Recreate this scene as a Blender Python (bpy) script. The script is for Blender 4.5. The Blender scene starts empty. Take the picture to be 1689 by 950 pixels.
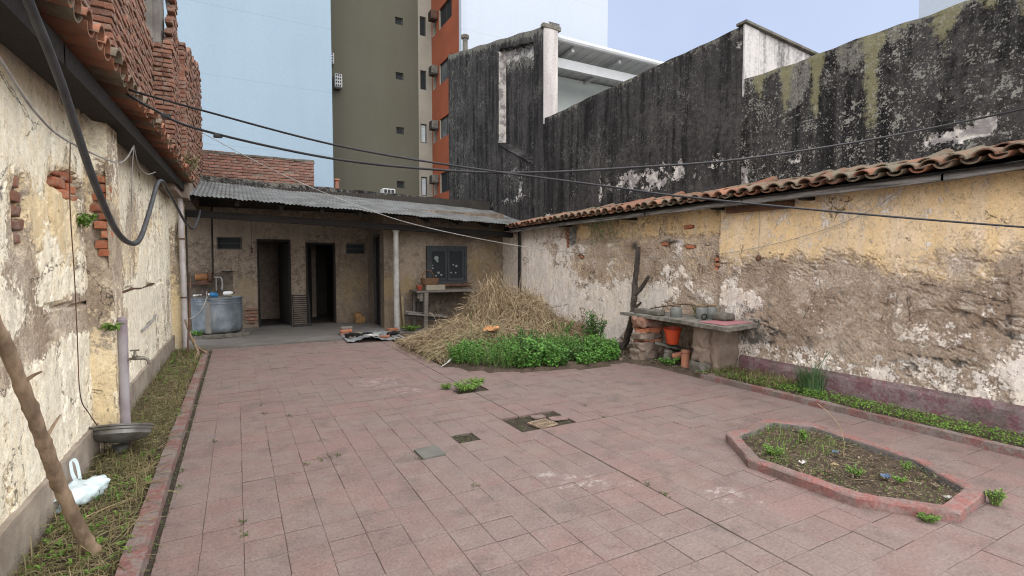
import bpy, bmesh, math, random
import numpy as np
from mathutils import Vector, Matrix, Euler, noise as mnoise

R = math.radians
random.seed(7)
rng = np.random.default_rng(7)
SC = bpy.context.scene
COL = SC.collection

# ------------------------------------------------------------------ camera
cam_d = bpy.data.cameras.new('camera')
cam_d.sensor_width = 36.0
cam_d.lens = 841.0 / 1689.0 * 36.0
cam_d.clip_start = 0.05
cam_d.clip_end = 2000.0
cam = bpy.data.objects.new('camera', cam_d)
cam.location = (0, 0, 1.5)
cam.rotation_euler = (R(90 - 2.79), 0, R(-28.36))
COL.objects.link(cam)
SC.camera = cam

# ------------------------------------------------------------------ light
SUN_ELEV, SUN_AZ = 58.0, 165.0        # degrees; azimuth clockwise from +Y
w = bpy.data.worlds.new('World')
SC.world = w
w.use_nodes = True
nt = w.node_tree
for n in list(nt.nodes):
    nt.nodes.remove(n)
wo = nt.nodes.new('ShaderNodeOutputWorld')
bg = nt.nodes.new('ShaderNodeBackground')
sky = nt.nodes.new('ShaderNodeTexSky')
sky.sky_type = 'NISHITA'
sky.sun_disc = False
sky.sun_elevation = R(SUN_ELEV)
sky.sun_rotation = R(SUN_AZ)
sky.dust_density = 2.0
sky.ozone_density = 2.0
tc = nt.nodes.new('ShaderNodeTexCoord')
cl = nt.nodes.new('ShaderNodeTexNoise')
cl.inputs['Scale'].default_value = 2.2
cl.inputs['Detail'].default_value = 6
cl.inputs['Roughness'].default_value = 0.55
cr = nt.nodes.new('ShaderNodeValToRGB')
cr.color_ramp.elements[0].position = 0.35
cr.color_ramp.elements[0].color = (0.74, 0.74, 0.74, 1)
cr.color_ramp.elements[1].position = 0.7
cr.color_ramp.elements[1].color = (0.97, 0.97, 0.97, 1)
mixw = nt.nodes.new('ShaderNodeMix')
mixw.data_type = 'RGBA'
mixw.inputs['B'].default_value = (3.75, 4.25, 5.6, 1)      # even cloud cover
nt.links.new(tc.outputs['Generated'], cl.inputs['Vector'])
nt.links.new(cl.outputs['Fac'], cr.inputs['Fac'])
nt.links.new(cr.outputs['Color'], mixw.inputs['Factor'])
nt.links.new(sky.outputs['Color'], mixw.inputs['A'])
nt.links.new(mixw.outputs['Result'], bg.inputs['Color'])
bg.inputs['Strength'].default_value = 0.05
nt.links.new(bg.outputs[0], wo.inputs[0])

sun_d = bpy.data.lights.new('sun', 'SUN')
sun_d.energy = 2.4
sun_d.angle = R(150)
sun_d.color = (1.0, 0.96, 0.9)
sun = bpy.data.objects.new('sun', sun_d)
sd = Vector((math.sin(R(SUN_AZ)) * math.cos(R(SUN_ELEV)), math.cos(R(SUN_AZ)) * math.cos(R(SUN_ELEV)), math.sin(R(SUN_ELEV))))
sun.rotation_euler = sd.to_track_quat('Z', 'Y').to_euler()
sun.location = (0, 0, 30)
COL.objects.link(sun)

SC.cycles.filter_width = 1.1
SC.cycles.max_bounces = 6
SC.cycles.diffuse_bounces = 3
SC.cycles.glossy_bounces = 2
SC.view_settings.view_transform = 'Standard'
SC.view_settings.look = 'None'
SC.view_settings.gamma = 1.0
SC.view_settings.use_curve_mapping = False
SC.view_settings.exposure = 1.85

# ------------------------------------------------------------------ noise in numpy
def _hash(ix, iy, s):
    h = (ix.astype(np.int64) * 374761393 + iy.astype(np.int64) * 668265263 + s * 1274126177) & 0xffffffff
    h = ((h ^ (h >> 13)) * 1274126177) & 0xffffffff
    h = h ^ (h >> 16)
    return (h & 0xffff) / 65535.0
def vn(x, y, s=0):
    x = np.asarray(x, float); y = np.asarray(y, float)
    ix = np.floor(x); iy = np.floor(y)
    fx = x - ix; fy = y - iy
    fx = fx * fx * (3 - 2 * fx); fy = fy * fy * (3 - 2 * fy)
    a = _hash(ix, iy, s); b = _hash(ix + 1, iy, s); c = _hash(ix, iy + 1, s); d = _hash(ix + 1, iy + 1, s)
    return (a * (1 - fx) + b * fx) * (1 - fy) + (c * (1 - fx) + d * fx) * fy
def fbm(x, y, s=0, o=5, g=0.5):
    t = 0; a = 1.0; n = 0
    for i in range(o):
        t = t + a * vn(x * 2 ** i + 17.3 * i, y * 2 ** i - 9.1 * i, s + i); n += a; a *= g
    return t / n
def sst(a, b, x):
    t = np.clip((x - a) / (b - a), 0, 1)
    return t * t * (3 - 2 * t)
def blob(u, v, cu, cv, ru, rv):
    d = np.sqrt(((u - cu) / ru) ** 2 + ((v - cv) / rv) ** 2)
    return np.clip(1.5 - d, 0, 1)

# ------------------------------------------------------------------ mesh builder
class MB:
    def __init__(s):
        s.v = []; s.f = []; s.m = []; s.mi = 0
    def add(s, vs, fs):
        o = len(s.v)
        s.v += [tuple(p) for p in vs]
        for f in fs:
            s.f.append(tuple(i + o for i in f)); s.m.append(s.mi)
        return s
    def box(s, a, b, rot=None, piv=None, jit=0.0):
        x0, y0, z0 = a; x1, y1, z1 = b
        vs = [Vector(p) for p in ((x0,y0,z0),(x1,y0,z0),(x1,y1,z0),(x0,y1,z0),(x0,y0,z1),(x1,y0,z1),(x1,y1,z1),(x0,y1,z1))]
        if jit:
            vs = [p + Vector((random.uniform(-jit,jit),random.uniform(-jit,jit),random.uniform(-jit,jit))) for p in vs]
        if rot is not None:
            M = Euler(rot).to_matrix(); c = Vector(piv) if piv is not None else sum(vs, Vector()) / 8
            vs = [M @ (p - c) + c for p in vs]
        return s.add(vs, [(3,2,1,0),(4,5,6,7),(0,1,5,4),(1,2,6,5),(2,3,7,6),(3,0,4,7)])
    def bbox(s, a, b, c=0.005, rot=None, piv=None):
        """box with chamfered edges"""
        x0, y0, z0 = a; x1, y1, z1 = b
        bm = bmesh.new()
        vs = [bm.verts.new(p) for p in ((x0,y0,z0),(x1,y0,z0),(x1,y1,z0),(x0,y1,z0),(x0,y0,z1),(x1,y0,z1),(x1,y1,z1),(x0,y1,z1))]
        for f in ((3,2,1,0),(4,5,6,7),(0,1,5,4),(1,2,6,5),(2,3,7,6),(3,0,4,7)):
            bm.faces.new([vs[i] for i in f])
        bmesh.ops.bevel(bm, geom=bm.edges[:], offset=c, segments=1, affect='EDGES')
        bm.verts.index_update()
        pts = [v.co.copy() for v in bm.verts]
        if rot is not None:
            M = Euler(rot).to_matrix(); ce = Vector(piv) if piv is not None else sum(pts, Vector()) / len(pts)
            pts = [M @ (p - ce) + ce for p in pts]
        s.add(pts, [[v.index for v in f.verts] for f in bm.faces])
        bm.free()
        return s
    def tube(s, pts, r, n=8, cap=True, wob=0.0):
        pts = [Vector(p) for p in pts]
        rs = r if isinstance(r, (list, tuple)) else [r] * len(pts)
        vs = []; fs = []
        nrm = None
        for i, p in enumerate(pts):
            t = (pts[min(i+1,len(pts)-1)] - pts[max(i-1,0)]).normalized()
            if nrm is None:
                nrm = t.orthogonal().normalized()
            else:
                nrm = (nrm - t * nrm.dot(t))
                nrm = nrm.normalized() if nrm.length > 1e-6 else t.orthogonal().normalized()
            bt = t.cross(nrm)
            for k in range(n):
                a = 2 * math.pi * k / n
                rr = rs[i] * (1 + (random.uniform(-wob, wob) if wob else 0))
                vs.append(p + nrm * math.cos(a) * rr + bt * math.sin(a) * rr)
        for i in range(len(pts) - 1):
            for k in range(n):
                fs.append((i*n+k, i*n+(k+1)%n, (i+1)*n+(k+1)%n, (i+1)*n+k))
        if cap:
            fs.append(tuple(range(n-1,-1,-1))); fs.append(tuple((len(pts)-1)*n+k for k in range(n)))
        return s.add(vs, fs)
    def lathe(s, prof, n=20, loc=(0,0,0), rot=(0,0,0)):
        M = Euler(rot).to_matrix(); L = Vector(loc); vs = []; fs = []
        for r, z in prof:
            for k in range(n):
                a = 2*math.pi*k/n
                vs.append(M @ Vector((r*math.cos(a), r*math.sin(a), z)) + L)
        for i in range(len(prof)-1):
            for k in range(n):
                fs.append((i*n+k, i*n+(k+1)%n, (i+1)*n+(k+1)%n, (i+1)*n+k))
        if prof[0][0] > 1e-4: fs.append(tuple(range(n-1,-1,-1)))
        if prof[-1][0] > 1e-4: fs.append(tuple((len(prof)-1)*n+k for k in range(n)))
        return s.add(vs, fs)
    def prism(s, poly, z0, z1):
        n = len(poly)
        vs = [(x,y,z0) for x,y in poly] + [(x,y,z1) for x,y in poly]
        fs = [tuple(range(n-1,-1,-1)), tuple(range(n,2*n))] + [(i,(i+1)%n,n+(i+1)%n,n+i) for i in range(n)]
        return s.add(vs, fs)
    def rough(s, a, b, cell=0.08, amp=0.012, seed=0):
        """rounded, lumpy block (stone, rubble pillar)"""
        bm = bmesh.new()
        bmesh.ops.create_cube(bm, size=1.0)
        d = [b[i]-a[i] for i in range(3)]
        cuts = max(2, min(10, int(max(d)/cell)))
        bmesh.ops.subdivide_edges(bm, edges=bm.edges[:], cuts=cuts, use_grid_fill=True)
        c = Vector([(a[i]+b[i])/2 for i in range(3)])
        pts = []
        for v in bm.verts:
            q = Vector((v.co.x, v.co.y, v.co.z))
            e = sorted([abs(q.x), abs(q.y), abs(q.z)])
            k = 1 - 0.10*max(0, e[1]-0.38)/0.12
            p = Vector((q.x*d[0]*k, q.y*d[1]*k, q.z*d[2]*k)) + c
            nz = mnoise.noise_vector(p*6 + Vector((seed*3.7,0,0)))*amp + mnoise.noise_vector(p*19+Vector((0,seed,0)))*amp*0.55
            pts.append(p + nz)
        bm.verts.index_update()
        s.add(pts, [[v.index for v in f.verts] for f in bm.faces]); bm.free()
        return s
    def mesh(s, name, org=(0,0,0), smooth=False):
        me = bpy.data.meshes.new(name)
        o = org
        me.from_pydata([(p[0]-o[0], p[1]-o[1], p[2]-o[2]) for p in s.v], [], s.f)
        if any(s.m): me.polygons.foreach_set('material_index', s.m)
        if smooth: me.polygons.foreach_set('use_smooth', [True]*len(s.f))
        me.update()
        return me
    def build(s, name, mat, parent=None, smooth=False, origin=None):
        root = parent
        while root is not None and root.parent is not None: root = root.parent
        o = Vector(root.location) if root is not None else (Vector(origin) if origin is not None else None)
        if o is None:
            a = np.array(s.v); o = Vector((float(a[:,0].mean()), float(a[:,1].mean()), float(a[:,2].min())))
        me = s.mesh(name, o, smooth)
        for m_ in (mat if isinstance(mat, (list, tuple)) else [mat]): me.materials.append(m_)
        ob = bpy.data.objects.new(name, me)
        COL.objects.link(ob)
        if parent is not None: ob.parent = parent
        else: ob.location = o
        return ob

def smooth_by_angle(ob, deg=40):
    me = ob.data
    me.polygons.foreach_set('use_smooth', [True]*len(me.polygons))
    try: me.set_sharp_from_angle(angle=R(deg))
    except Exception: pass
    return ob

def tag(o, label, cat, group=None):
    o['label'] = label; o['category'] = cat
    if group: o['group'] = group
    return o
def thing(name, label, cat, loc=(0,0,0), group=None):
    o = bpy.data.objects.new(name, None); COL.objects.link(o)
    o.location = loc; o.empty_display_size = 0.1
    return tag(o, label, cat, group)
def struct(o):
    o['kind'] = 'structure'; return o
def stuff(o, label=None, cat=None):
    o['kind'] = 'stuff'
    if label: o['label'] = label
    if cat: o['category'] = cat
    return o
def inst(name, me, parent, loc, rot=(0,0,0), scale=(1,1,1)):
    """one piece that shares mesh data; loc in world"""
    ob = bpy.data.objects.new(name, me); COL.objects.link(ob)
    if parent is not None:
        root = parent
        while root.parent is not None: root = root.parent
        ob.parent = parent
        ob.location = Vector(loc) - Vector(root.location)
    else: ob.location = loc
    ob.rotation_euler = rot; ob.scale = scale
    return ob

# ------------------------------------------------------------------ node helper
class NT:
    def __init__(s, name):
        s.mat = bpy.data.materials.new(name); s.mat.use_nodes = True
        s.t = s.mat.node_tree
        for n in list(s.t.nodes): s.t.nodes.remove(n)
        s.out = s.t.nodes.new('ShaderNodeOutputMaterial')
        s.b = s.t.nodes.new('ShaderNodeBsdfPrincipled')
        s.t.links.new(s.b.outputs[0], s.out.inputs[0])
        s.b.inputs['Specular IOR Level'].default_value = 0.3
        g = s.t.nodes.new('ShaderNodeNewGeometry'); s.geo = g
        s.pos = g.outputs['Position']; s.island = g.outputs['Random Per Island']
    def link(s, a, i):
        if hasattr(a, 'is_output') or hasattr(a, 'links'): s.t.links.new(a, i)
        elif isinstance(a, (tuple, list)): i.default_value = tuple(a) + ((1,) if len(a) == 3 and i.type == 'RGBA' else ())
        else: i.default_value = a
    def map(s, scale=(1,1,1), loc=(0,0,0), vec=None):
        n = s.t.nodes.new('ShaderNodeMapping'); s.link(vec or s.pos, n.inputs['Vector'])
        n.inputs['Scale'].default_value = scale; n.inputs['Location'].default_value = loc
        return n.outputs[0]
    def noise(s, scale, detail=5, rough=0.55, vec=None, dist=0.0):
        n = s.t.nodes.new('ShaderNodeTexNoise'); s.link(vec or s.pos, n.inputs['Vector'])
        n.inputs['Scale'].default_value = scale; n.inputs['Detail'].default_value = min(detail, 6)
        n.inputs['Roughness'].default_value = rough; n.inputs['Distortion'].default_value = dist
        return n.outputs['Fac']
    def voro(s, scale, vec=None, feat='F1', out='Distance'):
        n = s.t.nodes.new('ShaderNodeTexVoronoi'); s.link(vec or s.pos, n.inputs['Vector'])
        n.feature = feat; n.inputs['Scale'].default_value = scale
        return n.outputs[out]
    def white(s, vec):
        n = s.t.nodes.new('ShaderNodeTexWhiteNoise'); n.noise_dimensions = '3D'; s.link(vec, n.inputs['Vector'])
        return n.outputs['Value']
    def math(s, op, a, b=0.0, c=0.0):
        n = s.t.nodes.new('ShaderNodeMath'); n.operation = op
        s.link(a, n.inputs[0]); s.link(b, n.inputs[1]); s.link(c, n.inputs[2])
        return n.outputs[0]
    def step(s, x, a, b):
        n = s.t.nodes.new('ShaderNodeMapRange'); n.interpolation_type = 'SMOOTHSTEP'
        s.link(x, n.inputs['Value']); n.inputs['From Min'].default_value = a; n.inputs['From Max'].default_value = b
        return n.outputs[0]
    def mix(s, f, a, b, mode='MIX'):
        n = s.t.nodes.new('ShaderNodeMix'); n.data_type = 'RGBA'; n.blend_type = mode
        s.link(f, n.inputs[0]); s.link(a, n.inputs[6]); s.link(b, n.inputs[7])
        return n.outputs[2]
    def hsv(s, col, h=0.5, sat=1.0, val=1.0):
        n = s.t.nodes.new('ShaderNodeHueSaturation'); s.link(col, n.inputs['Color'])
        s.link(h, n.inputs['Hue']); s.link(sat, n.inputs['Saturation']); s.link(val, n.inputs['Value'])
        return n.outputs[0]
    def attr(s, name):
        n = s.t.nodes.new('ShaderNodeAttribute'); n.attribute_name = name
        return n.outputs['Fac']
    def objrand(s):
        return s.t.nodes.new('ShaderNodeObjectInfo').outputs['Random']
    def sep(s, vec=None):
        n = s.t.nodes.new('ShaderNodeSeparateXYZ'); s.link(vec or s.pos, n.inputs[0]); return n.outputs
    def bump(s, h, st=0.4, d=0.01, prev=None):
        n = s.t.nodes.new('ShaderNodeBump'); s.link(h, n.inputs['Height'])
        n.inputs['Strength'].default_value = st; n.inputs['Distance'].default_value = d
        if prev is not None: s.link(prev, n.inputs['Normal'])
        s.t.links.new(n.outputs[0], s.b.inputs['Normal']); return n.outputs[0]
    def col(s, c): s.link(c, s.b.inputs['Base Color']); return s
    def rough(s, r): s.link(r, s.b.inputs['Roughness']); return s
    def set(s, k, v): s.link(v, s.b.inputs[k]); return s

MATS = {}
DIM = {'grey_bench_boards': 0.6, 'sooty_timber': 0.5, 'veranda_concrete': 0.72, 'worn_concrete': 0.8, 'mossy_stone': 0.8, 'terracotta': 0.85, 'lichened_counter_slab': 0.8, 'rubble_masonry': 0.8, 'white_appliance': 0.6, 'white_sheet_metal': 0.62, 'pale_shed_plaster': 0.72, 'whitewashed_column': 0.75, 'blue_grey_window_paint': 0.55, 'faded_sticker': 0.6, 'lime_mortar': 0.75, 'weathered_corrugated_iron': 0.75, 'yellowed_board': 0.7, 'cream_box': 0.7, 'black_iron': 0.7, 'weathered_grey_timber': 0.7, 'rusty_pump_paint': 0.8, 'cut_firewood': 0.7, 'purple_worn_pipe_paint': 0.8, 'white_downpipe': 0.8, 'grey_plinth_render': 0.8, 'pink_polished_slab': 0.8, 'pale_hose': 0.7, 'painted_sky_glass': 0.6}
def simple(name, c1, c2=None, scale=6.0, rough=0.8, metal=0.0, bump=0.0, bscale=40, spec=0.3, isl=0.0, stretch=(1,1,1), orand=0.0, dirt=0.0, dirtc=(0.06,0.05,0.04)):
    k = DIM.get(name, 1.0)
    c1 = tuple(x*k for x in c1); c2 = tuple(x*k for x in c2) if c2 is not None else None
    n = NT(name)
    vec = n.map(stretch) if stretch != (1,1,1) else n.pos
    c = c1
    if c2 is not None:
        f = n.step(n.noise(scale, 6, 0.6, vec), 0.35, 0.68)
        c = n.mix(f, c1, c2)
    if dirt:
        f = n.math('MULTIPLY', n.step(n.noise(scale*0.7, 7, 0.65, n.map((1,1,1),(5,3,9))), 0.45, 0.7), dirt)
        c = n.mix(f, c, dirtc)
    if isl:
        c = n.hsv(c, 0.5, 1.0, n.math('ADD', n.math('MULTIPLY', n.island, 2*isl), 1-isl))
    if orand:
        c = n.hsv(c, 0.5, 1.0, n.math('ADD', n.math('MULTIPLY', n.objrand(), 2*orand), 1-orand))
    n.col(c).rough(rough).set('Metallic', metal).set('Specular IOR Level', spec)
    if bump: n.bump(n.noise(bscale, 6, 0.6, vec), bump, 0.01)
    MATS[name] = n.mat
    return n.mat
# ------------------------------------------------------------------ materials
def old_wall(name, white, cream, render, render2, pale, stainc=(0.04,0.037,0.033), mossc=(0.08,0.085,0.04), bump=0.5, soft=0.10, rgh=0.5, flk=0.6, fa=1.0):
    """layers of limewash, paint and render; the masks are stored on the mesh as measured from the wall"""
    n = NT(name)
    nf = n.noise(9, 9, 0.68); ng = n.noise(37, 6, 0.68); nb = n.noise(1.9, 6, 0.62); nh = n.noise(120, 3, 0.6)
    nm = n.noise(4.5, 6, 0.65, n.map((1,1,1),(8,3,5)))
    drip = n.noise(6, 6, 0.62, n.map((1, 1, 0.16)))
    fine = n.math('ADD', n.math('MULTIPLY', n.math('SUBTRACT', nf, 0.5), 1.9*fa), n.math('MULTIPLY', n.math('SUBTRACT', ng, 0.5), 1.5*fa))
    c = n.mix(n.step(nb, 0.38, 0.62), render, render2)
    c = n.mix(n.math('MULTIPLY', n.step(nm, 0.50, 0.64), 0.75), c, pale)
    c = n.hsv(c, 0.5, 1.0, n.math('ADD', n.math('ADD', n.math('MULTIPLY', ng, 1.9), n.math('MULTIPLY', nh, 1.3)), -0.60))
    fc = n.step(n.math('ADD', n.attr('cream'), n.math('MULTIPLY', fine, 0.8)), 0.48-soft, 0.52+soft)
    cc = n.mix(n.step(drip, 0.38, 0.68), cream, tuple(x*0.62+y*0.38 for x, y in zip(cream, white)))
    cc = n.mix(n.math('MULTIPLY', n.step(nm, 0.42, 0.66), 0.45), cc, tuple(x*0.72 for x in cream))
    cc = n.hsv(cc, 0.5, 1.0, n.math('ADD', n.math('MULTIPLY', n.math('ADD', ng, nh), 0.7), 0.30))
    c = n.mix(n.math('MULTIPLY', fc, 0.93), c, cc)
    fw = n.step(n.math('ADD', n.attr('white'), fine), 0.46, 0.56)
    thin = n.math('ADD', 0.55, n.math('MULTIPLY', n.step(n.noise(13, 7, 0.7, n.map((1,1,0.5),(1,1,4))), 0.36, 0.56), 0.42))
    wc = n.mix(n.step(drip, 0.35, 0.7), white, tuple(x*0.78 for x in white))
    wc = n.mix(n.math('MULTIPLY', n.step(nm, 0.45, 0.65), 0.4), wc, tuple(x*0.6+y*0.4 for x, y in zip(white, cream)))
    wc = n.hsv(wc, 0.5, 1.0, n.math('ADD', n.math('MULTIPLY', n.math('ADD', n.noise(26, 6, 0.68), nh), 0.75), 0.25))
    c = n.mix(n.math('MULTIPLY', fw, thin), c, wc)
    # flakes where the coats have gone, in two sizes
    f1 = n.step(n.noise(17, 8, 0.72, n.map((1,1,0.8),(3,1,7))), 0.60, 0.63)
    f2 = n.math('MULTIPLY', n.step(n.noise(48, 6, 0.7, n.map((1,1,0.7),(5,2,1))), 0.60, 0.65), n.step(nm, 0.4, 0.6))
    fl = n.math('MULTIPLY', n.math('MAXIMUM', f1, f2), flk)
    c = n.mix(fl, c, tuple(x*0.95 for x in render2))
    fm = n.math('MULTIPLY', n.step(n.math('ADD', n.attr('moss'), fine), 0.45, 0.7), 0.75)
    c = n.mix(fm, c, mossc)
    fs = n.math('MULTIPLY', n.step(n.math('ADD', n.attr('stain'), n.math('MULTIPLY', fine, 0.9)), 0.30, 0.85), 0.9)
    c = n.mix(fs, c, stainc)
    cv = n.voro(1.15, n.map((1,1,1),(2,2,2), None), 'DISTANCE_TO_EDGE')
    wv = n.math('ADD', cv, n.math('MULTIPLY', n.math('SUBTRACT', nf, 0.5), 0.16))
    ck = n.math('MULTIPLY', n.math('SUBTRACT', 1.0, n.step(n.math('ABSOLUTE', wv), 0.0015, 0.006)), n.step(nb, 0.5, 0.56))
    c = n.mix(n.math('MULTIPLY', ck, 0.8), c, (0.05, 0.04, 0.035))
    n.col(c).rough(0.92)
    h = n.math('ADD', n.math('MULTIPLY', fw, 0.40), n.math('MULTIPLY', fc, 0.25))
    bare = n.math('SUBTRACT', 1.0, n.math('MAXIMUM', fw, fc))
    h = n.math('ADD', h, n.math('MULTIPLY', n.math('ADD', n.math('ADD', ng, n.math('MULTIPLY', nh, 0.6)), n.math('MULTIPLY', nf, 0.8)), n.math('ADD', 0.35, n.math('MULTIPLY', bare, rgh))))
    h = n.math('SUBTRACT', h, n.math('MULTIPLY', ck, 1.0))
    h = n.math('SUBTRACT', h, n.math('MULTIPLY', fl, 0.35))
    n.bump(h, bump, 0.016)
    return n.mat

M_leftwall = old_wall('left_wall_plaster', (0.90,0.845,0.68), (0.74,0.59,0.35), (0.43,0.365,0.285), (0.31,0.245,0.175), (0.58,0.50,0.375), flk=0.45, fa=0.9)
M_rightwall = old_wall('right_wall_plaster', (0.78,0.71,0.64), (0.80,0.585,0.315), (0.42,0.33,0.25), (0.29,0.215,0.155), (0.52,0.44,0.36), bump=0.8, soft=0.30, rgh=0.9, flk=0.4)
M_backwall = old_wall('back_wall_plaster', (0.265,0.215,0.165), (0.235,0.172,0.090), (0.168,0.132,0.102), (0.128,0.100,0.078), (0.205,0.167,0.132), bump=0.35, soft=0.3, flk=0.12, fa=0.8)  # tones lowered to put the porch shade into the plaster colours

def dark_wall(name):
    n = NT(name)
    streak = n.noise(6.5, 7, 0.66, n.map((1,1,0.05)))
    nf = n.noise(17, 9, 0.72); nb = n.noise(1.3, 5, 0.6); ng = n.noise(62, 5, 0.65); nm = n.noise(5, 6, 0.65)
    sf_ = n.math('MULTIPLY', n.math('SUBTRACT', nf, 0.5), 1.7)
    c = n.mix(n.step(streak, 0.40, 0.60), (0.0125,0.0115,0.0115), (0.040,0.0375,0.036))
    c = n.mix(n.math('MULTIPLY', n.step(n.math('ADD', nb, n.math('MULTIPLY', sf_, 0.4)), 0.45, 0.68), 0.55), c, (0.066,0.061,0.058))
    c = n.hsv(c, 0.5, 1.0, n.math('ADD', n.math('MULTIPLY', n.math('ADD', ng, nf), 1.9), -0.85))
    # lichen-grey veil below the coping and in places
    gm = n.math('ADD', n.attr('grey'), n.math('ADD', n.math('MULTIPLY', sf_, 1.3), n.math('MULTIPLY', n.math('SUBTRACT', streak, 0.5), 0.9)))
    gf = n.step(gm, 0.34, 0.78)
    c = n.mix(n.math('MULTIPLY', gf, 0.82), c, n.hsv(n.mix(nm, (0.135,0.13,0.108), (0.20,0.19,0.165)), 0.5, 1.0, n.math('ADD', n.math('MULTIPLY', ng, 2.4), -0.25)))
    mf = n.step(n.math('ADD', n.attr('moss'), n.math('ADD', n.math('MULTIPLY', sf_, 1.2), n.math('MULTIPLY', n.math('SUBTRACT', streak, 0.5), 1.0))), 0.38, 0.85)
    c = n.mix(n.math('MULTIPLY', mf, 0.8), c, n.mix(nm, (0.15,0.14,0.062), (0.25,0.235,0.15)))
    # lichen crusts
    s1 = n.math('ADD', n.noise(15, 8, 0.66, n.map((1,1,1),(1,2,3))), n.math('MULTIPLY', n.math('SUBTRACT', nm, 0.5), 0.35))
    s2 = n.math('ADD', n.noise(38, 6, 0.66, n.map((1,1,1),(4,2,9))), n.math('MULTIPLY', n.math('SUBTRACT', nm, 0.5), 0.40))
    lf = n.math('MAXIMUM', n.step(s1, 0.60, 0.63), n.step(s2, 0.580, 0.615))
    lf = n.math('MULTIPLY', lf, n.step(n.attr('spots'), 0.1, 0.9))
    c = n.mix(n.math('MULTIPLY', lf, 0.8), c, n.mix(ng, (0.20,0.195,0.165), (0.33,0.32,0.285)))
    wf = n.step(n.math('ADD', n.attr('white'), n.math('ADD', n.math('MULTIPLY', sf_, 1.5), n.math('MULTIPLY', n.math('SUBTRACT', nm, 0.5), 0.7))), 0.48, 0.60)
    wf = n.math('MAXIMUM', wf, n.step(n.attr('white'), 0.95, 1.1))
    c = n.mix(n.math('MULTIPLY', wf, 0.85), c, n.mix(n.step(n.noise(7,6,0.6), 0.4, 0.6), (0.26,0.24,0.235), (0.64,0.60,0.545)))
    n.col(c).rough(0.95).set('Specular IOR Level', 0.12)
    h = n.math('ADD', n.math('MULTIPLY', nf, 0.7), n.math('MULTIPLY', ng, 0.45))
    n.bump(n.math('ADD', h, n.math('MULTIPLY', wf, -0.4)), 0.7, 0.015)
    return n.mat
M_dark = dark_wall('dark_wall_render')

def streaked_white(name, base, dirt, amt=0.6):
    n = NT(name)
    s1 = n.noise(3.2, 7, 0.65, n.map((1,1,0.12))); nf = n.noise(22, 7, 0.65)
    f = n.step(n.math('ADD', n.math('MULTIPLY', s1, 0.7), n.math('MULTIPLY', nf, 0.3)), 0.44, 0.64)
    n.col(n.mix(n.math('MULTIPLY', f, amt), base, dirt)).rough(0.9)
    n.bump(nf, 0.3, 0.01)
    return n.mat
M_whitestreak = streaked_white('streaked_limewash', (0.46,0.44,0.42), (0.08,0.077,0.074), 0.9)
M_endwhite = streaked_white('flaking_white_end', (0.47,0.44,0.415), (0.24,0.21,0.20), 0.7)

def clad(name, base, line, pitch, off=0.0, dirt=0.25, dirtc=(0.5,0.55,0.55)):
    """painted facade with a faint joint at every storey"""
    n = NT(name)
    z = n.sep()[2]
    fr = n.math('FRACT', n.math('DIVIDE', n.math('ADD', z, off), pitch))
    ln = n.math('SUBTRACT', 1.0, n.step(n.math('ABSOLUTE', n.math('SUBTRACT', fr, 0.5)), 0.003, 0.010))
    s1 = n.noise(0.8, 7, 0.65, n.map((1,1,0.12))); s2 = n.noise(0.35, 6, 0.6)
    f = n.math('MULTIPLY', n.step(n.math('ADD', n.math('MULTIPLY', s1, 0.6), n.math('MULTIPLY', s2, 0.4)), 0.42, 0.66), dirt)
    c = n.mix(f, base, dirtc)
    c = n.mix(n.math('MULTIPLY', ln, 0.28), c, line)
    c = n.hsv(c, 0.5, 1.0, n.math('ADD', n.math('MULTIPLY', n.noise(9, 5, 0.6), 0.16), 0.92))
    n.col(c).rough(0.85)
    n.bump(n.noise(30, 4, 0.6), 0.15, 0.02)
    return n.mat
M_hr_white = clad('highrise_white_paint', (0.235,0.31,0.37), (0.15,0.19,0.23), 2.75, 0.6, 0.4, (0.205,0.275,0.33))
M_hr_white2 = clad('highrise_white_paint_two', (0.39,0.43,0.48), (0.28,0.31,0.34), 2.75, 0.2, 0.3, (0.35,0.385,0.43))
M_olive = clad('olive_render', (0.085,0.081,0.058), (0.07,0.067,0.05), 2.72, 0.0, 0.45, (0.105,0.101,0.078))
M_creamhr = simple('cream_render', (0.27,0.25,0.205), (0.235,0.215,0.175), 1.2, 0.85)
M_orange = simple('orange_render', (0.25,0.070,0.032), (0.215,0.06,0.028), 1.0, 0.85, bump=0.1)
M_glassdark = simple('dark_window_glass', (0.022,0.025,0.027), None, rough=0.45, spec=0.08)
M_blind = simple('pale_blind', (0.42,0.45,0.45), (0.33,0.36,0.37), 3, 0.6, stretch=(1,1,8))
M_darkframe = simple('dark_window_frame', (0.035,0.033,0.03), (0.05,0.045,0.04), 8, 0.5)
M_acwhite = simple('white_appliance', (0.68,0.69,0.68), (0.6,0.61,0.6), 4, 0.5)
M_black = simple('black_plastic', (0.018,0.018,0.02), None, rough=0.45)

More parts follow.
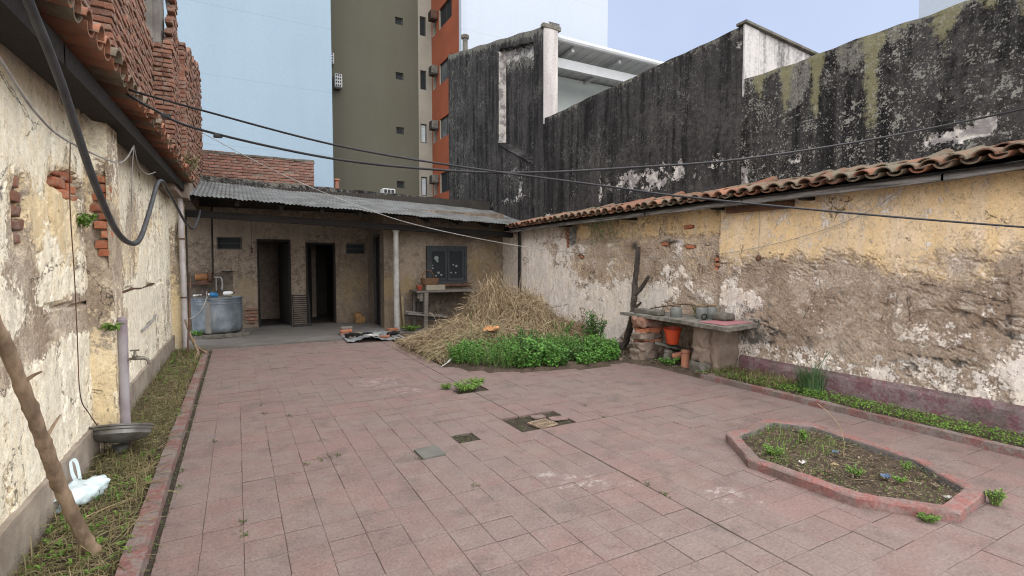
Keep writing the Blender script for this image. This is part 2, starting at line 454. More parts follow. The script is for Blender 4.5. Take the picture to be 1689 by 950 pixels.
def tile_floor(name):
    n = NT(name)
    xyz = n.sep()
    gx = n.math('FLOOR', n.math('DIVIDE', xyz[0], 0.2)); gy = n.math('FLOOR', n.math('DIVIDE', n.math('SUBTRACT', xyz[1], 0.06), 0.2125))
    cb = n.t.nodes.new('ShaderNodeCombineXYZ'); n.link(gx, cb.inputs[0]); n.link(gy, cb.inputs[1])
    rnd = n.white(cb.outputs[0])
    cb2 = n.t.nodes.new('ShaderNodeCombineXYZ'); n.link(gy, cb2.inputs[0]); n.link(gx, cb2.inputs[1]); cb2.inputs[2].default_value = 4.5
    rnd2 = n.white(cb2.outputs[0])
    big = n.noise(0.9, 6, 0.6); mid = n.noise(5.5, 7, 0.65); fin = n.noise(60, 6, 0.7)
    c = n.mix(rnd, (0.188,0.124,0.110), (0.168,0.118,0.106))
    c = n.mix(n.math('MULTIPLY', n.step(rnd2, 0.80, 0.9), 0.35), c, (0.155,0.128,0.117))
    grey = n.step(n.math('ADD', n.math('MULTIPLY', big, 0.6), n.math('MULTIPLY', mid, 0.4)), 0.45, 0.57)
    c = n.mix(n.math('MULTIPLY', grey, 0.68), c, (0.170,0.136,0.120))
    warm = n.step(n.noise(1.6, 5, 0.6, n.map((1,1,1),(7,7,0))), 0.52, 0.7)
    c = n.mix(n.math('MULTIPLY', warm, 0.35), c, (0.205,0.148,0.122))
    dirt = n.step(n.noise(3.1, 8, 0.7, n.map((1,1,1),(3,8,0))), 0.52, 0.64)
    c = n.mix(n.math('MULTIPLY', dirt, 0.45), c, (0.098,0.079,0.07))
    # worn pale paint, chalky scuffs
    ch = n.math('MULTIPLY', n.step(n.noise(13, 9, 0.75, n.map((0.6,1,1),(1,5,2))), 0.64, 0.70), n.step(n.noise(0.8, 3, 0.5, n.map((1,1,1),(9,2,0))), 0.5, 0.66))
    c = n.mix(n.math('MULTIPLY', ch, 0.6), c, (0.46,0.41,0.385))
    for (x, y, r) in ((2.07,2.78,0.17),(1.90,3.02,0.08),(2.30,2.62,0.06),(2.75,2.2,0.13),(2.9,2.05,0.07),(1.55,6.4,0.35),(1.75,5.8,0.2)):
        d = n.t.nodes.new('ShaderNodeVectorMath'); d.operation = 'DISTANCE'; n.link(n.pos, d.inputs[0]); d.inputs[1].default_value = (x, y, 0.02)
        ff = n.math('MULTIPLY', n.math('SUBTRACT', 1.0, n.step(d.outputs['Value'], r*0.4, r*1.3)), n.step(n.noise(14, 8, 0.7, n.map((0.7,1,1),(x,y,0))), 0.5, 0.57))
        c = n.mix(n.math('MULTIPLY', ff, 0.3 if r < 0.18 else 0.22), c, (0.52,0.49,0.46))
    c = n.hsv(c, 0.5, 1.0, n.math('ADD', n.math('ADD', n.math('MULTIPLY', fin, 1.5), n.math('MULTIPLY', mid, 0.5)), 0.0))
    n.col(c).rough(n.math('ADD', 0.62, n.math('MULTIPLY', mid, 0.25))).set('Specular IOR Level', 0.25)
    n.bump(n.math('ADD', fin, n.math('MULTIPLY', mid, 1.2)), 0.18, 0.006)
    return n.mat
M_tile = tile_floor('red_cement_tile')
M_bed = simple('mortar_bed', (0.04,0.032,0.027), (0.12,0.094,0.083), 3.5, 0.95, bump=0.5, bscale=60)
M_greytile = simple('bare_grey_tile', (0.105,0.104,0.09), (0.13,0.125,0.11), 9, 0.85, bump=0.2)
M_concrete = simple('worn_concrete', (0.25,0.235,0.21), (0.17,0.155,0.14), 3, 0.9, bump=0.3, dirt=0.4)
M_slab = simple('veranda_concrete', (0.24,0.225,0.205), (0.19,0.175,0.16), 2, 0.85, bump=0.25, dirt=0.35)
M_inner = simple('dark_room_wall', (0.035,0.03,0.026), (0.05,0.043,0.036), 3, 0.9)  # near-black walls: the darkness of the unlit rooms is put into the colour
M_soil = simple('soil', (0.052,0.038,0.026), (0.085,0.063,0.043), 9, 0.98, bump=0.9, bscale=50)
M_damp = simple('damp_gap_soil', (0.028,0.021,0.015), (0.05,0.038,0.027), 12, 0.95, bump=0.8, bscale=60)
M_city = simple('city_ground', (0.16,0.155,0.15), (0.12,0.115,0.11), 0.5, 0.95)

def red_kerb(name, paint, conc):
    n = NT(name)
    f = n.step(n.math('ADD', n.math('MULTIPLY', n.noise(6, 8, 0.7), 0.7), n.math('MULTIPLY', n.noise(28, 5, 0.6), 0.3)), 0.45, 0.55)
    c = n.mix(f, paint, conc)
    d = n.step(n.noise(3.3, 7, 0.65, n.map((1,1,1),(5,1,1))), 0.5, 0.62)
    c = n.mix(n.math('MULTIPLY', d, 0.75), c, (0.12,0.098,0.085))
    c = n.hsv(c, 0.5, 1.0, n.math('ADD', n.math('MULTIPLY', n.noise(50,4,0.6), 1.3), 0.35))
    n.col(c).rough(0.85); n.bump(n.noise(35, 6, 0.65), 0.6, 0.008)
    return n.mat
M_kerb = red_kerb('worn_red_kerb_paint', (0.175,0.085,0.075), (0.18,0.145,0.13))
M_planter = red_kerb('planter_red_paint', (0.205,0.092,0.080), (0.185,0.125,0.112))
M_plinthR = red_kerb('maroon_plinth_paint', (0.165,0.085,0.092), (0.195,0.145,0.142))
M_plinthL = simple('grey_plinth_render', (0.44,0.375,0.305), (0.27,0.22,0.175), 4, 0.9, bump=0.4, dirt=0.4, dirtc=(0.12,0.10,0.09))
M_planter_in = simple('planter_inner_concrete', (0.13,0.125,0.12), (0.19,0.175,0.16), 5, 0.9, bump=0.4)

def brick_mat(name, a, b, mort, mf=0.35):
    n = NT(name)
    r = n.objrand(); i = n.island
    rr = n.math('FRACT', n.math('ADD', r, i))
    c = n.mix(rr, a, b)
    c = n.hsv(c, 0.5, 1.0, n.math('ADD', n.math('MULTIPLY', n.math('FRACT', n.math('MULTIPLY', rr, 7.13)), 0.6), 0.7))
    c = n.mix(n.math('MULTIPLY', n.step(n.noise(11, 8, 0.7), 0.46, 0.62), mf), c, mort)
    c = n.hsv(c, 0.5, 1.0, n.math('ADD', n.math('MULTIPLY', n.noise(45,5,0.65), 0.7), 0.65))
    n.col(c).rough(0.93); n.bump(n.noise(38, 7, 0.65), 0.6, 0.01)
    return n.mat
M_brick = brick_mat('old_red_brick', (0.235,0.108,0.07), (0.175,0.088,0.06), (0.25,0.19,0.15), 0.9)
M_brickbr = brick_mat('fresh_broken_brick', (0.42,0.15,0.075), (0.33,0.12,0.065), (0.33,0.25,0.19), 0.5)
M_brickfar = brick_mat('weathered_far_brick', (0.27,0.125,0.09), (0.21,0.105,0.08), (0.26,0.20,0.165), 0.7)
M_mortar = simple('lime_mortar', (0.31,0.245,0.195), (0.22,0.17,0.135), 9, 0.95, bump=0.7, bscale=30)
def rooftile(name):
    n = NT(name)
    r = n.objrand()
    c = n.mix(r, (0.26,0.110,0.064), (0.165,0.095,0.064))
    c = n.hsv(c, 0.5, 1.0, n.math('ADD', n.math('MULTIPLY', n.math('FRACT', n.math('MULTIPLY', r, 9.7)), 0.6), 0.7))
    li = n.step(n.math('ADD', n.noise(13, 8, 0.7), n.math('MULTIPLY', n.math('SUBTRACT', n.math('FRACT', n.math('MULTIPLY', r, 5.3)), 0.5), 0.30)), 0.45, 0.56)
    c = n.mix(n.math('MULTIPLY', li, 0.8), c, n.mix(n.noise(40,4,0.6), (0.06,0.055,0.045), (0.23,0.215,0.15)))
    n.col(c).rough(0.9); n.bump(n.noise(30, 7, 0.65), 0.5, 0.008)
    return n.mat
M_rtile = rooftile('clay_barrel_tile')
M_sootwood = simple('sooty_timber', (0.022,0.019,0.017), (0.04,0.034,0.029), 5, 0.85, bump=0.5, bscale=12, stretch=(0.3,6,6))
M_greywood = simple('weathered_grey_timber', (0.36,0.345,0.325), (0.10,0.088,0.08), 5, 0.9, bump=0.5, bscale=20, stretch=(6,0.5,6))
M_benchwood = simple('grey_bench_boards', (0.27,0.245,0.21), (0.18,0.155,0.13), 6, 0.9, bump=0.4, bscale=20, stretch=(0.6,5,5))
M_galv = simple('weathered_corrugated_iron', (0.215,0.225,0.22), (0.11,0.105,0.098), 3.2, 0.62, metal=0.25, bump=0.2, dirt=0.5, dirtc=(0.09,0.085,0.075))
M_galvsheet = simple('scrap_iron_sheet', (0.34,0.36,0.37), (0.22,0.22,0.22), 4, 0.5, metal=0.4, bump=0.2, dirt=0.4)
M_tank = None
def tank_mat():
    n = NT('galvanised_tank')
    f = n.step(n.noise(3.5, 7, 0.6), 0.38, 0.64)
    c = n.mix(f, (0.215,0.25,0.28), (0.13,0.15,0.168))
    c = n.mix(n.math('MULTIPLY', n.step(n.noise(5, 7, 0.65, n.map((1,1,0.15),(2,2,0))), 0.54, 0.66), 0.55), c, (0.36,0.34,0.28))
    z = n.sep()[2]
    lo = n.math('SUBTRACT', 1.0, n.step(n.math('ADD', z, n.math('MULTIPLY', n.noise(5,6,0.6), 0.16)), 0.18, 0.30))
    c = n.mix(n.math('MULTIPLY', lo, 0.7), c, (0.045,0.043,0.036))
    n.col(c).rough(0.5).set('Metallic', 0.35); n.bump(n.noise(20,5,0.6), 0.12, 0.01)
    return n.mat
M_tank = tank_mat()
M_rope = simple('pale_hose', (0.40,0.39,0.36), (0.3,0.29,0.27), 6, 0.6)
M_cable = simple('black_cable_sheath', (0.012,0.012,0.014), (0.02,0.02,0.022), 10, 0.5)
M_conduit = simple('grey_black_conduit', (0.035,0.036,0.04), (0.055,0.056,0.06), 8, 0.5)
M_wire = simple('pale_old_wire', (0.33,0.32,0.30), (0.2,0.19,0.18), 8, 0.7)
M_rust = simple('rusty_steel', (0.13,0.065,0.04), (0.07,0.045,0.035), 9, 0.8, metal=0.2, bump=0.3)
M_rustorange = simple('rusty_pump_paint', (0.34,0.15,0.05), (0.17,0.085,0.045), 8, 0.65, bump=0.2)
M_blackiron = simple('black_iron', (0.015,0.014,0.014), (0.03,0.026,0.023), 9, 0.6, metal=0.3)
M_col = simple('whitewashed_column', (0.50,0.49,0.46), (0.37,0.35,0.32), 5, 0.8, bump=0.3, dirt=0.3, dirtc=(0.2,0.19,0.18))
M_pipew = simple('white_downpipe', (0.58,0.555,0.56), (0.46,0.42,0.40), 5, 0.6, dirt=0.35, dirtc=(0.30,0.24,0.21))
M_pipepurple = simple('purple_worn_pipe_paint', (0.26,0.19,0.215), (0.42,0.40,0.41), 4, 0.65, stretch=(1,1,0.4))
M_winblue = simple('blue_grey_window_paint', (0.065,0.075,0.08), (0.045,0.05,0.055), 8, 0.7)
M_bark = simple('grey_brown_bark', (0.27,0.195,0.13), (0.13,0.09,0.058), 14, 0.92, bump=0.7, bscale=25, stretch=(1,1,0.4))
M_barkdark = simple('blackened_bark', (0.035,0.028,0.024), (0.075,0.06,0.05), 9, 0.95, bump=0.9, bscale=22, stretch=(1,1,0.4))
M_cutwood = simple('cut_firewood', (0.42,0.24,0.10), (0.22,0.12,0.055), 10, 0.85, bump=0.3)
M_rawplank = simple('yellowed_board', (0.36,0.30,0.185), (0.28,0.225,0.14), 5, 0.85, stretch=(5,5,0.5))
M_bagp = NT('thin_white_plastic'); M_bagp.col((0.62,0.74,0.76)).rough(0.35).set('Transmission Weight', 0.15).set('Subsurface Weight', 0.0); M_bagp = M_bagp.mat
M_steel = simple('tarnished_steel_basin', (0.30,0.305,0.29), (0.17,0.165,0.15), 6, 0.45, metal=0.6, dirt=0.5)
M_brass = simple('old_brass', (0.26,0.24,0.20), (0.15,0.135,0.11), 14, 0.5, metal=0.6)
M_bucket = simple('red_plastic', (0.62,0.085,0.03), (0.52,0.07,0.03), 6, 0.45, dirt=0.2, dirtc=(0.25,0.08,0.05))
M_terra = simple('terracotta', (0.40,0.165,0.095), (0.31,0.14,0.09), 9, 0.9, bump=0.3, dirt=0.4, dirtc=(0.22,0.17,0.14))
M_rubble = simple('rubble_masonry', (0.30,0.235,0.185), (0.21,0.155,0.12), 6, 0.95, bump=1.0, bscale=22, dirt=0.35)
M_stone = simple('mossy_stone', (0.19,0.175,0.15), (0.12,0.11,0.09), 9, 0.95, bump=0.7, bscale=25, dirt=0.5, dirtc=(0.055,0.06,0.035))
M_counter = simple('lichened_counter_slab', (0.27,0.25,0.21), (0.13,0.12,0.10), 12, 0.95, bump=0.8, bscale=30, dirt=0.5, dirtc=(0.05,0.048,0.038))
M_pink = simple('pink_polished_slab', (0.47,0.21,0.23), (0.41,0.175,0.19), 9, 0.5)
M_hay = None
def leafy(name, cols, rough=0.6, trans=0.12):
    n = NT(name)
    r = n.t.nodes.new('ShaderNodeValToRGB')
    el = r.color_ramp.elements
    while len(el) > 1: el.remove(el[-1])
    el[0].position = 0; el[0].color = tuple(cols[0]) + (1,)
    for i, c in enumerate(cols[1:]):
        e = el.new((i+1)/(len(cols)-1)); e.color = tuple(c) + (1,)
    n.link(n.island, r.inputs[0])
    c = n.hsv(r.outputs[0], 0.5, 1.0, n.math('ADD', n.math('MULTIPLY', n.noise(3, 4, 0.6), 0.8), 0.6))
    n.col(c).rough(rough).set('Specular IOR Level', 0.25)
    if trans:
        tr = n.t.nodes.new('ShaderNodeBsdfTranslucent'); n.link(c, tr.inputs[0])
        mx = n.t.nodes.new('ShaderNodeMixShader'); mx.inputs[0].default_value = trans
        n.t.links.new(n.b.outputs[0], mx.inputs[1]); n.t.links.new(tr.outputs[0], mx.inputs[2]); n.t.links.new(mx.outputs[0], n.out.inputs[0])
    return n.mat
M_hay = leafy('dry_hay', [(0.26,0.185,0.105),(0.36,0.275,0.165),(0.17,0.115,0.065),(0.43,0.35,0.225),(0.29,0.215,0.13),(0.13,0.09,0.055)], 0.8, 0.05)
M_haygreen = leafy('fading_hay', [(0.26,0.23,0.10),(0.33,0.30,0.17),(0.19,0.17,0.08)], 0.8, 0.05)
M_weed = leafy('weed_leaf', [(0.06,0.155,0.028),(0.10,0.245,0.04),(0.14,0.30,0.055),(0.075,0.195,0.045)], 0.5, 0.25)
M_weeddark = leafy('dark_weed_leaf', [(0.04,0.10,0.022),(0.06,0.14,0.03),(0.085,0.16,0.04)], 0.5, 0.2)
M_grass = leafy('strip_grass', [(0.12,0.125,0.045),(0.17,0.16,0.065),(0.24,0.195,0.10),(0.15,0.11,0.06),(0.28,0.225,0.13),(0.10,0.13,0.04)], 0.7, 0.15)
M_lime = leafy('lime_groundcover', [(0.11,0.21,0.035),(0.17,0.28,0.05),(0.085,0.175,0.03)], 0.55, 0.25)
M_clump = leafy('grey_green_blade', [(0.055,0.11,0.045),(0.09,0.155,0.06),(0.07,0.13,0.06)], 0.55, 0.15)
M_litter = leafy('leaf_litter', [(0.085,0.058,0.034),(0.13,0.088,0.05),(0.05,0.036,0.025),(0.19,0.15,0.10),(0.08,0.07,0.038)], 0.9, 0)
M_straw = simple('single_dry_stalk', (0.40,0.32,0.19), (0.3,0.22,0.12), 10, 0.85)
# ------------------------------------------------------------------ relief walls
def lines(bps, res):
    out = [bps[0]]
    for a, b in zip(bps[:-1], bps[1:]):
        n = max(1, int(math.ceil((b - a) / res)))
        out += [a + (b - a) * (i + 1) / n for i in range(n)]
    return np.array(out)

def relief(name, axis, plane, sgn, u0, u1, z0, z1, res, fn, mat, parent, opens=(), thick=0.25, top=None, ubp=(), zbp=(), skirt=True):
    """wall face on plane X=plane (axis 'x', u runs along Y) or Y=plane (axis 'y', u runs along X);
    sgn is the way the face looks. fn(u,z) -> (height, {attr: values}). opens = [(u0,u1,z0,z1)].
    top(u) optionally scales z1 along the wall."""
    ub = sorted(set([u0, u1] + list(ubp) + [v for o in opens for v in o[:2] if u0 <= v <= u1]))
    zb = sorted(set([z0, z1] + list(zbp) + [v for o in opens for v in o[2:] if z0 <= v <= z1]))
    us = lines(ub, res); zs = lines(zb, res)
    U, Z = np.meshgrid(us, zs)
    if top is not None:
        T = np.array([top(u) for u in us])
        Z = z0 + (Z - z0) * (T[None, :] - z0) / (z1 - z0)
    h, at = fn(U, Z)
    nu, nz = len(us), len(zs)
    def P3(u, z, d):
        return np.stack([np.full_like(u, plane) + sgn * d, u, z], -1) if axis == 'x' else np.stack([u, np.full_like(u, plane) + sgn * d, z], -1)
    V = P3(U, Z, h).reshape(-1, 3)
    idx = np.arange(nu * nz).reshape(nz, nu)
    q = np.stack([idx[:-1, :-1], idx[:-1, 1:], idx[1:, 1:], idx[1:, :-1]], -1)
    keep = np.ones(q.shape[:2], bool)
    uc = (us[:-1] + us[1:]) / 2; zc = (zs[:-1] + zs[1:]) / 2
    for (a, b, c, d) in opens:
        keep &= ~(((uc > a) & (uc < b))[None, :] & ((zc > c) & (zc < d))[:, None])
    faces = [tuple(f) for f in q[keep].tolist()]
    verts = [tuple(v) for v in V.tolist()]
    # skirts back into the wall along the outline and round the openings
    cnt = {}
    for f in faces:
        for i in range(4):
            e = (f[i], f[(i+1) % 4]); k = (min(e), max(e)); cnt[k] = cnt.get(k, 0) + 1
    ring = {}
    if skirt:
        for k, c in cnt.items():
            if c == 1:
                for v in k:
                    if v not in ring:
                        ring[v] = len(verts)
                        p = list(verts[v])
                        p[0 if axis == 'x' else 1] = plane - sgn * thick
                        verts.append(tuple(p))
                faces.append((k[0], k[1], ring[k[1]], ring[k[0]]))
    o = Vector(parent.location)
    while parent.parent is not None and False: pass
    root = parent
    while root.parent is not None: root = root.parent
    o = Vector(root.location)
    me = bpy.data.meshes.new(name)
    me.from_pydata([(v[0]-o.x, v[1]-o.y, v[2]-o.z) for v in verts], [], faces)
    for k, arr in at.items():
        a = me.attributes.new(k, 'FLOAT', 'POINT')
        full = np.zeros(len(verts), np.float32); full[:nu*nz] = np.asarray(arr, np.float32).reshape(-1)
        for v, r in ring.items(): full[r] = full[v]
        a.data.foreach_set('value', full)
    me.materials.append(mat); me.update()
    ob = bpy.data.objects.new(name, me); COL.objects.link(ob); ob.parent = parent
    return ob

def zeros_near(U, Z, opens, r=0.04):
    m = np.ones_like(U)
    for (a, b, c, d) in opens:
        du = np.maximum(np.maximum(a - U, U - b), 0); dz = np.maximum(np.maximum(c - Z, Z - d), 0)
        m *= sst(0.0, r, np.sqrt(du*du + dz*dz))
    return m

def full_attrs(U, **k):
    z = np.zeros_like(U)
    d = {n: z for n in ('white', 'cream', 'stain', 'moss', 'grey', 'spots')}
    d.update(k); return d

# ------------------------------------------------------------------ ground
mb = MB()
mb.add([(-400,-400,-0.12),(400,-400,-0.12),(400,400,-0.12),(-400,400,-0.12)], [(0,1,2,3)])
struct(mb.build('ground', M_city, origin=(0,0,-0.12)))

# patio: a mortar bed with cement tiles laid on it
TX, TY, TY0 = 0.2, 0.2125, 0.06
PX0, PX1, PY0, PY1 = -0.4, 5.28, -1.3, 10.35
BED = [(2.66,9.3),(2.67,6.98),(2.82,6.62),(3.05,6.30),(3.4,6.10),(3.75,5.97),(4.4,5.89),(5.12,5.91),(5.28,5.55),(5.28,10.4),(2.7,10.4)]
PLANT = [(3.61, 2.88), (4.28, 2.98), (4.54, 2.68), (4.43, 1.81), (4.13, 1.35), (3.62, 1.3), (3.32, 1.69), (3.27, 2.41)]
def inpoly(x, y, p):
    c = False; j = len(p) - 1
    for i in range(len(p)):
        if (p[i][1] > y) != (p[j][1] > y) and x < (p[j][0]-p[i][0])*(y-p[i][1])/(p[j][1]-p[i][1])+p[i][0]: c = not c
        j = i
    return c
HOLES = [(2.2,2.8,3.88,4.3),(1.4,1.8,3.88,4.1),(2.2,2.4,5.38,5.8),(2.4,2.6,5.38,5.8),(2.6,2.8,5.58,5.8)]
HOLES = [(2.2,2.8,3.885,4.31),(1.6,1.8,3.885,4.0975),(2.2,2.6,5.37,5.585),(2.4,2.6,5.585,5.8)]
mb = MB()
mb.box((PX0-0.05, PY0, -0.10), (PX1+0.02, PY1, -0.032))
patio = struct(mb.build('patio_floor', M_bed, origin=(0,0,0)))
TILE_MESH = {}
def tile_mesh(w, d, key):
    if key not in TILE_MESH:
        b = MB()
        c = 0.0025
        x, y = w/2, d/2
        vs = [(-x,-y,-0.02),(x,-y,-0.02),(x,y,-0.02),(-x,y,-0.02),(-x,-y,-c),(x,-y,-c),(x,y,-c),(-x,y,-c),(-x+c,-y+c,0),(x-c,-y+c,0),(x-c,y-c,0),(-x+c,y-c,0)]
        fs = [(8,9,10,11)] + [(i,(i+1)%4,4+(i+1)%4,4+i) for i in range(4)] + [(4+i,4+(i+1)%4,8+(i+1)%4,8+i) for i in range(4)]
        b.add(vs, fs); me = b.mesh('tile'); me.materials.append(M_tile); TILE_MESH[key] = me
    return TILE_MESH[key]
tiles = []
ny = int((PY1 - PY0) / TY) + 1
for j in range(-7, 60):
    y0 = TY0 + j * TY; y1 = y0 + TY
    if y0 < PY0 or y0 > PY1 - 0.1: continue
    for i in range(-2, 27):
        x0 = i * TX; x1 = x0 + TX
        if x0 < PX0 - 1e-6: continue
        x1 = min(x1, PX1)
        if x1 - x0 < 0.04: continue
        cx, cy = (x0+x1)/2, (y0+y1)/2
        if any(a < cx < b and c < cy < d for a, b, c, d in HOLES): continue
        if inpoly(cx, cy, BED): continue
        if all(inpoly(x, y, PLANT) for x in (x0, x1) for y in (y0, y1)): continue
        tiles.append((cx, cy, x1 - x0, TY))
# rank by how large they show
cf, sf = math.cos(R(28.36)), math.sin(R(28.36))
def depth(x, y): return x*sf + y*cf
def infr(x, y):
    d = depth(x, y); lx = x*cf - y*sf
    return d > 0.3 and abs(lx/d) < 1.0 and 1.5/d < 0.63
vis = sorted([t for t in tiles if infr(t[0], t[1])], key=lambda t: depth(t[0], t[1]))
near = set((t[0], t[1]) for t in vis[:300])
rest = MB()
for (cx, cy, wx, wy) in tiles:
    right = cx > 2.4
    lx = random.uniform(0.0004,0.0024) if not right else random.uniform(0.0003,0.0016)
    ly = random.uniform(0.003,0.0085) if not right else random.uniform(0.0015,0.0055)
    ox = 0.0
    if 2.2 < cx < 2.4 : lx += 0.005; ox = -0.0025
    if 2.4 < cx < 2.6 : lx += 0.006; ox = 0.003
    oy = 0.0
    if cx > 2.8 and 3.67 < cy < 3.885: ly += 0.008; oy = -0.004
    if 0.0 < cx < 0.8 and 3.885 < cy < 4.1: ly += 0.008; oy = 0.004
    tz = min(0.003, max(-0.0014, random.gauss(0, 0.0013))); rx = min(0.008, max(-0.008, random.gauss(0, 0.0035))); ry = min(0.008, max(-0.008, random.gauss(0, 0.0035))); rz = random.gauss(0, 0.004)
    dx, dy = random.gauss(0, 0.0007), random.gauss(0, 0.0007)
    if (cx, cy) in near:
        lx = round(lx*2500)/2500; ly = round(ly*2000)/2000
        me = tile_mesh(wx - lx, wy - ly, (round(wx-lx,4), round(wy-ly,4)))
        inst('tile', me, patio, (cx+ox+dx, cy+oy+dy, tz), (rx, ry, rz))
    else:
        c = 0.002; x, y = (wx-lx)/2, (wy-ly)/2; X, Y = cx+ox+dx, cy+oy+dy
        def zz(px, py): return tz + rx*py - ry*px
        vs = [(X-x,Y-y,-0.02),(X+x,Y-y,-0.02),(X+x,Y+y,-0.02),(X-x,Y+y,-0.02),(X-x,Y-y,zz(-x,-y)),(X+x,Y-y,zz(x,-y)),(X+x,Y+y,zz(x,y)),(X-x,Y+y,zz(-x,y))]
        rest.add(vs, [(4,5,6,7),(0,1,5,4),(1,2,6,5),(2,3,7,6),(3,0,4,7)])
r_ = rest.build('paving', M_tile, patio); r_['kind'] = 'stuff'
g_ = MB()
for (cx, cy, wx, wy) in tiles: g_.add([(cx-wx/2,cy-wy/2,-0.0048),(cx+wx/2,cy-wy/2,-0.0048),(cx+wx/2,cy+wy/2,-0.0048),(cx-wx/2,cy+wy/2,-0.0048)],[(0,1,2,3)])
g_.build('grout', M_bed, patio)['kind'] = 'stuff'
# one bare grey tile lifted beside the hole
b = MB(); b.bbox((1.215,3.69,0.0),(1.405,3.90,0.016), 0.002, rot=(0.012,-0.01,0.03)); b.build('loose_tile', M_greytile, patio)

# kerbs
def kerb(name, xa, xb, ya, yb, h, seed, breaks=()):
    n = int((yb - ya) / 0.07); b = MB(); vs = []; fs = []
    for k in range(n + 1):
        y = ya + (yb - ya) * k / n
        j = [mnoise.noise(Vector((y*2.1, i*5.3, seed))) * 0.010 + mnoise.noise(Vector((y*9, i*3.3, seed))) * 0.005 for i in range(4)]
        hh = h
        for (a, c, d) in breaks:
            if a < y < c: hh = h * d
        vs += [(xa + j[0], y, -0.06), (xa + j[0]*0.8 + 0.004, y, hh + j[1]*0.8), (xb + j[2]*0.8 - 0.004, y, hh + j[3]*0.8), (xb + j[2], y, -0.06)]
    for k in range(n):
        for i in range(3): fs.append((k*4+i, (k+1)*4+i, (k+1)*4+i+1, k*4+i+1))
    fs += [(0,1,2,3), (n*4+3,n*4+2,n*4+1,n*4)]
    b.add(vs, fs)
    return struct(smooth_by_angle(b.build(name, M_kerb, origin=(xa,ya,0)), 40))
kerb('kerb', -0.53, -0.43, 0.5, 5.75, 0.062, 1.0)
kerb('kerb', -0.525, -0.43, 5.78, 9.75, 0.058, 2.0)
kerb('kerb', 5.28, 5.37, -1.0, 4.62, 0.062, 3.0)

# soil of the strips and the weed bed
def soil_sheet(name, x0, x1, y0, y1, res, fn, mat=None):
    xs = np.linspace(x0, x1, max(2, int((x1-x0)/res))); ys = np.linspace(y0, y1, max(2, int((y1-y0)/res)))
    X, Y = np.meshgrid(xs, ys); Z = fn(X, Y)
    nx, nyy = len(xs), len(ys); idx = np.arange(nx*nyy).reshape(nyy, nx)
    q = np.stack([idx[:-1,:-1], idx[:-1,1:], idx[1:,1:], idx[1:,:-1]], -1).reshape(-1, 4)
    b = MB(); b.add(np.stack([X, Y, Z], -1).reshape(-1, 3).tolist(), q.tolist())
    return struct(b.build(name, mat or M_soil, origin=(x0, y0, 0), smooth=True))
stripz = lambda X, Y: 0.02 + 0.035*(fbm(X*5, Y*5, 3)-0.5) + 0.03*(fbm(X*17, Y*17, 5)-0.5)
soil_sheet('soil_strip', -1.02, -0.51, -0.5, 10.3, 0.035, stripz)
rstripz = lambda X, Y: 0.025 + 0.03*(fbm(X*6, Y*6, 8)-0.5)
soil_sheet('soil_strip', 5.35, 6.05, -0.8, 4.9, 0.04, rstripz)
def bedz(X, Y):
    z = 0.03 + 0.05*(fbm(X*3, Y*3, 11)-0.4) + 0.02*(fbm(X*14, Y*14, 12)-0.5)
    e = sst(5.0, 5.9, X) * 0.05
    return z + e
pb = soil_sheet('weed_bed', 2.6, 6.1, 4.5, 10.7, 0.05, lambda X, Y: np.where(np.vectorize(lambda a, b_: inpoly(a, b_, BED) or (a > 5.3))(X, Y), bedz(X, Y), -0.04))

# veranda floor slab
b = MB()
b.box((-0.95, 10.36, -0.1), (2.98, 13.2, 0.012))
b.box((2.98, 10.72, -0.1), (6.0, 13.2, 0.008))
b.box((-0.95, 13.2, -0.1), (6.5, 15.7, 0.010))
struct(b.build('veranda_floor', M_slab, origin=(0,11,0)))

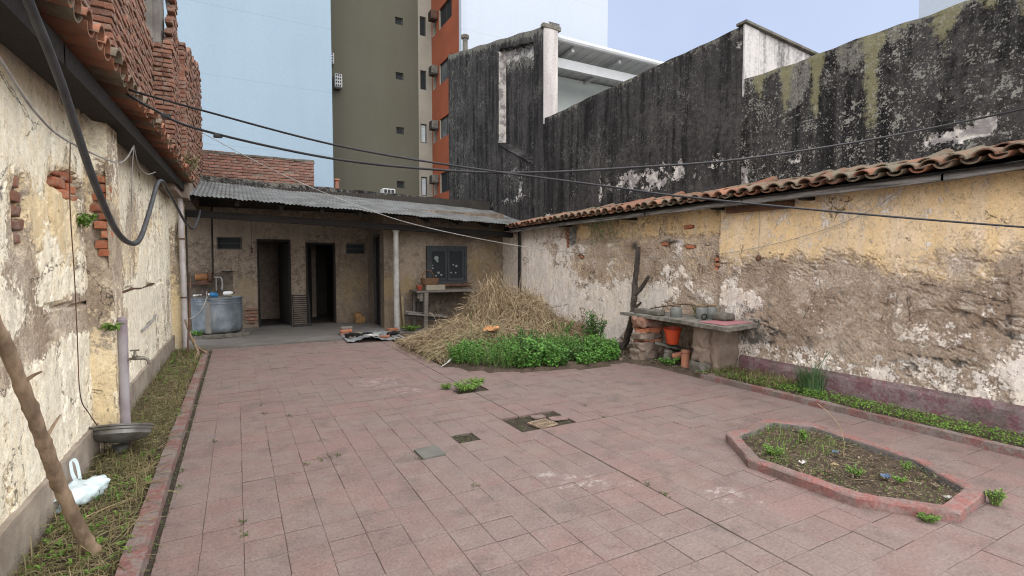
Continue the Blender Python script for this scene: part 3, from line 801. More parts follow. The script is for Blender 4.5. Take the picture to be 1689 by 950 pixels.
# ------------------------------------------------------------------ left wall
lw = thing('courtyard_wall', 'long peeling whitewashed wall with pilasters along the left side of the patio', 'wall', (-1.0, 5.0, 0))
def left_fn(U, Z):
    n1 = fbm(U*1.6, Z*1.6, 21); n2 = fbm(U*5, Z*5, 31); n3 = fbm(U*14, Z*14, 41, 4)
    nv = fbm(U*6, Z*1.5, 51)
    white = 0.50 + 0.9*(n1-0.5) + 0.9*(nv-0.5) + 0.25
    # bare grey cement band with the pipe chase, washed bare area at the top near the pilaster
    band = np.clip(1 - np.abs(Z - (1.06 + 0.10*np.sin(U*1.7) + 0.14*(n1-0.5))) / 0.17, 0, 1)
    white -= 1.2*band*(U < 6.5)
    white -= 0.9*blob(U, Z, 4.45, 1.85, 0.55, 0.35)
    white -= 0.8*blob(U, Z, 3.65, 1.72, 0.22, 0.4)
    white -= 0.6*blob(U, Z, 6.6, 1.55, 0.8, 0.35)
    white -= 0.35*blob(U, Z, 7.8, 2.0, 1.6, 0.3)
    white += 0.55*blob(U, Z, 3.3, 2.2, 0.7, 0.5) + 0.5*blob(U, Z, 4.0, 0.7, 0.9, 0.35) + 0.5*blob(U, Z, 4.2, 1.5, 0.4, 0.2)
    white += 0.4*blob(U, Z, 7.3, 1.0, 1.2, 0.4) + 0.3*blob(U, Z, 7.6, 1.75, 0.6, 0.25)
    cream = 0.36 + 1.0*(fbm(U*2.2, Z*1.4, 61)-0.5) + 0.45*blob(U, Z, 4.2, 1.65, 0.35, 0.4) + 0.45*blob(U, Z, 3.4, 2.3, 0.5, 0.3) + 0.4*blob(U, Z, 3.2, 0.6, 0.5, 0.5) - 0.9*band
    cream += 0.4*blob(U, Z, 5.6, 2.3, 0.9, 0.25) + 0.3*blob(U, Z, 9.0, 1.8, 1.5, 0.4)
    stain = 0.9*np.clip(fbm(U*2.5, Z*0.7, 71)-0.60, 0, 1) + 0.28*blob(U, Z, 3.35, 1.75, 0.3, 0.5)*n2 + 0.35*sst(2.35, 2.6, Z)*nv  # last term darkens the wall towards its top
    h = 0.006*(n2-0.5) + 0.008*(n3-0.5) + 0.02*(n1-0.5)
    pl = sst(0.35, 0.6, white + 0.9*(n3-0.5) + 0.5*(n2-0.5))
    h += 0.007*pl
    er = 1 - np.abs(2*fbm(U*7 + 0.8*n1, Z*2.0 + 1.5*n2, 233, 4) - 1)
    er = sst(0.88, 0.99, er)*sst(0.48, 0.6, fbm(U*1.6, Z*1.2, 234))
    h -= 0.010*er; stain = stain + 0.45*er
    # chases and holes
    ch = np.clip(1 - np.abs(Z - (1.215 + 0.02*np.sin(U*5) + 0.02*(n2-0.5))) / 0.022, 0, 1) * ((fbm(U*1.4, Z*0, 81) > 0.47) & (U > 3.3))
    h -= 0.045*ch
    for (cu, cz, ru, rz, d) in ((4.55, 2.03, 0.34, 0.10, 0.07), (3.62, 1.75, 0.10, 0.26, 0.05), (8.35, 0.80, 0.12, 0.035, 0.07), (7.9, 0.73, 0.35, 0.02, 0.03), (4.15,1.88,0.05,0.2,0.03)):
        m = np.clip(1 - np.sqrt(((U-cu)/ru)**2 + ((Z-cz)/rz)**2) + 0.9*(n2-0.5), 0, 0.35) / 0.35
        h -= d*m; stain += 0.25*m*(d > 0.045)  # deeper holes get a darker tone as well
    moss = 0.5*blob(U, Z, 4.3, 1.75, 0.2, 0.15)*n2 + 0.5*np.clip(0.45-Z, 0, 1)*n1
    return h, full_attrs(U, white=white, cream=cream, stain=stain, moss=moss)
relief('plaster', 'x', -1.0, 1, 0.4, 10.6, 0.24, 2.75, 0.022, left_fn, M_leftwall, lw, thick=0.14)
b = MB(); b.box((-1.5, 0.4, -0.1), (-1.12, 10.6, 2.75)); b.build('masonry', M_mortar, lw)
# plinth course
def plinth_fn(U, Z):
    h = 0.012*(fbm(U*6, Z*6, 91)-0.5) + 0.01*(fbm(U*2, Z*1, 92)-0.5)
    return h, full_attrs(U)
relief('plinth', 'x', -0.965, 1, 0.4, 10.6, -0.05, 0.27, 0.05, plinth_fn, M_plinthL, lw, thick=0.08)
# pilasters
def pil(y0, y1, xf, z1, seed):
    def ffn(U, Z):
        n2 = fbm(U*6+seed, Z*3, 31+seed); h = 0.006*(n2-0.5) + 0.006*(fbm(U*15, Z*15, 41+seed)-0.5)
        w = 0.55 + 0.9*(fbm(U*3, Z*1.6, 22+seed)-0.5) - 0.7*blob(U, Z, (y0+y1)/2, 1.6, 0.5, 0.4)
        return h, full_attrs(U, white=w, cream=0.4 + (n2-0.5), stain=0.2*sst(0.3, 0.0, Z))
    p = relief('pilaster', 'x', xf, 1, y0, y1, -0.05, z1, 0.03, ffn, M_leftwall, lw, thick=0.02)
    def sfn(U, Z):
        n2 = fbm(U*9+seed, Z*5, 33+seed); n3 = fbm(U*21, Z*21, 43)
        brk = blob(U, Z, xf-0.03, 1.86, 0.08, 0.34)
        h = 0.008*(n2-0.5) + 0.008*(n3-0.5) - 0.07*sst(0.25, 0.6, brk + 0.5*(n2-0.5))
        w = 0.34 + 0.9*(fbm(U*5, Z*1.8, 24+seed)-0.5) + 0.6*blob(U, Z, -0.92, 2.45, 0.2, 0.22) - 0.5*blob(U, Z, -0.92, 1.2, 0.3, 0.4)
        c = 0.36 + (fbm(U*4, Z*1.5, 25+seed)-0.5) + 0.4*blob(U, Z, -0.92, 0.5, 0.2, 0.35)
        return h, full_attrs(U, white=w, cream=c, stain=0.25*brk*n2 + 0.3*blob(U, Z, -0.98, 0.3, 0.08, 0.3))  # broken patch and the inner corner at the foot are darkened
    b_ = MB(); b_.box((-1.1, y0+0.09, -0.05), (xf-0.025, y1, z1-0.01)); b_.build('pilaster_core', M_mortar, lw)
    relief('pilaster_side', 'y', y0, -1, -1.01, xf-0.003, -0.05, z1, 0.018, sfn, M_leftwall, lw, thick=0.10)
pil(4.93, 5.30, -0.845, 2.62, 1)
pil(10.42, 10.9, -0.80, 2.72, 7)
# bricks that show where the plaster fell off
def brick_piece(name, par, c, s, mat, rot=(0,0,0), seed=0):
    b = MB(); b.rough((c[0]-s[0]/2, c[1]-s[1]/2, c[2]-s[2]/2), (c[0]+s[0]/2, c[1]+s[1]/2, c[2]+s[2]/2), 0.035, 0.014, seed)
    return smooth_by_angle(b.build(name, mat, par), 50)
k = 0
for (y, z, L) in ((4.33,2.10,0.2),(4.56,2.09,0.22),(4.40,2.03,0.22),(4.66,2.02,0.2),(4.50,1.965,0.2),(4.76,1.95,0.14)):
    k += 1; brick_piece('brick', lw, (-1.052, y, z), (0.09, L+0.02, 0.062), M_brickbr, seed=k)
for i in range(9):
    k += 1; z = 2.14 - i*0.070
    wdt = (0.12, 0.06, 0.10, 0.13, 0.07, 0.11, 0.06, 0.10, 0.08)[i]
    brick_piece('brick', lw, (-0.86 - wdt/2 + 0.012, 4.976, z), (wdt, 0.085, 0.062), M_brickbr, seed=k)
for i in range(5):
    k += 1; brick_piece('brick', lw, (-1.058, 3.60 + 0.03*(i % 2), 1.92 - i*0.072), (0.09, 0.17, 0.062), M_brick, seed=k)
# old pipe left in the chase
b = MB(); b.tube([(-0.995, y, 1.215 + 0.012*math.sin(y*4)) for y in (5.5,5.9,6.3,6.8,7.3,7.9,8.4)], 0.012, 6); b.build('pipe_stub', M_rust, lw)
b = MB(); b.tube([(-0.985, y, z) for y, z in ((7.2,0.715),(7.6,0.725),(8.1,0.75),(8.4,0.80))], 0.016, 6); b.build('pipe_stub', M_wire, lw)
# eave: wall plate, boards and barrel tiles
def eavez(y): return 2.47 + (y - 2.2) * 0.040 if y < 5 else 2.582 + (y-5)*0.028
b = MB()
for a, c in ((0.6,3.4),(3.38,6.4),(6.38,9.0),(8.98,10.7)):
    za, zc = eavez(a), eavez(c)
    b.add([(-0.93,a,za+0.00),(-0.74,a,za-0.02),(-0.74,a,za+0.09),(-0.93,a,za+0.11),(-0.93,c,zc+0.00),(-0.74,c,zc-0.02),(-0.74,c,zc+0.09),(-0.93,c,zc+0.11)],
          [(0,1,2,3),(7,6,5,4),(0,4,5,1),(1,5,6,2),(2,6,7,3),(3,7,4,0)])
b.build('eave_beam', M_sootwood, lw)
b = MB()
b.add([(-1.2,0.6,eavez(.6)+0.17),(-0.75,0.6,eavez(.6)+0.092),(-0.75,10.7,eavez(10.7)+0.092),(-1.2,10.7,eavez(10.7)+0.17),(-1.2,0.6,eavez(.6)+0.19),(-0.75,0.6,eavez(.6)+0.112),(-0.75,10.7,eavez(10.7)+0.112),(-1.2,10.7,eavez(10.7)+0.19)],
      [(0,1,2,3),(7,6,5,4),(0,4,5,1),(1,5,6,2),(2,6,7,3),(3,7,4,0)])
b.build('eave_board', M_sootwood, lw)
def barrel(r0, r1, L, t, up=True, n=9):
    """half-round clay tile, along +X, thickness t; up = cover, else channel"""
    vs = []; fs = []; K = 5
    for ki in range(K):
        f = ki/(K-1); r = r0 + (r1-r0)*f; x = L*f
        for rr in (r, r - t):
            for i in range(n):
                a = math.pi*(0.02 + 0.96*i/(n-1))
                y = rr*math.cos(a); z = rr*math.sin(a)*0.78
                vs.append((x, y, z if up else -z))
    row = 2*n
    for ki in range(K-1):
        for i in range(n-1):
            o = ki*row
            fs.append((o+i, o+i+1, o+row+i+1, o+row+i)); fs.append((o+n+i+1, o+n+i, o+row+n+i, o+row+n+i+1))
        o = ki*row
        fs.append((o, o+row, o+row+n, o+n)); fs.append((o+n-1, o+2*n-1, o+row+2*n-1, o+row+n-1))
    for o in (0, (K-1)*row):
        for i in range(n-1): fs.append((o+i, o+n+i, o+n+i+1, o+i+1))
    b = MB(); b.add(vs, fs); me = b.mesh('roof_tile', smooth=True)
    try: me.set_sharp_from_angle(angle=R(45))
    except Exception: pass
    me.materials.append(M_rtile); return me
COVER = barrel(0.088, 0.072, 0.46, 0.014, True)
PAN = barrel(0.074, 0.090, 0.46, 0.014, False)
y = 1.2
while y < 10.4:
    z = eavez(y)
    inst('roof_tile', PAN, lw, (-0.62 + random.uniform(-0.012,0.012), y, z + 0.185), (random.gauss(0,0.03), R(-9)+random.gauss(0,0.02), math.pi + random.gauss(0,0.03)))
    if random.random() > 0.05:
        inst('roof_tile', COVER, lw, (-0.60 + random.uniform(-0.02,0.02), y + 0.097, z + 0.165), (random.gauss(0,0.05), R(-9)+random.gauss(0,0.03), math.pi + random.gauss(0,0.05)))
    y += 0.194
# ------------------------------------------------------------------ raw brick wall above the left eave
def brick_mesh(L, H, D, mat, seed, amp=0.004):
    b = MB(); c = 0.006
    b.bbox((-L/2,-D/2,-H/2),(L/2,D/2,H/2), c)
    b.v = [(p[0]+mnoise.noise(Vector(p)*9+Vector((seed,0,0)))*amp*1.5, p[1]+mnoise.noise(Vector(p)*9+Vector((0,seed,0)))*amp, p[2]+mnoise.noise(Vector(p)*9+Vector((0,0,seed)))*amp) for p in b.v]
    me = b.mesh('brick'); me.materials.append(mat); return me
def brick_field(par, axis, plane, sgn, u0, u1, z0, z1, mesh_list, out, L=0.23, H=0.052, D=0.10, jz=0.068, ztop=None, opens=(), miss=0.02, proud=0.012):
    row = 0; z = z0 + H/2
    while z < z1:
        off = (L+0.014)/2 if row % 2 else 0
        u = u0 - off
        while u < u1:
            a = max(u, u0); c = min(u+L, u1); uc = (a+c)/2
            if c - a > 0.05 and (ztop is None or z < ztop(uc)) and random.random() > miss and not any(o[0]<uc<o[1] and o[2]<z<o[3] for o in opens):
                d = plane + sgn*(random.uniform(-proud, proud*0.6) - D/2 + 0.012)
                loc = (d, uc, z) if axis == 'x' else (uc, d, z)
                rot = (random.gauss(0,0.015), random.gauss(0,0.015), (math.pi/2 if axis == 'x' else 0) + random.gauss(0,0.02))
                out.append((loc, rot, (c-a)/L, random.choice(mesh_list)))
            u += L + 0.014
        z += jz; row += 1
def place_bricks(par, lst, limit, mat):
    cl = Vector((0,0,1.5))
    def key(t):
        p = Vector(t[0]) - cl
        return p.length
    lst.sort(key=key)
    for loc, rot, sx, me in lst[:limit]:
        inst('brick', me, par, loc, rot, (sx,1,1))
    if len(lst) > limit:
        b = MB()
        for loc, rot, sx, me in lst[limit:]:
            M = Matrix.Translation(loc) @ Euler(rot).to_matrix().to_4x4() @ Matrix.Diagonal((sx,1,1,1))
            b.add([M @ v.co for v in me.vertices], [tuple(p.vertices) for p in me.polygons])
        o = b.build('brickwork', mat, par); o['kind'] = 'stuff'

BR = [brick_mesh(0.23, 0.052, 0.10, M_brick, s) for s in range(6)]
bw = thing('brick_ruin_wall', 'tall raw red brick party wall with stepped piers rising above the left tiled eave', 'wall', (-1.1, 8.0, 2.7))
lst = []
brick_field(bw, 'x', -1.15, 1, 2.0, 6.2, 2.74, 7.2, BR, lst)
brick_field(bw, 'y', 6.2, -1, -1.15, -1.0, 2.9, 7.2, BR, lst, miss=0.06, proud=0.02)
winop = [(8.42, 9.1, 4.72, 9.0)]
brick_field(bw, 'x', -1.0, 1, 6.2, 9.1, 2.9, 7.2, BR, lst, opens=[(8.40,9.12,4.72,9.0)])
brick_field(bw, 'y', 9.1, -1, -1.0, -0.77, 2.8, 4.70, BR, lst, miss=0.05, proud=0.02)
brick_field(bw, 'x', -0.77, 1, 9.1, 10.2, 2.8, 7.2, BR, lst, ztop=lambda u: 4.72 + (u-9.1)*1.2)
brick_field(bw, 'y', 10.2, -1, -0.77, -0.685, 2.9, 5.02, BR, lst, miss=0.05, proud=0.02)
brick_field(bw, 'x', -0.685, 1, 10.2, 15.0, 3.0, 7.2, BR, lst, ztop=lambda u: 5.05 + (u-10.2)*0.26 + 0.12*math.sin(u*5), proud=0.02)
place_bricks(bw, lst, 280, M_brick)
b = MB()
b.box((-1.6, 2.0, 2.6), (-1.160, 6.185, 7.2)); b.box((-1.6, 6.22, 2.6), (-1.010, 8.40, 7.2))
b.box((-1.6, 8.40, 2.6), (-1.010, 9.115, 4.72)); b.box((-1.6, 9.13, 2.6), (-0.780, 10.212, 4.75))
b.add([(-1.6,10.22,2.6),(-0.695,10.212,2.6),(-0.695,15.0,2.6),(-1.6,15.0,2.6),(-1.6,10.22,5.05),(-0.695,10.212,5.0),(-0.695,15.0,6.25),(-1.6,15.0,6.3)],
      [(3,2,1,0),(4,5,6,7),(0,1,5,4),(1,2,6,5),(2,3,7,6),(3,0,4,7)])
b.build('mortar_core', M_mortar, bw)
b = MB()      # plastered reveal of the opening at the top
b.box((-1.58, 9.08, 4.74), (-0.985, 9.13, 7.2)); b.box((-1.58,9.10,4.70),(-0.90,9.7,5.9))
b.build('window_reveal', M_concrete, bw)
b = MB(); b.tube([(-0.90,9.72,5.92),(-0.86,10.0,5.55),(-0.80,10.25,5.10)], 0.03, 6); b.build('ridge_flashing', M_greywood, bw)

# ------------------------------------------------------------------ back brick wall, beyond the veranda
bb = thing('brick_wall', 'low weathered red brick wall behind the veranda roof, in front of the white tower', 'wall', (0.6, 15.3, 0))
BF = [brick_mesh(0.235, 0.056, 0.11, M_brickfar, s+20) for s in range(5)]
lst = []
brick_field(bb, 'y', 15.0, -1, -0.68, 1.92, 3.40, 4.31, BF, lst, L=0.235, H=0.056, jz=0.073, ztop=lambda u: 4.33 - (u+0.68)*0.025, opens=[(1.55,1.66,3.62,3.76),(0.25,0.35,3.42,3.48)])
place_bricks(bb, lst, 300, M_brickfar)
b = MB(); b.box((-0.69, 15.008, 0.0), (1.93, 15.28, 4.25)); b.build('mortar_core', M_mortar, bb)
b = MB(); b.rough((-0.72,14.97,4.24),(1.95,15.3,4.31),0.1,0.02,3); b.build('coping', M_stone, bb)

# ------------------------------------------------------------------ veranda house at the back
vh = thing('veranda_house', 'low old plastered outbuilding with veranda, two dark doorways and corrugated iron roof', 'building', (2.5, 12.5, 0))
D1 = (0.42, 1.14, 0.0, 2.06); D2 = (1.47, 2.16, 0.0, 2.0); V1 = (-0.38, 0.12, 1.81, 2.09); V2 = (2.41, 2.87, 1.73, 1.99)
BOP = [D1, D2, V1, V2]
def back_fn(U, Z):
    n1 = fbm(U*1.3, Z*1.3, 121); n2 = fbm(U*5, Z*5, 122); n3 = fbm(U*15, Z*15, 123)
    white = 0.42 + 0.8*(n1-0.5) + 0.35*blob(U, Z, 0.5, 2.3, 1.6, 0.3) + 0.25*blob(U,Z,1.3,1.3,0.2,1.0)
    cream = 0.30 + 0.7*(fbm(U*1.7, Z*1.7, 124)-0.5) + 0.4*blob(U, Z, 0.25, 0.85, 0.35, 0.35) + 0.3*blob(U, Z, 2.55, 1.0, 0.4, 0.35)
    white = white - 0.5*blob(U, Z, 2.5, 0.5, 0.6, 0.9)
    stain = 0.15*sst(2.2, 2.6, Z)*n1 + 0.45*blob(U, Z, 2.6, 1.62, 0.3, 0.16)*n2 + 0.62*sst(-0.05,-0.09,U+0.03*(n3-0.5))*sst(0.7,0.75,Z)*sst(1.32,1.28,Z+0.05*(n2-0.5))  # first term darkens the wall towards its top
    h = (0.006*(n3-0.5) + 0.01*(n2-0.5))*zeros_near(U, Z, BOP)
    brk = blob(U, Z, 0.27, 0.3, 0.2, 0.28)
    h -= 0.02*sst(0.4, 0.7, brk)*zeros_near(U, Z, BOP)
    return h, full_attrs(U, white=white, cream=cream, stain=stain)
relief('wall', 'y', 13.2, -1, -0.93, 2.96, 0.0, 2.75, 0.03, back_fn, M_backwall, vh, opens=BOP, thick=0.25)
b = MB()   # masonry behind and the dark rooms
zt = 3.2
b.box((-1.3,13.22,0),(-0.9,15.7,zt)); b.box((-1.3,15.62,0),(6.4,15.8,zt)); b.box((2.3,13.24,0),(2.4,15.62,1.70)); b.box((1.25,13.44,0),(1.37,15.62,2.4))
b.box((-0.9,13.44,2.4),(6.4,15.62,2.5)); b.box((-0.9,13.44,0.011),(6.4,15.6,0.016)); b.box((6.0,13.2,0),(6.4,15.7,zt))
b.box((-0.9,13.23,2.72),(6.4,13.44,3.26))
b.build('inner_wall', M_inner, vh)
# brick corner at the foot of the first doorway
for i in range(5):
    k += 1; brick_piece('brick', vh, (0.27 + 0.02*(i%2), 13.195, 0.14 + i*0.075), (0.24, 0.05, 0.055), M_brick, seed=k)
# right-hand room
WIN = (3.97, 4.95, 1.04, 1.89)
def rr_fn(U, Z):
    n1 = fbm(U*1.3, Z*1.3, 141); n2 = fbm(U*5, Z*5, 142); n3 = fbm(U*15, Z*15, 143)
    white = 0.46 + 0.7*(n1-0.5) + 0.25*blob(U, Z, 3.6, 1.5, 0.5, 0.8) - 0.7*blob(U,Z,3.7,0.4,0.7,0.6) - 0.8*blob(U,Z,5.3,1.0,0.4,0.4)
    cream = 0.30 + 0.8*(fbm(U*1.7, Z*1.7, 144)-0.5) + 0.5*blob(U, Z, 3.3, 0.95, 0.5, 0.25) + 0.4*blob(U, Z, 5.4, 1.5, 0.4, 0.4)
    stain = 0.45*blob(U, Z, 5.85, 1.3, 0.25, 1.2)*n2 + 0.2*sst(2.1, 2.6, Z)*n1 + 0.5*blob(U,Z,4.4,0.5,0.8,0.4)  # darker at the right corner, towards the top and behind the bench
    h = (0.006*(n3-0.5) + 0.012*(n2-0.5))*zeros_near(U, Z, [WIN])
    return h, full_attrs(U, white=white, cream=cream, stain=stain)
relief('wall', 'y', 11.6, -1, 2.95, 6.02, 0.0, 2.75, 0.03, rr_fn, M_backwall, vh, opens=[WIN], thick=0.2)
SD = (11.93, 12.55, 0.0, 2.17)
def sd_fn(U, Z):
    h = 0.01*(fbm(U*5, Z*5, 152)-0.5)*zeros_near(U, Z, [SD])
    return h, full_attrs(U, white=0.4+0.7*(fbm(U*1.5,Z*1.5,153)-0.5), cream=0.3+0.7*(fbm(U*2,Z*2,154)-0.5))
relief('wall', 'x', 2.95, -1, 11.605, 13.2, 0.0, 2.75, 0.04, sd_fn, M_backwall, vh, opens=[SD], thick=0.15)
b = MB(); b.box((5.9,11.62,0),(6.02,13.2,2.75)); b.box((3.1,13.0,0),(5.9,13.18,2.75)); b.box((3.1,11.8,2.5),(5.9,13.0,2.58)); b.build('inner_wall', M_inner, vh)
# window of two leaves
win = MB()
x0, x1, z0, z1 = WIN
for (a, c) in (((x0-0.02,11.52,z0-0.03),(x0+0.05,11.60,z1+0.02)), ((x1-0.05,11.52,z0-0.03),(x1+0.02,11.60,z1+0.02)), ((x0+0.05,11.52,z1-0.05),(x1-0.05,11.60,z1+0.02)), ((x0+0.05,11.52,z0-0.03),(x1-0.05,11.60,z0+0.04))):
    win.box(a, c)
wf_ = win.build('window', M_winblue, vh)
for s in (0, 1):
    xa = x0 + 0.055 + s*0.44; xb = xa + 0.43
    lf = MB()
    lf.box((xa,11.535,z0+0.045),(xa+0.05,11.575,z1-0.055)); lf.box((xb-0.05,11.535,z0+0.045),(xb,11.575,z1-0.055))
    lf.box((xa+0.05,11.535,z1-0.105),(xb-0.05,11.575,z1-0.055)); lf.box((xa+0.05,11.535,z0+0.045),(xb-0.05,11.575,z0+0.10))
    lf.build('sash', M_winblue, wf_)
    g = MB(); g.box((xa+0.051,11.553,z0+0.101),(xb-0.051,11.558,z1-0.106)); g.build('pane', M_glassdark, wf_)
M_stick = simple('faded_sticker', (0.36,0.42,0.40), (0.25,0.3,0.3), 20, 0.7)
for (x, z, r) in ((4.19,1.62,0.055),(4.215,1.55,0.03),(4.10,1.38,0.02),(4.24,1.27,0.03),(4.31,1.22,0.025),(4.18,1.20,0.02),(4.62,1.46,0.022),(4.70,1.43,0.03),(4.56,1.27,0.02),(4.68,1.27,0.02),(4.10,1.45,0.015)):
    st = MB(); st.lathe([(r, 0), (r*0.9, 0.002)], 10, (x, 11.55, z), (R(90),0,0)); st.build('sticker', M_stick, wf_)   # paper stickers left on the panes
b = MB(); b.box((x0-0.04,11.46,z0-0.09),(x1+0.10,11.598,z0-0.032)); b.build('window_sill', M_rust, wf_)
# door frames, door leaf, vents
def frame(par, o, y, t=0.05, d=0.09, mat=M_sootwood):
    f = MB(); a, c, z0, z1 = o
    f.box((a,y-0.006,0.012),(a+t,y+d,z1)); f.box((c-t,y-0.006,0.012),(c,y+d,z1)); f.box((a+t,y-0.006,z1-t),(c-t,y+d,z1))
    return f.build('door_frame', mat, par)
frame(vh, D1, 13.2); frame(vh, D2, 13.2)
b = MB()
for i in range(5): b.bbox((0.0+i*0.118,-0.02,0.03),(0.115+i*0.118,0.02,1.98),0.004)
b.v = [(1.09 - p[0]*0.30, 13.30 + p[0]*0.92 + p[1]*0.3, p[2]) for p in b.v]
dl = b.build('door', M_sootwood, vh)
b = MB()
for i in range(4): b.bbox((0.0+i*0.148,-0.02,0.03),(0.145+i*0.148,0.02,1.93),0.004)
b.v = [(1.53 + p[0]*0.25, 13.30 + p[0]*0.95 - p[1]*0.3, p[2]) for p in b.v]
b.build('door', M_sootwood, vh)
for V in (V1, V2):
    f = MB(); a, c, z0, z1 = V
    f.box((a-0.0,13.19,z0),(a+0.025,13.26,z1)); f.box((c-0.025,13.19,z0),(c,13.26,z1)); f.box((a+0.025,13.19,z1-0.025),(c-0.025,13.26,z1)); f.box((a+0.025,13.19,z0),(c-0.025,13.26,z0+0.025))
    f.box((a+0.025,13.225,(z0+z1)/2-0.01),(c-0.025,13.24,(z0+z1)/2+0.01))
    vo = f.build('vent', M_darkframe, vh)
    g = MB(); g.box((a+0.03,13.262,z0+0.01),(c-0.03,13.268,z1-0.01)); g.build('pane', M_glassdark, vo)
f = MB()
f.box((2.935,11.93,0.012),(3.02,11.98,2.17)); f.box((2.935,12.50,0.012),(3.02,12.55,2.17)); f.box((2.935,11.98,2.12),(3.02,12.50,2.17)); f.build('door_frame', M_darkframe, vh)
b = MB(); b.box((2.99,11.985,0.02),(3.02,12.495,2.115)); b.build('door', M_sootwood, vh)
# roof frame
def ez(x): return 2.700 - 0.046*(x+0.54)
def bz(x): return 3.30 - 0.040*(x+0.61)
def roofz(x, y): return ez(x) + (bz(x)-ez(x))*(y-10.7)/2.6
bm_ = MB()
n = 16
for i in range(n):
    xa = -0.93 + i*(6.0+0.93)/n; xb = xa + (6.0+0.93)/n
    za = 2.475 - 0.033*(xa+0.74); zb = 2.475 - 0.033*(xb+0.74)
    bm_.add([(xa,11.03,za-0.125),(xa,11.17,za-0.125),(xa,11.17,za),(xa,11.03,za),(xb,11.03,zb-0.125),(xb,11.17,zb-0.125),(xb,11.17,zb),(xb,11.03,zb)],
            [(0,1,2,3),(7,6,5,4),(0,4,5,1),(1,5,6,2),(2,6,7,3),(3,7,4,0)])
bm_.build('beam', M_sootwood, vh)
x = -0.70
while x < 5.95:
    r = MB(); z0 = roofz(x, 10.74) - 0.03; z1 = roofz(x, 13.25) - 0.03
    hgt = 0.10
    r.add([(x-0.035,10.74,z0-hgt),(x+0.035,10.74,z0-hgt),(x+0.035,10.74,z0),(x-0.035,10.74,z0),(x-0.035,13.25,z1-hgt),(x+0.035,13.25,z1-hgt),(x+0.035,13.25,z1),(x-0.035,13.25,z1)],
          [(0,1,2,3),(7,6,5,4),(0,4,5,1),(1,5,6,2),(2,6,7,3),(3,7,4,0)])
    r.build('rafter', M_sootwood, vh)
    x += 0.74
r = MB()
for yy in (10.78, 11.6, 12.5):
    r.add([(xx, yy+dy, roofz(xx, yy)+dz) for xx in (-0.7, 6.0) for dy, dz in ((0,-0.035),(0.05,-0.035),(0.05,-0.012),(0,-0.012))],
          [(0,1,2,3),(7,6,5,4),(0,4,5,1),(1,5,6,2),(2,6,7,3),(3,7,4,0)])
r.build('batten', M_sootwood, vh)
# corrugated sheets
x = -0.80; si = 0
while x < 6.35:
    wd = 0.86; y0 = 10.58 + random.uniform(-0.04, 0.05); y1 = 13.34
    nu = 12*8; nv = 8; vs = []; fs = []
    tilt = random.uniform(-0.012, 0.012)
    for j in range(nv+1):
        yy = y0 + (y1-y0)*j/nv
        for i in range(nu+1):
            xx = min(x + wd*i/nu, 6.49)
            edge = (1 - j/nv)**3
            zz = roofz(xx, yy) + 0.010 + 0.008*math.sin(2*math.pi*i/8) + 0.007*(si % 2) + tilt*(i/nu-0.5)*edge + 0.018*mnoise.noise(Vector((xx*2.2, yy*1.3, 3.3))) + 0.02*edge*mnoise.noise(Vector((xx*5, 0, 9.3)))
            vs.append((xx, yy, zz))
    for j in range(nv):
        for i in range(nu):
            a = j*(nu+1)+i; fs.append((a, a+1, a+nu+2, a+nu+1))
    s_ = MB(); s_.add(vs, fs); s_.build('roof_sheet', M_galv, vh, smooth=True)
    x += 0.80; si += 1
# parapet behind the roof, dark weathered
def par_fn(U, Z):
    n1 = fbm(U*3, Z*3, 161); h = 0.02*(n1-0.5) + 0.015*(fbm(U*12, Z*12, 162)-0.5)
    return h, full_attrs(U, grey=0.35+0.8*(fbm(U*2,Z*6,163)-0.5)+0.4*sst(3.3,3.5,Z), spots=0.5+0*U, moss=0.3*n1)
relief('parapet', 'y', 13.32, -1, -0.68, 6.48, 2.9, 3.44, 0.05, par_fn, M_dark, vh, thick=0.22, top=lambda u: 3.44 - 0.029*(u+0.55) + 0.01*math.sin(u*7))
b = MB(); b.tube([(2.31,13.7,3.2),(2.31,13.7,3.62)], 0.05, 8); b.lathe([(0.075,0),(0.07,0.04)], 10, (2.31,13.7,3.61)); b.build('chimney_pot', M_terra, vh)
# column
col = MB()
col.lathe([(0.085,0.0),(0.085,0.05),(0.066,0.07),(0.064,0.6),(0.066,1.2),(0.060,1.9),(0.056,2.17),(0.075,2.185),(0.08,2.21),(0.075,2.235),(0.062,2.245)], 16, (3.11,11.16,0.0))
col.v = [(p[0] + 0.004*mnoise.noise(Vector(p)*4), p[1], p[2]) for p in col.v]
smooth_by_angle(col.build('column', M_col, vh), 40)
b = MB(); b.box((-0.20,11.05,2.30),(-0.02,11.12,2.42)); 
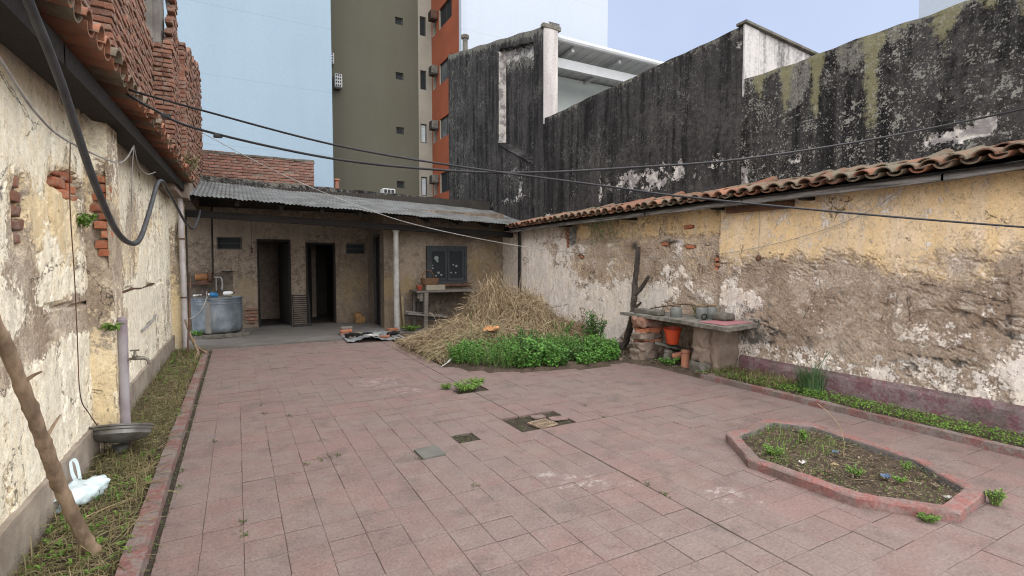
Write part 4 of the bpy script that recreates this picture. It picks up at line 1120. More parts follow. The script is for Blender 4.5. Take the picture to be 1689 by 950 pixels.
# ------------------------------------------------------------------ right yellow wall
yw = thing('boundary_wall', 'peeling ochre and whitewashed boundary wall with clay tile coping along the right side', 'wall', (6.1, 5.0, 0))
def right_fn(U, Z):
    n1 = fbm(U*1.4, Z*1.4, 201); n2 = fbm(U*5, Z*5, 202); n3 = fbm(U*15, Z*15, 203, 4); nv = fbm(U*4.5, Z*0.9, 204); nb = fbm(U*2.6, Z*2.6, 205)
    nearS = sst(4.99, 4.91, U)
    # near: ochre above, bare brown below
    cream_n = sst(1.30, 1.78, Z + 0.45*(n1-0.5) + 0.30*(n2-0.5)) * 1.05 - 0.12 - 0.35*blob(U, Z, 2.1, 1.6, 0.25, 0.3)*n2
    cream_n += 0.5*blob(U, Z, 2.15, 1.36, 0.25, 0.10) + 0.35*blob(U, Z, 4.7, 1.2, 0.2, 0.6)
    white_n = 0.22 + 0.6*(nv-0.5) + 0.45*(nb-0.5) + 0.55*sst(1.75, 2.1, Z)*(fbm(U*3.2, Z*0.6, 206)-0.32) + 0.42*sst(0.62, 0.36, Z + 0.5*(nb-0.5))*(0.25+1.5*n2) - 0.25*(n2-0.5) + 0.75*blob(U, Z, 1.55, 0.72, 0.30, 0.45) + 0.35*blob(U, Z, 4.75, 0.95, 0.16, 0.22)
    white_n += 0.22*blob(U, Z, 2.4, 0.78, 0.35, 0.12)*2*n2 + 0.5*blob(U,Z,4.45,1.02,0.2,0.12) + 0.45*blob(U,Z,4.40,0.72,0.30,0.35)*n3*1.3
    # far: thick lower wall, white limewash low and at the far end
    white_f = 0.14 + 2.0*(nb-0.5) + 0.9*(n2-0.5) + 0.75*sst(8.2, 9.3, U + 1.5*(n1-0.5)) + 0.75*sst(1.45, 0.85, Z + 0.7*(nb-0.5))*sst(5.4, 6.6, U) + 0.3*blob(U, Z, 6.0, 0.95, 0.5, 0.2)
    white_f -= 1.2*sst(1.86, 1.92, Z)*(U < 8.6)
    cream_f = 0.22 + 0.8*(n1-0.5) + 0.5*blob(U, Z, 8.25, 2.12, 0.2, 0.12) + 0.3*sst(1.9, 2.0, Z)*(U < 8.6) + 0.2*blob(U,Z,5.3,2.1,0.5,0.2)
    white = white_n*nearS + white_f*(1-nearS); cream = cream_n*nearS + cream_f*(1-nearS)
    stain = 0.62*blob(U, Z, 4.40, 0.72, 0.34, 0.40)*(0.2+1.2*n3) + 0.42*blob(U, Z, 3.2, 0.55, 1.5, 0.13)*n2*1.6 + 0.42*blob(U, Z, 6.9, 1.80, 0.5, 0.07)*(0.4+n2) + 0.5*blob(U, Z, 6.72, 1.66, 0.08, 0.22)*(0.4+n2) + 0.45*blob(U,Z,5.95,1.82,0.35,0.06)*(0.4+n2)
    stain += 0.5*np.clip(nb-0.62, 0, 1) + 0.35*blob(U, Z, 1.95, 0.95, 0.12, 0.35)*n2 + 0.5*blob(U,Z,9.6,0.7,0.8,0.5)*np.clip(n2-0.3,0,1) + 0.5*blob(U,Z,5.0,2.28,0.3,0.1)
    moss = 0.55*blob(U, Z, 4.4, 0.55, 0.4, 0.25)*n2 + 0.4*blob(U, Z, 5.6, 1.0, 0.3, 0.2)*n2
    painted = sst(0.40, 0.6, np.maximum(white, cream) + 0.8*(n3-0.5) + 0.5*(n2-0.5))
    h = 0.010*(n2-0.5) + 0.018*(n1-0.5) + 0.010*painted
    rough = (1 - painted)
    h += rough*(0.014*(n3-0.5) + 0.010*(fbm(U*30, Z*30, 207, 3)-0.5))
    er = 1 - np.abs(2*fbm(U*2.2 + 0.8*n1, Z*11 + 2.2*n2, 231, 4) - 1)
    er = sst(0.86, 0.99, er)*sst(0.45, 0.6, fbm(U*1.3, Z*1.9, 232))*rough
    h -= 0.014*er; stain = stain + 0.5*er
    # ledge: lower wall of the far part stands proud of the upper part
    far = 1 - nearS
    h -= far*0.06*sst(1.86, 1.90, Z + 0.02*(n2-0.5))*sst(8.65, 8.55, U)
    h += 0.02*nearS
    # scaling bits of render
    pk = blob(U, Z, 2.25, 0.93, 0.30, 0.11); h -= 0.02*sst(0.3, 0.6, pk + 0.6*(n2-0.5))
    pk = blob(U, Z, 1.95, 1.0, 0.10, 0.35); h -= 0.022*sst(0.3, 0.6, pk + 0.6*(n2-0.5))
    for (cu, cz, ru, rz, d) in ((8.70, 2.03, 0.10, 0.22, 0.10), (5.0, 1.50, 0.06, 0.13, 0.06), (6.0, 1.80, 0.12, 0.06, 0.05), (5.5,1.74,0.14,0.04,0.04), (8.25,1.62,0.10,0.05,0.05), (5.55,2.05,0.10,0.03,0.04), (8.1,1.88,0.16,0.03,0.03)):
        m = np.clip(1 - np.sqrt(((U-cu)/ru)**2 + ((Z-cz)/rz)**2) + 0.8*(n2-0.5), 0, 0.3) / 0.3
        h -= d*m; white = white - m; cream = cream - m
    return h, full_attrs(U, white=white, cream=cream, stain=stain, moss=moss)
relief('plaster', 'x', 6.0, -1, 0.3, 11.62, 0.0, 2.30, 0.022, right_fn, M_rightwall, yw, thick=0.18)
b = MB(); b.box((6.16,0.3,-0.1),(6.46,11.6,2.34)); b.build('masonry', M_mortar, yw)
for (y, z, L) in ((8.72,2.17,0.09),(8.72,2.095,0.10),(8.72,2.02,0.09),(8.72,1.945,0.10),(8.72,1.87,0.09),(5.0,1.56,0.08),(4.99,1.48,0.09),(5.01,1.42,0.06),(6.02,1.80,0.14),(5.5,1.745,0.16),(8.25,1.62,0.11),(5.56,2.05,0.15)):
    k += 1; brick_piece('brick', yw, (6.045, y, z), (0.08, L, 0.052), M_brickbr, seed=k)
b = MB(); b.box((5.955,8.50,1.86),(6.08,8.585,2.24), jit=0.006); b.build('timber_stub', M_greywood, yw)
def plr(U, Z):
    h = 0.012*(fbm(U*5, Z*5, 221)-0.5) + 0.01*(fbm(U*16, Z*16, 222)-0.5) - 0.02*sst(0.20, 0.26, Z + 0.06*(fbm(U*8,Z*0,223)-0.5))
    return h, full_attrs(U)
relief('plinth', 'x', 5.93, -1, 0.3, 4.55, -0.05, 0.265, 0.03, plr, M_plinthR, yw, thick=0.09)
# eave of the right wall
def rez(y): return 2.37 - 0.0*(y) + (0.05*max(0, (2.4-y)/1.0)) - 0.03*max(0, (y-8.0)/2.5)
b = MB()
for a, c in ((0.3,2.3),(2.28,4.4),(4.42,6.2),(6.18,8.4),(8.38,10.75)):
    za, zc = rez(a)-0.085+random.uniform(-.008,.008), rez(c)-0.085+random.uniform(-.008,.008)
    b.add([(5.74,a,za-0.03),(5.80,a,za-0.03),(5.80,a,za+0.04),(5.74,a,za+0.04),(5.74,c,zc-0.03),(5.80,c,zc-0.03),(5.80,c,zc+0.04),(5.74,c,zc+0.04)],
          [(0,1,2,3),(7,6,5,4),(0,4,5,1),(1,5,6,2),(2,6,7,3),(3,7,4,0)])
b.build('eave_batten', M_greywood, yw)
b = MB()
b.add([(5.72,0.3,2.32),(6.46,0.3,2.47),(6.46,10.75,2.45),(5.72,10.75,2.30),(5.72,0.3,2.345),(6.46,0.3,2.495),(6.46,10.75,2.475),(5.72,10.75,2.325)],
      [(0,1,2,3),(7,6,5,4),(0,4,5,1),(1,5,6,2),(2,6,7,3),(3,7,4,0)])
b.build('eave_board', M_sootwood, yw)
for (ya, yb2) in ((3.85,4.75),):
    b = MB(); b.box((5.86,ya,2.17),(6.0,yb2,2.26), jit=0.012); b.build('lintel', M_rust, yw)
b = MB()
for yy in (1.5, 3.6, 4.85, 6.7, 8.6):
    b.box((5.76,yy,2.235),(6.1,yy+0.07,2.30), jit=0.004)
b.build('rafter_end', M_sootwood, yw)
y = 0.5
while y < 10.7:
    z = rez(y)
    for cours in (1, 0):
        dx = cours*0.40; dz = cours*0.40*math.tan(R(13))
        j = 0.012
        inst('roof_tile', PAN, yw, (5.63 + dx + random.uniform(-j,j), y, z + 0.030 + dz), (random.gauss(0,0.05), R(-13)+random.gauss(0,0.03), random.gauss(0,0.05)))
        inst('roof_tile', COVER, yw, (5.61 + dx + random.uniform(-0.03,0.03), y + 0.097, z + 0.010 + dz), (random.gauss(0,0.07), R(-13)+random.gauss(0,0.035), random.gauss(0,0.07)))
    y += 0.194 if y < 8.7 else 0.17
# ------------------------------------------------------------------ the tall black wall of the neighbour
dw = thing('party_wall', 'tall blackened lichen-spotted party wall rising behind the right tiled wall', 'wall', (6.7, 5.0, 0))
def dnear(U, Z):
    n1 = fbm(U*1.6, Z*1.6, 301); n2 = fbm(U*5, Z*5, 302); nv = fbm(U*2.2, Z*0.25, 303)
    topd = 4.13 - Z
    hang = 0.12 + 1.9*np.clip(fbm(U*2.6, Z*0.2, 305)-0.36, 0, 1)
    grey = 0.85*sst(-0.12, 0.22, hang - topd + 0.25*(n2-0.5)) + 0.8*(n1-0.55)
    moss = sum(np.clip(1 - np.abs(U - c + 0.05*(n2-0.5))/w_, 0, 1)*sst(l, l-0.7, topd)*1.0 for c, w_, l in ((3.30,0.16,1.45),(4.35,0.10,1.0),(2.62,0.13,0.8),(3.95,0.12,1.2),(4.75,0.12,0.7),(1.95,0.14,0.9),(2.25,0.10,0.5)))
    moss = moss + 0.5*sst(0.3, 0.0, topd)*(0.4+n2)
    white = 0.9*blob(U, Z, 2.52, 2.80, 0.24, 0.07)*1.0 + 0.8*blob(U, Z, 2.25, 2.86, 0.10, 0.10) + 0.7*blob(U, Z, 5.0, 2.72, 0.12, 0.25) + 0.5*blob(U, Z, 4.2, 2.85, 0.12, 0.08)
    spots = 0.55 + 0.9*(n1-0.4) + 0.25*sst(0.0, 1.5, topd)
    h = 0.02*(n1-0.5) + 0.012*(n2-0.5) + 0.01*(fbm(U*14, Z*14, 304)-0.5) - 0.012*sst(0.3, 0.6, white)
    return h, full_attrs(U, grey=grey, moss=moss, white=white, spots=spots)
relief('wall', 'x', 6.5, -1, 0.2, 5.02, 2.3, 4.13, 0.03, dnear, M_dark, dw, thick=0.3, top=lambda u: 4.13 + 0.010*math.sin(u*4.1) + 0.006*math.sin(u*13))
def dmid(U, Z):
    n1 = fbm(U*1.6, Z*1.6, 311); n2 = fbm(U*5, Z*5, 312)
    topd = 4.92 - Z
    grey = 0.6*sst(0.25, 0.0, topd)*(0.4+n2) + 0.55*(n1-0.62) + 0.5*blob(U, Z, 5.1, 3.6, 0.25, 1.0)*n2
    white = 0.95*blob(U, Z, 6.7, 3.02, 1.2, 0.22)*np.clip(n2*2-0.45, 0, 1)*1.3 + 0.6*blob(U, Z, 8.3, 2.95, 0.07, 0.3) + 0.45*blob(U, Z, 9.2, 3.3, 0.15, 0.5)*n2*1.5 + 0.5*blob(U, Z, 10.1, 2.65, 0.5, 0.12)*n2*1.6 + 0.75*blob(U, Z, 5.1, 4.68, 0.06, 0.05)
    spots = 0.30 + 0.7*(n1-0.5)
    h = 0.02*(n1-0.5) + 0.012*(n2-0.5) + 0.008*(fbm(U*14, Z*14, 314)-0.5) - 0.01*sst(0.3, 0.6, white)
    return h, full_attrs(U, grey=grey, white=white, spots=spots, moss=0.35*sst(0.12, 0.0, topd))
relief('wall', 'x', 6.5, -1, 5.02, 10.42, 2.3, 4.92, 0.04, dmid, M_dark, dw, thick=0.3, top=lambda u: 4.92 + 0.008*math.sin(u*3.1) + 0.005*math.sin(u*11))
ft = lambda u: 7.06 + (u-10.42)*0.243 + 0.012*math.sin(u*5)
CH = (10.93, 12.78)
def dfar(U, Z):
    n1 = fbm(U*1.6, Z*1.6, 321); n2 = fbm(U*5, Z*5, 322)
    topd = 7.06 + (U-10.42)*0.243 - Z
    grey = 0.9*sst(0.30, 0.0, topd)*(0.4+n2) + 0.6*(n1-0.58) + 0.4*sst(13.0, 16.0, U)*n2
    ztop = 6.86 + (U-10.93)*0.26; zbot = 4.02 + (U-11.0)*0.46
    inside = sst(CH[0]-0.01, CH[0]+0.01, U)*sst(CH[1]+0.01, CH[1]-0.01, U)*sst(zbot-0.03, zbot+0.03, Z + 0.05*(n2-0.5))*sst(ztop+0.02, ztop-0.02, Z + 0.04*(n2-0.5))
    grey = grey + inside*0.9*sst(0.9, 0.15, ztop - Z)
    jamb = np.clip(1-np.abs(U-CH[1])/0.05, 0, 1)*((Z > zbot) & (Z < ztop))
    white = 0.8*blob(U, Z, 11.6, 3.5, 0.12, 0.3)*n2*1.5 + 0.6*blob(U, Z, 11.3, 4.5, 0.06, 0.08) + inside*0.75*sst(0.55, 0.1, ztop-Z+0.3*(n2-0.5)) + 1.4*jamb + 0.5*blob(U, Z, 16.0, 4.6, 0.1, 0.1) + 0.5*blob(U, Z, 12.0, 3.9, 1.0, 0.10)*n2*1.3 + 0.5*blob(U,Z,12.4,3.2,1.3,0.12)*n2*1.5
    h = 0.02*(n1-0.5) + 0.012*(n2-0.5) + 0.008*(fbm(U*14, Z*14, 324)-0.5) - 0.19*inside
    h += 0.05*blob(U, Z - (zbot-0.02), 11.9, 0, 1.2, 0.05)*(U > 10.95)*(U < 12.85)
    return h, full_attrs(U, grey=grey, white=white, spots=0.25 + 0.8*(n1-0.5) + 0.3*sst(13, 16, U), moss=0.55*sst(0.2, 0.0, topd)*n2)
relief('wall', 'x', 6.5, -1, 10.42, 16.6, 2.3, 7.06, 0.045, dfar, M_dark, dw, thick=0.3, top=ft, ubp=(CH[0]-0.012, CH[0]+0.012, CH[1]-0.012, CH[1]+0.012))
b = MB(); b.box((6.72,0.2,-0.1),(6.82,5.0,4.02)); b.box((6.72,5.0,-0.1),(6.82,10.4,4.85)); b.box((6.73,10.46,-0.1),(6.80,16.58,6.9)); b.build('masonry', M_mortar, dw)
b = MB()  # white end of the high part
b.box((6.475,10.405,4.80),(6.86,10.44,7.03), jit=0.004); b.build('wall_end', M_endwhite, dw)
b = MB(); b.rough((6.43,10.38,7.02),(6.95,10.52,7.13),0.08,0.015,4); b.build('coping_stone', M_stone, dw)
b = MB(); b.lathe([(0.085,0.0),(0.085,0.50),(0.12,0.52),(0.135,0.60),(0.12,0.63),(0.0,0.64)], 12, (6.65,15.5,8.2)); b.build('flue', M_stone, dw)
# upper block's end face
ub_ = thing('roof_block', 'streaked white end of the raised flat block above the black wall', 'building', (7.3, 6.0, 4.0))
b = MB()
b.add([(6.50,5.0,3.9),(8.2,5.0,3.9),(8.2,5.0,4.78),(6.50,5.0,4.915),(6.50,10.3,3.9),(8.2,10.3,3.9),(8.2,10.3,4.78),(6.50,10.3,4.915)],
      [(0,1,2,3),(7,6,5,4),(1,5,6,2),(2,6,7,3),(3,7,4,0)])
b.v = [(p[0] if p[0] > 7 else 6.79, p[1] + 0.012, p[2]) for p in b.v]
b.add([(6.485,4.99,3.9),(6.80,4.99,3.9),(6.80,4.99,4.89),(6.485,4.99,4.925),(6.485,5.015,3.9),(6.80,5.015,3.9),(6.80,5.015,4.89),(6.485,5.015,4.925)],
      [(0,1,2,3),(7,6,5,4),(0,4,5,1),(1,5,6,2),(2,6,7,3),(3,7,4,0)])
b.build('wall', M_whitestreak, ub_)
b = MB(); b.add([(6.46,4.95,4.93),(8.25,4.95,4.785),(8.25,5.12,4.785),(6.46,5.12,4.93),(6.46,4.95,4.965),(8.25,4.95,4.82),(8.25,5.12,4.82),(6.46,5.12,4.965)],
      [(3,2,1,0),(4,5,6,7),(0,1,5,4),(1,2,6,5),(2,3,7,6),(3,0,4,7)]); b.build('coping', M_stone, ub_)

# ------------------------------------------------------------------ white roof terrace shed
sh = thing('terrace_shed', 'white open terrace shelter with sheet roof and gutter behind the black wall', 'building', (9.0, 12.0, 4.5))
M_shedw = simple('pale_shed_plaster', (0.76,0.82,0.79), (0.72,0.78,0.75), 2, 0.85)
M_shedm = simple('white_sheet_metal', (0.78,0.80,0.80), (0.7,0.72,0.72), 3, 0.5)
b = MB(); b.box((6.9,12.3,4.0),(12.5,12.5,6.78)); b.build('wall', M_shedw, sh)
b = MB(); b.box((6.84,10.6,4.85),(12.5,13.6,4.95)); b.build('floor', M_slab, sh)
b = MB(); b.box((6.87,10.95,6.42),(12.5,11.07,6.66)); b.build('beam', M_shedm, sh)
b = MB(); b.tube([(6.85,10.62,6.96),(12.6,10.62,6.93)], 0.075, 10); b.build('gutter', M_shedm, sh)
for i in range(3):
    xx = 7.5 + i*1.5
    b = MB(); b.add([(xx,10.75,6.78),(xx+0.08,10.75,6.78),(xx+0.08,10.75,6.86),(xx,10.75,6.86),(xx,12.3,6.70),(xx+0.08,12.3,6.70),(xx+0.08,12.3,6.76),(xx,12.3,6.76)],
          [(0,1,2,3),(7,6,5,4),(0,4,5,1),(1,5,6,2),(2,6,7,3),(3,7,4,0)]); b.build('rafter', M_shedm, sh)
vs = []; fs = []
N_ = 220
for j, (yy, zz) in enumerate(((10.55,6.93),(12.7,6.80))):
    for i in range(N_+1):
        vs.append((6.85 + 5.75*i/N_, yy, zz + 0.018*(1 if (i//3) % 4 == 0 else 0)))
for i in range(N_): fs.append((i, i+1, N_+2+i, N_+1+i))
b = MB(); b.add(vs, fs); b.build('roof_sheet', M_shedm, sh)
b = MB(); b.box((7.48,12.26,5.62),(7.60,12.298,5.85)); b.build('wall_lamp', M_black, sh)

M_glassmid = simple('painted_sky_glass', (0.16,0.18,0.19), (0.10,0.115,0.12), 2, 0.2, spec=0.5)  # paler than the dark glass; the reflected sky is put into the colour
# ------------------------------------------------------------------ tower blocks
def window(par, axis, plane, sgn, u0, u1, z0, z1, glass=M_glassdark, t=0.05, depth_=0.16, reveal=None, mull=False):
    """recessed window: frame + pane + sill, inside an opening cut in the facade"""
    def bx(m, ua, ub, da, db, za, zb):
        pa, pb = plane + sgn*da, plane + sgn*db
        lo, hi = min(pa, pb), max(pa, pb)
        if axis == 'y': m.box((ua, lo, za), (ub, hi, zb))
        else: m.box((lo, ua, za), (hi, ub, zb))
    m = MB(); d0, d1 = -depth_, -depth_+0.05
    bx(m, u0, u0+t, d0, d1, z0, z1); bx(m, u1-t, u1, d0, d1, z0, z1); bx(m, u0+t, u1-t, d0, d1, z1-t, z1); bx(m, u0+t, u1-t, d0, d1, z0, z0+t)
    if mull: bx(m, (u0+u1)/2-t/2, (u0+u1)/2+t/2, d0, d1, z0+t, z1-t)
    w_ = m.build('window', M_darkframe, par)
    g = MB(); bx(g, u0+t, u1-t, d0+0.01, d0+0.025, z0+t, z1-t); g.build('pane', glass, w_)
    return w_
def facade(name, axis, plane, sgn, u0, u1, z0, z1, opens, mat, par, thick=0.3, back=True):
    ob = relief(name, axis, plane, sgn, u0, u1, z0, z1, 60.0, lambda U, Z: (0*U, full_attrs(U)), mat, par, opens=opens, thick=thick)
    if back:
        b = MB()
        lo, hi = min(plane - sgn*thick, plane - sgn*(thick+0.1)), max(plane - sgn*thick, plane - sgn*(thick+0.1))
        if axis == 'y': b.box((u0, lo, z0), (u1, hi, z1))
        else: b.box((lo, u0, z0), (hi, u1, z1))
        b.build('inner_wall', M_darkframe, par)
    return ob
def ac_unit(par_mat, loc, size, face, label, grp):
    t = thing('air_conditioner', label, 'air conditioner', loc, grp)
    x, y, z = loc; sx, sy, sz = size
    b = MB(); b.bbox((x-sx/2,y-sy/2,z),(x+sx/2,y+sy/2,z+sz),0.02); b.build('housing', par_mat, t)
    g = MB()
    if face == 'y':
        for i in range(3):
            for j in range(2 if sz < 0.5 else 4):
                hh = sz/(2 if sz < 0.5 else 4); g.box((x-sx/2+0.04+i*(sx-0.06)/3, y-sy/2-0.012, z+0.03+j*hh), (x-sx/2+0.02+(i+1)*(sx-0.06)/3-0.01, y-sy/2-0.002, z+(j+1)*hh-0.03))
    else:
        for j in range(5):
            g.box((x-sx/2-0.012, y-sy/2+0.05, z+0.04+j*sz/5.6), (x-sx/2-0.002, y+sy/2-0.05, z+0.04+j*sz/5.6+sz/11))
    g.build('grille', M_black, t)
    b = MB(); b.box((x-sx/2,y-sy/2+0.02,z-0.04),(x+sx/2,y-sy/2+0.06,z-0.002)); b.box((x-sx/2,y+sy/2-0.06,z-0.04),(x+sx/2,y+sy/2-0.02,z-0.002)); b.build('bracket', M_darkframe, t)
    return t
TOP = 34.0
tw = thing('tower_block', 'blank white-blue tower block side wall rising behind the brick wall on the left', 'building', (0, 27, 0))
facade('wall', 'y', 24.0, -1, -14.0, 3.9, 0.0, TOP, [], M_hr_white, tw, thick=6.0, back=False)
ol = thing('apartment_block', 'olive green apartment block with a column of tiny windows, cream and orange side', 'building', (7, 28, 0))
oo = []; co = []
for i in range(-1, 7):
    zb = 5.35 + i*2.74
    oo.append((7.28 + i*0.0, 7.70, zb, zb+0.36))
for i in range(-1, 7):
    zb = 5.05 + i*2.74
    co.append((8.50, 8.86, zb, zb+0.98))
facade('olive_wall', 'y', 26.0, -1, 3.0, 8.52, 0.0, TOP, [(7.33,7.73,a,d) for _,_,a,d in oo], M_olive, ol)
facade('cream_wall', 'y', 25.995, -1, 8.52, 9.25, 0.0, TOP, [(8.62,8.95,a,d) for _,_,a,d in co], M_creamhr, ol)
for q, (_, _, a, d) in enumerate(oo): window(ol, 'y', 26.0, -1, 7.33, 7.73, a, d, M_glassdark)
for q, (_, _, a, d) in enumerate(co): window(ol, 'y', 25.995, -1, 8.62, 8.95, a, d, M_blind if q in (1,2) else M_glassdark, depth_=0.12)
go = []; so = []
for i in range(-1, 7):
    zb = 5.05 + i*2.72
    go.append((23.15, 24.85, zb, zb+1.0)); so.append((25.30, 25.85, zb+0.0, zb+0.95))
facade('orange_wall', 'x', 9.25, -1, 22.05, 25.99, 0.0, TOP, go + so, M_orange, ol, thick=0.4)
for q, (a, c, d, e) in enumerate(go): window(ol, 'x', 9.25, -1, a+0.01, c-0.01, d, e, M_glassmid if q in (2,3) else M_glassdark, depth_=0.12, mull=True)
for q, (a, c, d, e) in enumerate(so): window(ol, 'x', 9.25, -1, a+0.01, c-0.01, d, e, M_glassdark, depth_=0.25)
for q, (a, c, d, e) in enumerate(go):
    b = MB(); b.box((9.255, c-0.012, d), (9.56, c-0.002, e)); b.build('window_jamb', M_creamhr, ol)
for q, (a, c, d, e) in enumerate(so):
    b = MB(); b.box((9.255, c-0.012, d), (9.52, c-0.002, e)); b.build('window_jamb', M_creamhr, ol)
b = MB(); b.box((3.0,26.4,0),(9.2,40.0,TOP)); b.box((9.75,22.4,0),(9.88,26.3,TOP-0.01)); b.build('core', M_olive, ol)
names = ['lowest of the rusty air conditioners on the orange wall, just above the black wall', 'second rusty air conditioner from the bottom on the orange wall', 'third rusty air conditioner from the bottom on the orange wall', 'topmost visible rusty air conditioner on the orange wall']
for i in range(4):
    ac_unit(M_stone if i < 3 else M_rust, (9.05, 25.22, 5.62 + i*2.74), (0.34, 0.5, 0.40), 'x', names[i], 'air conditioners on the orange wall')
ac_unit(M_acwhite, (4.46, 25.75, 9.85), (0.34, 0.36, 0.62), 'y', 'white air conditioner high on the left edge of the olive wall', 'air conditioners on the olive wall')
ac_unit(M_acwhite, (4.12, 25.8, 10.92), (0.34, 0.30, 0.5), 'y', 'white air conditioner half hidden by the white tower edge', 'air conditioners on the olive wall')
ac_unit(M_acwhite, (3.80, 14.4, 3.28), (0.36, 0.3, 0.30), 'y', 'small white cooling unit just behind the veranda parapet below the olive block', 'air conditioners behind the parapet')
tw2 = thing('tower_block', 'plain white tower block side wall behind the black wall and the white terrace shelter', 'building', (13, 24, 0))
facade('wall', 'y', 22.0, -1, 9.32, 17.65, 0.0, TOP, [(13.95,14.6,13.36,13.52)], M_hr_white2, tw2, thick=0.25, back=False)
b = MB(); b.box((13.95,22.06,13.36),(14.6,22.1,13.52)); 
for i in range(5): b.box((13.97+i*0.125,22.01,13.37),(14.05+i*0.125,22.055,13.51))
b.build('vent', M_concrete, tw2)
b = MB(); b.box((9.22,21.9,0),(9.318,22.2,TOP)); b.build('corner_trim', M_hr_white2, tw2)
b = MB(); b.box((9.9,22.27,0),(17.6,31.0,TOP-0.02)); b.build('core', M_hr_white2, tw2)
tw3 = thing('tower_block', 'distant pale building corner showing above the lichen-streaked wall at top right', 'building', (26, 6, 0))
facade('wall', 'x', 20.0, -1, -4.0, 8.8, 0.0, 14.0, [], M_hr_white2, tw3, thick=8.0, back=False)
# ------------------------------------------------------------------ planter in the patio
pl = thing('planter', 'low red octagonal concrete planter bed set in the tiled patio', 'planter', (3.75, 2.05, 0))
cx_, cy_ = sum(p[0] for p in PLANT)/8, sum(p[1] for p in PLANT)/8
def inset(poly, d):
    n = len(poly); out = []
    for i in range(n):
        p0, p1, p2 = Vector(poly[i-1]), Vector(poly[i]), Vector(poly[(i+1) % n])
        e1 = (p1-p0).normalized(); e2 = (p2-p1).normalized()
        n1 = Vector((e1.y, -e1.x)); n2 = Vector((e2.y, -e2.x))
        bis = (n1+n2).normalized(); k_ = d / max(0.3, bis.dot(n1))
        out.append(tuple(p1 + bis*k_))
    return out
INN = inset(PLANT, 0.095)
if abs(INN[0][0]-cx_) > abs(PLANT[0][0]-cx_): INN = inset(PLANT, -0.095)
ring = []; SEG = 0.05; h = 0.065
for i in range(8):
    a, c, d, e = Vector(PLANT[i]), Vector(PLANT[(i+1) % 8]), Vector(INN[(i+1) % 8]), Vector(INN[i])
    ns = max(2, int((c-a).length/SEG))
    for s in range(ns):
        ring.append((a.lerp(c, s/ns), e.lerp(d, s/ns), i, s/ns))
vs = []; fs = []; mi = []
def jn(o, t, amp=1.0): return amp*(0.007*mnoise.noise(Vector((o.x*6, o.y*6, t))) + 0.005*mnoise.noise(Vector((o.x*27, o.y*27, t))))
for (o, q, i, f) in ring:
    dr = (o-q).normalized(); ch = 0.009; dip = 0.018 if (i == 2 and 0.02 < f < 0.12) else 0.0
    vs += [(o.x, o.y, -0.02), (o.x+dr.x*jn(o,1), o.y+dr.y*jn(o,1), h-ch+jn(o,2)), (o.x-dr.x*ch, o.y-dr.y*ch, h+jn(o,3)-dip), (q.x+dr.x*ch, q.y+dr.y*ch, h+jn(o,4)-dip), (q.x+dr.x*jn(o,5), q.y+dr.y*jn(o,5), h-ch+jn(o,4)), (q.x, q.y, -0.02)]
n = len(ring)
for s in range(n):
    s2 = (s+1) % n
    for t in range(5): fs.append((s*6+t, s2*6+t, s2*6+t+1, s*6+t+1)); mi.append(1 if t == 4 else 0)
b = MB(); b.add(vs, fs); b.m = mi
smooth_by_angle(b.build('planter_wall', [M_planter, M_planter_in], pl), 35)
# soil
xs = np.arange(3.05, 4.70, 0.03); ys = np.arange(1.15, 3.05, 0.03)
b = MB(); idm = {}
INS = inset(INN, -0.03) if abs(inset(INN,-0.03)[0][0]-cx_) > abs(INN[0][0]-cx_) else inset(INN, 0.03)
for x in xs:
    for y in ys:
        idm[(x,y)] = len(b.v)
        b.v.append((x, y, 0.012 + 0.03*float(fbm(np.array([x*5.0]), np.array([y*5.0]), 401)[0]) + 0.03*float(fbm(np.array([x*22.0]), np.array([y*22.0]), 402)[0]) - 0.03))
for i in range(len(xs)-1):
    for j in range(len(ys)-1):
        q = [(xs[i],ys[j]),(xs[i+1],ys[j]),(xs[i+1],ys[j+1]),(xs[i],ys[j+1])]
        if all(inpoly(p[0], p[1], INS) for p in q):
            b.f.append(tuple(idm[p] for p in q)); b.m.append(0)
used = sorted(set(i for f in b.f for i in f)); rm = {o: n_ for n_, o in enumerate(used)}
b.v = [b.v[o] for o in used]; b.f = [tuple(rm[i] for i in f) for f in b.f]
b.build('soil', M_soil, pl, smooth=True)

# ------------------------------------------------------------------ plants
def leaf(b, p, dirv, L, W, bend=0.25, roll=0.0):
    d = Vector(dirv).normalized(); sd_ = d.cross(Vector((0,0,1)))
    sd_ = sd_.normalized() if sd_.length > 1e-3 else Vector((1,0,0))
    up = sd_.cross(d)
    sd_ = (sd_*math.cos(roll) + up*math.sin(roll))
    up = sd_.cross(d)
    p = Vector(p)
    m = p + d*L*0.5 + up*L*0.06
    e = p + d*L - Vector((0,0,1))*L*bend
    b.add([p, m + sd_*W*0.5 + up*W*0.12, e, m - sd_*W*0.5 + up*W*0.12, m], [(0,4,1),(4,2,1),(0,3,4),(4,3,2)])
def blade(b, p, az, L, W, lean, curl):
    p = Vector(p); d = Vector((math.cos(az), math.sin(az), 0)); s = Vector((-d.y, d.x, 0))*W/2
    a = p; m = p + d*L*lean*0.4 + Vector((0,0,L*0.6)); e = p + d*L*(lean+curl*0.5) + Vector((0,0,L*(1-curl*0.7)))
    b.add([a-s, a+s, m+s*0.8, m-s*0.8, e], [(0,1,2,3),(3,2,4)])
